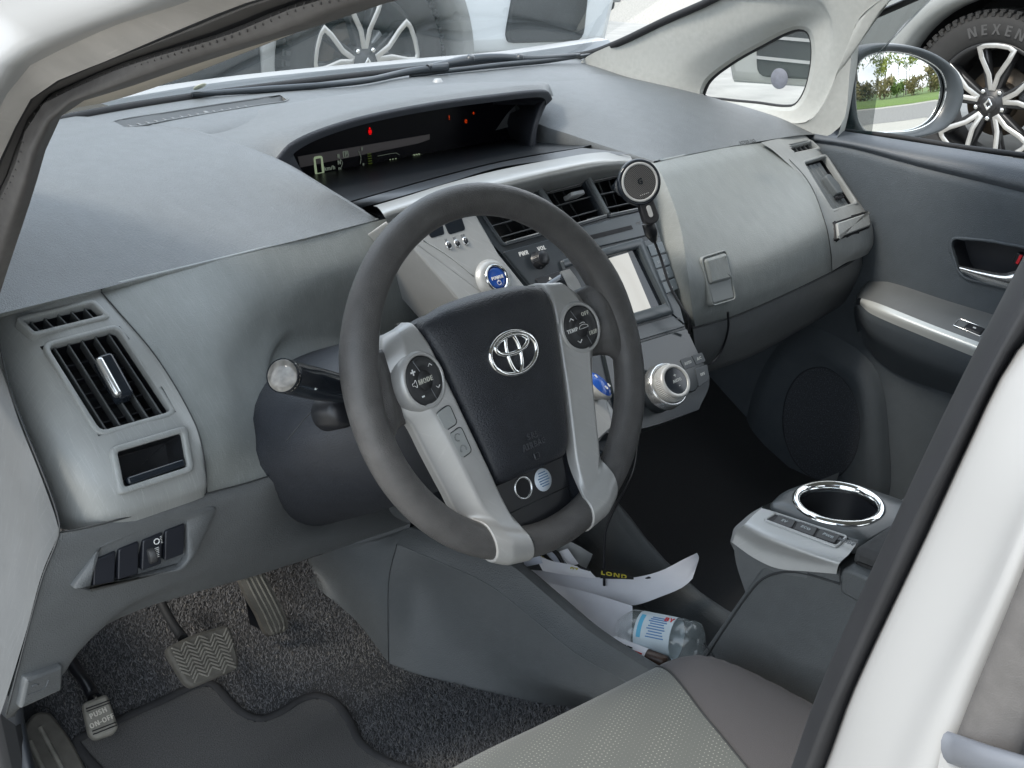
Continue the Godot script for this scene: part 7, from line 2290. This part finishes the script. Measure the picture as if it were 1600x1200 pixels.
# ================================================================ seats
func seat(called: String, label: String, cx: float, far: bool) -> void:
	var o := thing(called, label, "seat", Transform3D(Basis(), V(cx, 0, 0)), "front seats")
	var zs := [0.13, 0.075, 0.050, 0.058, 0.095, 0.19, 0.34, 0.60]
	var ys := [0.38, 0.46, 0.520, 0.553, 0.573, 0.582, 0.578, 0.560]
	var col := func(x: float, up: float, back: float) -> Array:
		var r := []
		for i in 8:
			# the front edge runs a little forward towards the door
			var bow: float = 0.0 if far else -0.045 * smoothstep(0.14, -0.26, x)
			r.append(V(x, ys[i] + up * [0, 0.2, 0.4, 0.7, 1, 1, 1, 1][i], zs[i] + (back + bow) * [0.6, 0.9, 1, 1, 0.9, 0.6, 0.3, 0][i]))
		return r
	# the joint to the inner bolster slants inwards towards the back
	var slant := func(x: float, up: float, back: float, share: float) -> Array:
		var r: Array = col.call(x, up, back)
		for i in 8: r[i] = r[i] + V(-share * 0.50 * clampf(r[i].z - 0.075, 0, 0.22), 0, 0)
		return r
	var st := mb()
	loft(st, [col.call(-0.165, 0.0, 0.012), col.call(-0.08, -0.003, 0.002), col.call(0.0, -0.004, 0.0), slant.call(0.09, -0.003, 0.002, 0.5), slant.call(0.172, 0.0, 0.012, 1.0)], 48, 30)
	part(o, "cushion", st, M.seat_dot)
	for s in [-1, 1]:
		st = mb()
		if s < 0:
			loft(st, [col.call(-0.165, -0.001, 0.0125), col.call(-0.177, 0.004, 0.017), col.call(-0.200, 0.010, 0.03), col.call(-0.220, -0.004, 0.05), col.call(-0.227, -0.05, 0.07), col.call(-0.225, -0.13, 0.08)], 48, 24)
		else:
			loft(st, [slant.call(0.172, -0.001, 0.0125, 1.0), slant.call(0.180, 0.003, 0.015, 0.85), slant.call(0.192, 0.009, 0.022, 0.5), col.call(0.204, 0.010, 0.034), col.call(0.216, -0.006, 0.05), col.call(0.222, -0.05, 0.07), col.call(0.220, -0.13, 0.08)], 48, 28)
		part(o, "bolster", st, M.seat_plain)
		st = mb()
		tube(st, col.call(-0.165, 0.0005, 0.0118) if s < 0 else slant.call(0.172, 0.0002, 0.0118, 1.0), 0.0011, 6, 48)
		part(o, "seam", st, M.joint)
	st = mb()
	box(st, V(0, 0.42, 0.36), V(0.40, 0.12, 0.46), 0.02)
	part(o, "seat_base", st, M.matte_black)
	st = mb()
	loft(st, [[V(-0.24, 0.56, 0.60), V(-0.23, 0.85, 0.66), V(-0.19, 1.12, 0.74), V(-0.12, 1.18, 0.77)], [V(-0.12, 0.56, 0.58), V(-0.12, 0.85, 0.64), V(-0.10, 1.13, 0.73), V(-0.06, 1.19, 0.77)], [V(0, 0.56, 0.57), V(0, 0.85, 0.635), V(0, 1.13, 0.73), V(0, 1.19, 0.77)], [V(0.12, 0.56, 0.58), V(0.12, 0.85, 0.64), V(0.10, 1.13, 0.73), V(0.06, 1.19, 0.77)], [V(0.24, 0.56, 0.60), V(0.23, 0.85, 0.66), V(0.19, 1.12, 0.74), V(0.12, 1.18, 0.77)]], 24, 24)
	st.set_smooth_group(1)
	loft(st, [[V(-0.24, 0.56, 0.60), V(-0.23, 0.85, 0.66), V(-0.19, 1.12, 0.74), V(-0.12, 1.18, 0.77)], [V(-0.20, 0.56, 0.70), V(-0.20, 0.85, 0.76), V(-0.16, 1.12, 0.84), V(-0.10, 1.18, 0.85)], [V(0.20, 0.56, 0.70), V(0.20, 0.85, 0.76), V(0.16, 1.12, 0.84), V(0.10, 1.18, 0.85)], [V(0.24, 0.56, 0.60), V(0.23, 0.85, 0.66), V(0.19, 1.12, 0.74), V(0.12, 1.18, 0.77)]], 16, 16)
	part(o, "backrest", st, M.seat_plain)

func build_seats() -> void:
	seat("driver_seat", "grey cloth driver's seat with light dots and plain side bolster", -0.365, false)
	seat("passenger_seat", "grey dotted passenger seat glimpsed behind the cup holder", 0.37, true)

# ================================================================ passenger door and mirror
func build_door() -> void:
	var o := thing("passenger_door", "blue grey passenger door trim with armrest, speaker grille and bright handle", "car door")
	var fd := Transform3D(V(0,0,1),V(0,1,0),V(-1,0,0),V(0.69,0.9,-0.1))
	# cap under the window
	var top := [V(0.738, 1.02, -0.55), V(0.735,1.0211,-0.3125), V(0.735,1.0197,-0.1563), V(0.735,1.0182,0.0173), V(0.735,1.0155,0.162), V(0.735, 1.035, 0.7)]
	var ridge := [V(0.708, 1.012, -0.55), V(0.708,1.0166,-0.303), V(0.708,1.0105,-0.1405), V(0.708,1.005,0.0316), V(0.708,0.9969,0.1756), V(0.708, 1.02, 0.7)]
	var fall := [V(0.697, 0.99, -0.55), V(0.697,1.0083,-0.3002), V(0.697,0.9962,-0.1325), V(0.697,0.984,0.0402), V(0.697,0.9716,0.1847), V(0.697, 0.995, 0.7)]
	var crease := [V(0.704, 0.985, -0.55), V(0.704,1.0011,-0.3062), V(0.704,0.9864,-0.1347), V(0.704,0.9736,0.039), V(0.704,0.9598,0.1845), V(0.704, 0.98, 0.7)]
	var st := mb()
	loft(st, [top, ridge, fall, crease], 40, 14)
	part(o, "window_sill", st, M.door_cap)
	st = mb()
	var c2 := []
	for q in crease: c2.append((q as Vector3) + V(-0.004, -0.004, 0))
	var rows := [crease, c2]
	for spec in [[0.93, 0.697], [0.84, 0.698], [0.74, 0.702], [0.62, 0.712], [0.48, 0.718], [0.34, 0.720]]:
		var r := []
		for z in [-0.55, -0.28, -0.08, 0.1, 0.30, 0.7]: r.append(V(spec[1], spec[0] + (0.01 if spec[0] > 0.9 else 0.0), z))
		rows.append(r)
	var hand := [V(0.0403,-0.0304,0), V(0.0429,-0.019,0), V(0.0982,-0.0122,0), V(0.1643,-0.0113,0), V(0.2391,-0.0129,0), V(0.2607,-0.0764,0), V(0.1722,-0.0788,0), V(0.0745,-0.0777,0), V(0.0598,-0.0689,0)]
	var hp: Array = rpoly(hand, 0.012, 4)
	holed(st, rows, 120, 90, [[fd, grow(hp, 0.002)]])
	part(o, "door_trim", st, M.door)
	# handle bowl and lever
	st = mb()
	frame_ring(st, grow(hp, 0.0045), hp, -0.02, 0.0, -0.012, fd * shift(0, 0, -0.004))
	part(o, "bowl_edge", st, M.door)
	st = mb()
	var r1 := []
	var r2 := []
	for q in hp:
		r1.append(fd * V(q.x, q.y, -0.012))
		r2.append(fd * V(q.x, q.y, -0.050))
	sheet(st, [r1, r2], true)
	prism(st, grow(hp, 0.001), -0.056, -0.050, 0, fd)
	part(o, "handle_bowl", st, M.bowl)
	st = mb()
	loft(st, [
		[V(0.694,0.8401,-0.0403), V(0.694,0.8408,-0.0022), V(0.694,0.8438,0.0354), V(0.696,0.8532,0.0557), V(0.71,0.8514,0.0986)],
		[V(0.684,0.84,-0.0353), V(0.684,0.8387,0.0029), V(0.684,0.8407,0.0406), V(0.686,0.849,0.065), V(0.696,0.8455,0.1055)],
		[V(0.685,0.8357,-0.034), V(0.685,0.8321,0.0035), V(0.684,0.8315,0.0422), V(0.686,0.8336,0.0718), V(0.694,0.8311,0.109)],
		[V(0.693,0.8297,-0.0337), V(0.693,0.8223,0.0013), V(0.693,0.8199,0.0421), V(0.693,0.8202,0.0711), V(0.698,0.8188,0.1096)]], 24, 12)
	part(o, "door_handle", st, M.chrome_soft)
	st = mb()
	box(st, Vector3.ZERO, V(0.012, 0.020, 0.01), 0.002, fd * Transform3D(Basis(Vector3(0, 0, 1), -0.3), V(0.1469,-0.0325,-0.02)))
	part(o, "lock_lever", st, M.black)
	st = mb()
	box(st, V(0.001, 0.0, 0.0055), V(0.005, 0.016, 0.003), 0.001, fd * Transform3D(Basis(Vector3(0, 0, 1), -0.3), V(0.1489,-0.0321,-0.02)))
	part(o, "lock_mark", st, M.lock_red)
	# armrest: top plate with a bright rounded edge, pocket below
	var back := [V(0.7,0.7757,-0.1954), V(0.7,0.7823,-0.1616), V(0.7,0.7743,-0.0541), V(0.7,0.7673,0.0774), V(0.7,0.7584,0.2261)]
	var mid := [V(0.672,0.7665,-0.1903), V(0.668,0.7747,-0.1498), V(0.664,0.7656,-0.0457), V(0.664,0.756,0.0748), V(0.664,0.7445,0.2237)]
	var front := [V(0.652,0.7582,-0.1849), V(0.64,0.7611,-0.1464), V(0.634,0.7507,-0.0447), V(0.634,0.7387,0.0708), V(0.634,0.7236,0.216)]
	var edge := [V(0.648,0.7534,-0.1844), V(0.632,0.7536,-0.1468), V(0.626,0.743,-0.0472), V(0.626,0.7299,0.0666), V(0.626,0.7127,0.2138)]
	var under := [V(0.652,0.7463,-0.1858), V(0.634,0.7413,-0.1523), V(0.628,0.7294,-0.0541), V(0.628,0.7154,0.0598), V(0.628,0.6975,0.2074)]
	st = mb()
	loft(st, [back, mid, front], 40, 8)
	st.set_smooth_group(1)
	loft(st, [[V(0.7,0.7757,-0.1954), V(0.672,0.7665,-0.1903), V(0.652,0.7582,-0.1849)], [V(0.704,0.775,-0.2052), V(0.678,0.765,-0.2012), V(0.66,0.7536,-0.1965)], [V(0.71,0.7626,-0.2122), V(0.69,0.7498,-0.2139), V(0.67,0.735,-0.2051)]], 8, 4)
	part(o, "armrest_plate", st, M.armrest)
	st = mb()
	loft(st, [front, edge, under], 40, 8)
	part(o, "armrest_edge", st, M.chrome_satin)
	st = mb()
	var u2 := [V(0.656,0.7391,-0.1922), V(0.636,0.7286,-0.1591), V(0.63,0.7152,-0.0588), V(0.63,0.7002,0.0551), V(0.63,0.6784,0.2027)]
	var u3 := [V(0.668,0.7205,-0.1981), V(0.648,0.7019,-0.16), V(0.642,0.6849,-0.0734), V(0.642,0.6732,0.0355), V(0.642,0.6471,0.1844)]
	var u4 := [V(0.685,0.689,-0.1964), V(0.672,0.668,-0.1518), V(0.67,0.651,-0.0872), V(0.67,0.6437,0.0179), V(0.67,0.611,0.1697)]
	var u5 := [V(0.704,0.6535,-0.1964), V(0.704,0.6281,-0.1545), V(0.704,0.6145,-0.0966), V(0.706,0.6087,0.0037), V(0.706,0.5701,0.1519)]
	loft(st, [under, u2, u3, u4, u5], 40, 24)
	st.set_smooth_group(1)
	loft(st, [[V(0.652,0.7463,-0.1858), V(0.656,0.7391,-0.1922), V(0.668,0.7205,-0.1981), V(0.685,0.689,-0.1964)], [V(0.67,0.735,-0.2051), V(0.68,0.7237,-0.2121), V(0.69,0.7062,-0.2145), V(0.704,0.674,-0.2121)]], 8, 4)
	part(o, "armrest_pocket", st, M.door)
	# keys set in the plate
	var ap := at(V(0.664,0.7634,-0.0681), V(0, -0.13, 1), V(0.9, 0.35, 0))
	st = mb()
	prism(st, rrect(0.013, 0.024, 0.003, 3), -0.004, 0.0028, 0.0015, ap)
	part(o, "lock_key", st, M.black)
	st = mb()
	for dy in [0.004, -0.004]: box(st, V(0, dy, 0.003), V(0.005, 0.0028, 0.0008), 0.0003, ap)
	part(o, "lock_icon", st, M.white_ink)
	var wp := at(V(0.653,0.7553,0.0123), V(0, -0.13, 1), V(0.9, 0.35, 0))
	st = mb()
	frame_ring(st, rrect(0.050, 0.022, 0.002, 2), rrect(0.046, 0.018, 0.001, 2), -0.004, 0.0016, -0.003, wp)
	part(o, "window_key_frame", st, M.chrome_soft)
	st = mb()
	prism(st, rrect(0.046, 0.018, 0.001, 2), -0.006, -0.0012, 0, wp)
	part(o, "window_key_well", st, M.silver_dull)
	st = mb()
	prism(st, rrect(0.030, 0.017, 0.002, 3), -0.004, 0.0030, 0.002, wp * shift(0.007, 0))
	part(o, "window_key", st, M.black)
	st = mb()
	box(st, V(0.007, 0, 0.0032), V(0.005, 0.003, 0.0006), 0.0002, wp)
	part(o, "window_icon", st, M.white_ink)
	# speaker housing
	var outer := [V(0.708,0.6516,-0.3312), V(0.708,0.6504,-0.2404), V(0.712,0.6092,-0.1692), V(0.716,0.4922,-0.1319), V(0.718,0.3481,-0.1231), V(0.718,0.2788,-0.2386), V(0.718,0.2372,-0.3619), V(0.718,0.3015,-0.4274), V(0.716,0.415,-0.4402), V(0.71,0.5539,-0.4051)]
	var lift := [V(0.701,0.6337,-0.3273), V(0.699,0.6349,-0.241), V(0.699,0.5983,-0.1756), V(0.699,0.4939,-0.1431), V(0.703,0.3552,-0.1367), V(0.709,0.2941,-0.2377), V(0.709,0.2574,-0.3501), V(0.709,0.3133,-0.4125), V(0.707,0.4229,-0.4251), V(0.703,0.5487,-0.3921)]
	var rim := [V(0.695,0.6137,-0.3211), V(0.692,0.6154,-0.2449), V(0.691,0.5821,-0.1869), V(0.691,0.4902,-0.1614), V(0.695,0.3701,-0.1582), V(0.703,0.3156,-0.2394), V(0.703,0.2817,-0.3393), V(0.703,0.331,-0.3942), V(0.701,0.4312,-0.406), V(0.698,0.5405,-0.3788)]
	var hole := []
	for k in 10:
		var a := PI / 2 - TAU * k / 10.0
		hole.append(V(0.698, 0.476 + sin(a) * 0.116, -0.262 + cos(a) * 0.084))
	st = mb()
	var inn := []
	for q in hole: inn.append((q as Vector3) + V(-0.001, 0, 0))
	loft(st, [outer, lift, rim, inn], 60, 16, true)
	part(o, "speaker_surround", st, M.door)
	st = mb()
	var g := crom(hole, 60, true)
	var cc := V(0.699, 0.476, -0.262)
	var dish := []
	for f in [1.0, 0.75, 0.5, 0.25, 0.02]:
		var r := []
		for q in g: r.append(cc.lerp(q, f) + V(0.004 * (1 - f * f), 0, 0))
		dish.append(r)
	sheet(st, dish, true)
	part(o, "speaker_grille", st, M.grille_cloth)
	st = mb()
	tube(st, hole, 0.0016, 6, 60, true)
	part(o, "grille_edge", st, M.shroud)
	# window channel and glass
	st = mb()
	tube(st, [V(0.742,1.0176,-0.3241), V(0.736,1.0804,-0.3182), V(0.728,1.1414,-0.3111), V(0.716,1.1885,-0.3001), V(0.708,1.2089,-0.2799)], 0.0065, 8, 20)
	tube(st, [V(0.748,1.0188,-0.3176), V(0.742,1.0804,-0.3117), V(0.734,1.1415,-0.3048), V(0.722,1.1884,-0.2951)], 0.0045, 8, 20)
	tube(st, [V(0.712,1.2012,-0.2993), V(0.7,1.237,-0.2151), V(0.692,1.2647,-0.1489), V(0.67, 1.36, 0.3), V(0.67, 1.36, 0.7)], 0.006, 8, 20)
	part(o, "window_channel", st, M.seal_black)
	st = mb()
	loft(st, [[V(0.752,1.016,-0.3275), V(0.746,1.079,-0.3216), V(0.738,1.1403,-0.3145), V(0.726,1.1897,-0.3038)], [V(0.756,1.0154,-0.3195), V(0.75,1.0794,-0.3139), V(0.742,1.1407,-0.307), V(0.73,1.1898,-0.2989)]], 12, 3)
	part(o, "channel_face", st, M.matte_black)
	st = mb()
	var tint := [V(0.757,1.0137,-0.3225), V(0.752,1.0788,-0.3175), V(0.745,1.1402,-0.31), V(0.735,1.1945,-0.3025), V(0.728,1.2309,-0.2299), V(0.722,1.2642,-0.1537), V(0.728,1.2352,-0.1852), V(0.735,1.1996,-0.2234), V(0.74,1.1669,-0.245), V(0.746,1.1182,-0.2547), V(0.757,1.0182,-0.2619)]
	var tc := (V(0.744,1.1262,-0.2864))
	for i in tint.size(): tri(st, tc, tint[i], tint[(i + 1) % tint.size()])
	part(o, "window_glass", st, M.tint)
	st = mb()
	box(st, Vector3.ZERO, V(1.4, 0.9, 0.02), 0.004, fd * shift(0.35, -0.38, -0.10))
	part(o, "door_skin", st, M.paint)
	st = mb()
	tube(st, [V(0.765,1.0147,-0.3249), V(0.765,1.0183,-0.2198), V(0.765,1.0167,-0.1031), V(0.765,1.0182,0.0246), V(0.765,1.0152,0.1511)], 0.005, 8, 16)
	part(o, "window_wiper_seal", st, M.matte_black)

	# door mirror outside, its convex glass shows the road and trees behind
	var mi := thing("door_mirror", "dark passenger door mirror reflecting a grass verge, trees and cloudy sky", "mirror", Transform3D(V(0.9289,0.0314,0.3689),V(0,0.9964,-0.0847),V(-0.3702,0.0787,0.9256),V(0.93,1.0752,-0.2941)))
	var gl := [V(-0.122,0.0326,0), V(-0.115,0.0588,0), V(-0.0736,0.0714,0), V(-0.0163,0.0662,0), V(0.0328,0.0502,0), V(0.0701,0.0267,0), V(0.0846,-0.0035,0), V(0.0798,-0.0348,0), V(0.058,-0.0624,0), V(0.0172,-0.0751,0), V(-0.0461,-0.0738,0), V(-0.0941,-0.0669,0), V(-0.1156,-0.036,0)]
	var ring := crom(gl, 64, true)
	var c0 := Vector3.ZERO
	for q in ring: c0 += q / ring.size()
	st = mb()
	var conv := []
	for f in [1.0, 0.85, 0.7, 0.55, 0.4, 0.25, 0.12, 0.01]:
		var r := []
		for q in ring:
			var p := c0.lerp(q, f)
			var d2 := (p - c0).length_squared()
			r.append(V(p.x, p.y, -d2 / 2.4))
		conv.append(r)
	sheet(st, conv, true)
	part(mi, "mirror_glass", st, M.mirror)
	var big := [V(-0.1444,0.0366,0), V(-0.1323,0.0712,0), V(-0.0828,0.0854,0), V(-0.0084,0.078,0), V(0.0513,0.058,0), V(0.0985,0.0269,0), V(0.1184,-0.0098,0), V(0.1142,-0.0473,0), V(0.0834,-0.0778,0), V(0.0242,-0.0889,0), V(-0.0452,-0.0868,0), V(-0.1035,-0.0788,0), V(-0.138,-0.0408,0)]
	var bring := crom(big, 64, true)
	st = mb()
	var shell := []
	for spec in [[0, 0.0, -0.003], [0, 0.06, 0.004], [1, 0.35, 0.012], [1, 0.85, 0.015], [1, 1.0, 0.010], [1, 1.02, -0.01], [1, 0.96, -0.05], [1, 0.80, -0.085], [1, 0.5, -0.105], [1, 0.02, -0.11]]:
		var r := []
		for i in 64:
			var p: Vector3
			if spec[0] == 0: p = (ring[i] as Vector3).lerp(bring[i], spec[1])
			elif spec[2] > 0.0: p = (ring[i] as Vector3).lerp(bring[i], spec[1])
			else: p = c0.lerp(bring[i], spec[1])
			r.append(V(p.x, p.y, spec[2]))
		shell.append(r)
	loft(st, shell, 64, 40, true)
	part(mi, "mirror_shell", st, M.mirror_case)
	st = mb()
	tube(st, ring.map(func(q): return q + V(0, 0, 0.002)), 0.0014, 6, 64, true)
	part(mi, "glass_rim", st, M.chrome_soft)
	st = mb()
	tube(st, [V(-0.05, -0.06, -0.07), V(-0.09, -0.085, -0.06), V(-0.14, -0.10, -0.05)], [0.03, 0.025, 0.03], 14, 8)
	part(mi, "mirror_arm", st, M.mirror_case)

# ================================================================ odds and ends in the console tray
func page(called: String, label: String, cat: String, rows: Array, m: Material, group := "", nu := 24, nv := 16) -> Node3D:
	var o := thing(called, label, cat, Transform3D(), group)
	var st := mb()
	var away := ((rows[0][-1] - rows[0][0]) as Vector3).cross(rows[-1][0] - rows[0][0]).normalized()
	skin(st, rows, nu, nv, 0.0006, away)
	part(o, "sheet", st, m)
	return o

func build_small() -> void:
	page("paper", "white folded paper leaning in front of the curled sheet beside the bottle", "paper", [
		[V(-0.088,0.4831,-0.242), V(-0.062,0.4775,-0.2063), V(-0.045,0.4801,-0.1529), V(-0.034,0.4831,-0.099)],
		[V(-0.095,0.4795,-0.2125), V(-0.068,0.4623,-0.1846), V(-0.05,0.458,-0.1413), V(-0.036,0.4663,-0.0963)],
		[V(-0.102,0.4758,-0.1672), V(-0.078,0.4537,-0.146), V(-0.06,0.4415,-0.1192), V(-0.04,0.4427,-0.0939)],
		[V(-0.108,0.4684,-0.1183), V(-0.088,0.4491,-0.1061), V(-0.07,0.4372,-0.0956), V(-0.045,0.423,-0.0908)]], M.paper)
	page("paper", "white curled sheet of paper with its right end sticking up over the tray edge", "paper", [
		[V(-0.09,0.4941,-0.2601), V(-0.055,0.4878,-0.229), V(-0.02,0.4853,-0.1825), V(0.005,0.4943,-0.1372), V(0.03,0.5088,-0.1054), V(0.048,0.5337,-0.0777), V(0.055,0.5489,-0.0605)],
		[V(-0.09,0.4923,-0.252), V(-0.055,0.4772,-0.2235), V(-0.022,0.4732,-0.1776), V(0.002,0.4821,-0.1315), V(0.028,0.499,-0.0984), V(0.05,0.5169,-0.0757), V(0.062,0.5371,-0.0617)],
		[V(-0.09,0.4884,-0.244), V(-0.055,0.4678,-0.2155), V(-0.026,0.4624,-0.1697), V(-0.002,0.4692,-0.1261), V(0.024,0.4888,-0.0921), V(0.048,0.5041,-0.0708), V(0.062,0.5209,-0.0649)],
		[V(-0.088,0.4828,-0.238), V(-0.056,0.4637,-0.2066), V(-0.03,0.458,-0.1621), V(-0.006,0.4606,-0.1209), V(0.02,0.4807,-0.0882), V(0.042,0.4945,-0.0699), V(0.054,0.5056,-0.0642)]], M.paper)
	page("paper", "white sheet edge peeping out behind the curled paper near the wheel", "paper", [
		[V(-0.075,0.5175,-0.249), V(-0.058,0.505,-0.2369), V(-0.042,0.5023,-0.2134), V(-0.025,0.4966,-0.1909)],
		[V(-0.078,0.5075,-0.2405), V(-0.06,0.4962,-0.2295), V(-0.044,0.4924,-0.2086), V(-0.026,0.4934,-0.1823)],
		[V(-0.08,0.5,-0.2305), V(-0.062,0.4918,-0.2222), V(-0.046,0.49,-0.2015), V(-0.028,0.4917,-0.1716)]], M.paper)
	page("card", "small blue grey card standing upright beside the black lanyard", "card", [
		[V(-0.045,0.5043,-0.2605), V(-0.03,0.5029,-0.262)], [V(-0.045,0.4961,-0.247), V(-0.03,0.4991,-0.2433)], [V(-0.045,0.4857,-0.2335), V(-0.03,0.4876,-0.2298)]], M.card_blue, "", 6, 8)
	page("card", "small bright white card in the far corner of the tray", "card", [
		[V(-0.03,0.5039,-0.2474), V(-0.018,0.5073,-0.2406)], [V(-0.03,0.4939,-0.2352), V(-0.018,0.4984,-0.2286)], [V(-0.03,0.4878,-0.2246), V(-0.018,0.4912,-0.2179)]], M.paper, "", 6, 8)
	page("card", "grey cardboard leaflet leaning against the right wall of the tray", "card", [
		[V(-0.015,0.4979,-0.2823), V(0,0.5051,-0.2593), V(0.025,0.4845,-0.2293)], [V(-0.015,0.4927,-0.2686), V(0,0.4944,-0.2457), V(0.022,0.4736,-0.2314)], [V(-0.012,0.4842,-0.2498), V(0,0.4759,-0.2372), V(0.015,0.4599,-0.2336)]], M.card_grey, "", 10, 8)
	page("leaflet", "printed form in the tray's front end below the wheel rim", "paper", [
		[V(-0.105,0.5245,-0.2473), V(-0.085,0.5285,-0.2337)], [V(-0.105,0.512,-0.2419), V(-0.085,0.5172,-0.2257)]], M.card_blue, "", 6, 6)
	# lanyard
	var l := thing("lanyard", "black lanyard with yellow capital letters lying over the papers", "lanyard")
	var runs := [[[V(-0.07,0.5152,-0.2594), V(-0.06,0.5018,-0.2507), V(-0.05,0.4885,-0.2419)], [V(-0.068,0.5219,-0.2496), V(-0.058,0.5097,-0.2409), V(-0.048,0.4959,-0.2308)]],
		[[V(-0.046,0.4868,-0.2273), V(-0.04,0.4952,-0.2177), V(-0.034,0.502,-0.2017), V(-0.026,0.4975,-0.1875)], [V(-0.046,0.4827,-0.222), V(-0.04,0.4889,-0.2123), V(-0.034,0.4941,-0.2002), V(-0.026,0.4889,-0.1897)]],
		[[V(-0.03,0.5147,-0.1607), V(-0.024,0.5122,-0.1489), V(-0.016,0.5092,-0.1316), V(-0.008,0.5087,-0.1206)], [V(-0.03,0.4973,-0.1637), V(-0.024,0.5007,-0.1484), V(-0.016,0.5034,-0.1349), V(-0.008,0.5056,-0.1204)]],
		[[V(0.016,0.4979,-0.1191), V(0.026,0.5025,-0.1112), V(0.034,0.4994,-0.1011), V(0.038,0.4917,-0.0909)], [V(0.016,0.4984,-0.1156), V(0.026,0.4984,-0.1085), V(0.034,0.4943,-0.1007), V(0.038,0.4891,-0.0942)]]]
	for r in runs:
		var st := mb()
		skin(st, r, 16, 3, 0.001, V(0, -1, -0.3))
		part(l, "strap", st, M.strap)
	var st2 := mb()
	tube(st2, [V(-0.04,0.5113,-0.2523), V(-0.04,0.5052,-0.2389), V(-0.042,0.4965,-0.2262)], 0.0030, 8, 10)
	part(l, "cord", st2, M.strap)
	var marks := [["LOND", V(-0.058,0.5035,-0.2474), V(-0.046,0.4877,-0.2326), 0.0070], ["07", V(-0.037,0.4946,-0.2089), V(-0.026,0.4925,-0.1937), 0.0078], ["LOND", V(-0.0215,0.5071,-0.146), V(-0.006,0.5055,-0.1234), 0.0100]]
	for q in marks:
		var x: Vector3 = ((q[2] as Vector3) - q[1]).normalized()
		var y := V(-0.55, 0.55, -0.3)
		words(l, q[0], q[3], M.yellow, at((q[1] as Vector3) + V(-0.003, 0.0022, 0.0025), x, y), "Droid Sans", 800, 0.0008)
	# water bottle, lying on its side
	var ax: Vector3 = ((V(-0.045,0.4917,0.0318)) - (V(-0.075,0.479,-0.0665))).normalized()
	var b := thing("water_bottle", "clear plastic water bottle with blue printed label lying in the tray", "bottle", at(V(-0.055,0.4784,-0.0327), ax, V(-0.5, 0.8, 0.2)))
	var turn := Transform3D(Basis(Vector3(0, 1, 0), PI / 2), Vector3.ZERO)
	st2 = mb()
	lathe(st2, [Vector2(0.008, -0.062), Vector2(0.012, -0.060), Vector2(0.020, -0.052), Vector2(0.0275, -0.040), Vector2(0.0285, -0.030), Vector2(0.0275, -0.027), Vector2(0.0280, 0.0), Vector2(0.0275, 0.026), Vector2(0.0285, 0.030), Vector2(0.0285, 0.036), Vector2(0.0265, 0.040), Vector2(0.0285, 0.046), Vector2(0.0265, 0.054), Vector2(0.016, 0.060), Vector2(0.0, 0.054)], turn, 40)
	part(b, "bottle_body", st2, M.clear_plastic)
	st2 = mb()
	lathe(st2, [Vector2(0.0284, -0.026), Vector2(0.0284, 0.025)], turn, 48)
	part(b, "bottle_label", st2, M.bottle_label)
	var lab := Transform3D(Basis(), Vector3.ZERO)
	for k in 9:
		st2 = mb()
		var a := 1.05 + k * 0.13
		box(st2, Vector3.ZERO, V(0.026 - 0.003 * (k % 3), 0.0016, 0.0006), 0.0002, Transform3D(V(1, 0, 0), V(0, cos(a), -sin(a)) , V(0, sin(a), cos(a)), V(0.004, sin(a) * 0.0287, cos(a) * 0.0287)))
		part(b, "label_print", st2, M.print_blue)
	st2 = mb()
	for k in 10:
		var a := 1.0 + k * 0.12
		box(st2, Vector3.ZERO, V(0.006, 0.0036, 0.0006), 0.0002, Transform3D(V(1, 0, 0), V(0, cos(a), -sin(a)), V(0, sin(a), cos(a)), V(-0.019, sin(a) * 0.0287, cos(a) * 0.0287)))
	part(b, "label_stripe", st2, M.label_cyan)
	var aw := 2.1
	words(b, "BY", 0.008, M.red, Transform3D(V(1, 0, 0), V(0, cos(aw), -sin(aw)), V(0, sin(aw), cos(aw)), V(0.017, sin(aw) * 0.0288, cos(aw) * 0.0288)), "Droid Sans", 800)
	# small tube with a brown cap
	var tx: Vector3 = ((V(-0.085,0.4717,0.0058)) - (V(-0.105,0.4738,-0.0707))).normalized()
	var t := thing("small_tube", "small white labelled tube with a brown end in front of the bottle", "tube", at(V(-0.093,0.468,-0.0333), tx, V(-0.5, 0.8, 0.2)))
	st2 = mb()
	lathe(st2, [Vector2(0.0, -0.042), Vector2(0.0095, -0.041), Vector2(0.0100, -0.038), Vector2(0.0100, 0.010)], turn, 28)
	part(t, "tube_label", st2, M.paper)
	st2 = mb()
	lathe(st2, [Vector2(0.0096, 0.010), Vector2(0.0098, 0.034), Vector2(0.0080, 0.038), Vector2(0.0, 0.039)], turn, 28)
	part(t, "tube_end", st2, M.brown)
	words(t, "LIT", 0.011, M.black, Transform3D(V(0, 0.6, 0.8) * 0 + V(1, 0, 0), V(0, 0.45, -0.89), V(0, 0.89, 0.45), V(-0.020, 0.0089, 0.0047)), "Droid Sans", 800)
	st2 = mb()
	box(st2, Vector3.ZERO, V(0.012, 0.006, 0.0006), 0.0002, Transform3D(V(1, 0, 0), V(0, 0.45, -0.89), V(0, 0.89, 0.45), V(0.0, 0.0090, 0.0048)))
	part(t, "label_mark", st2, M.red)
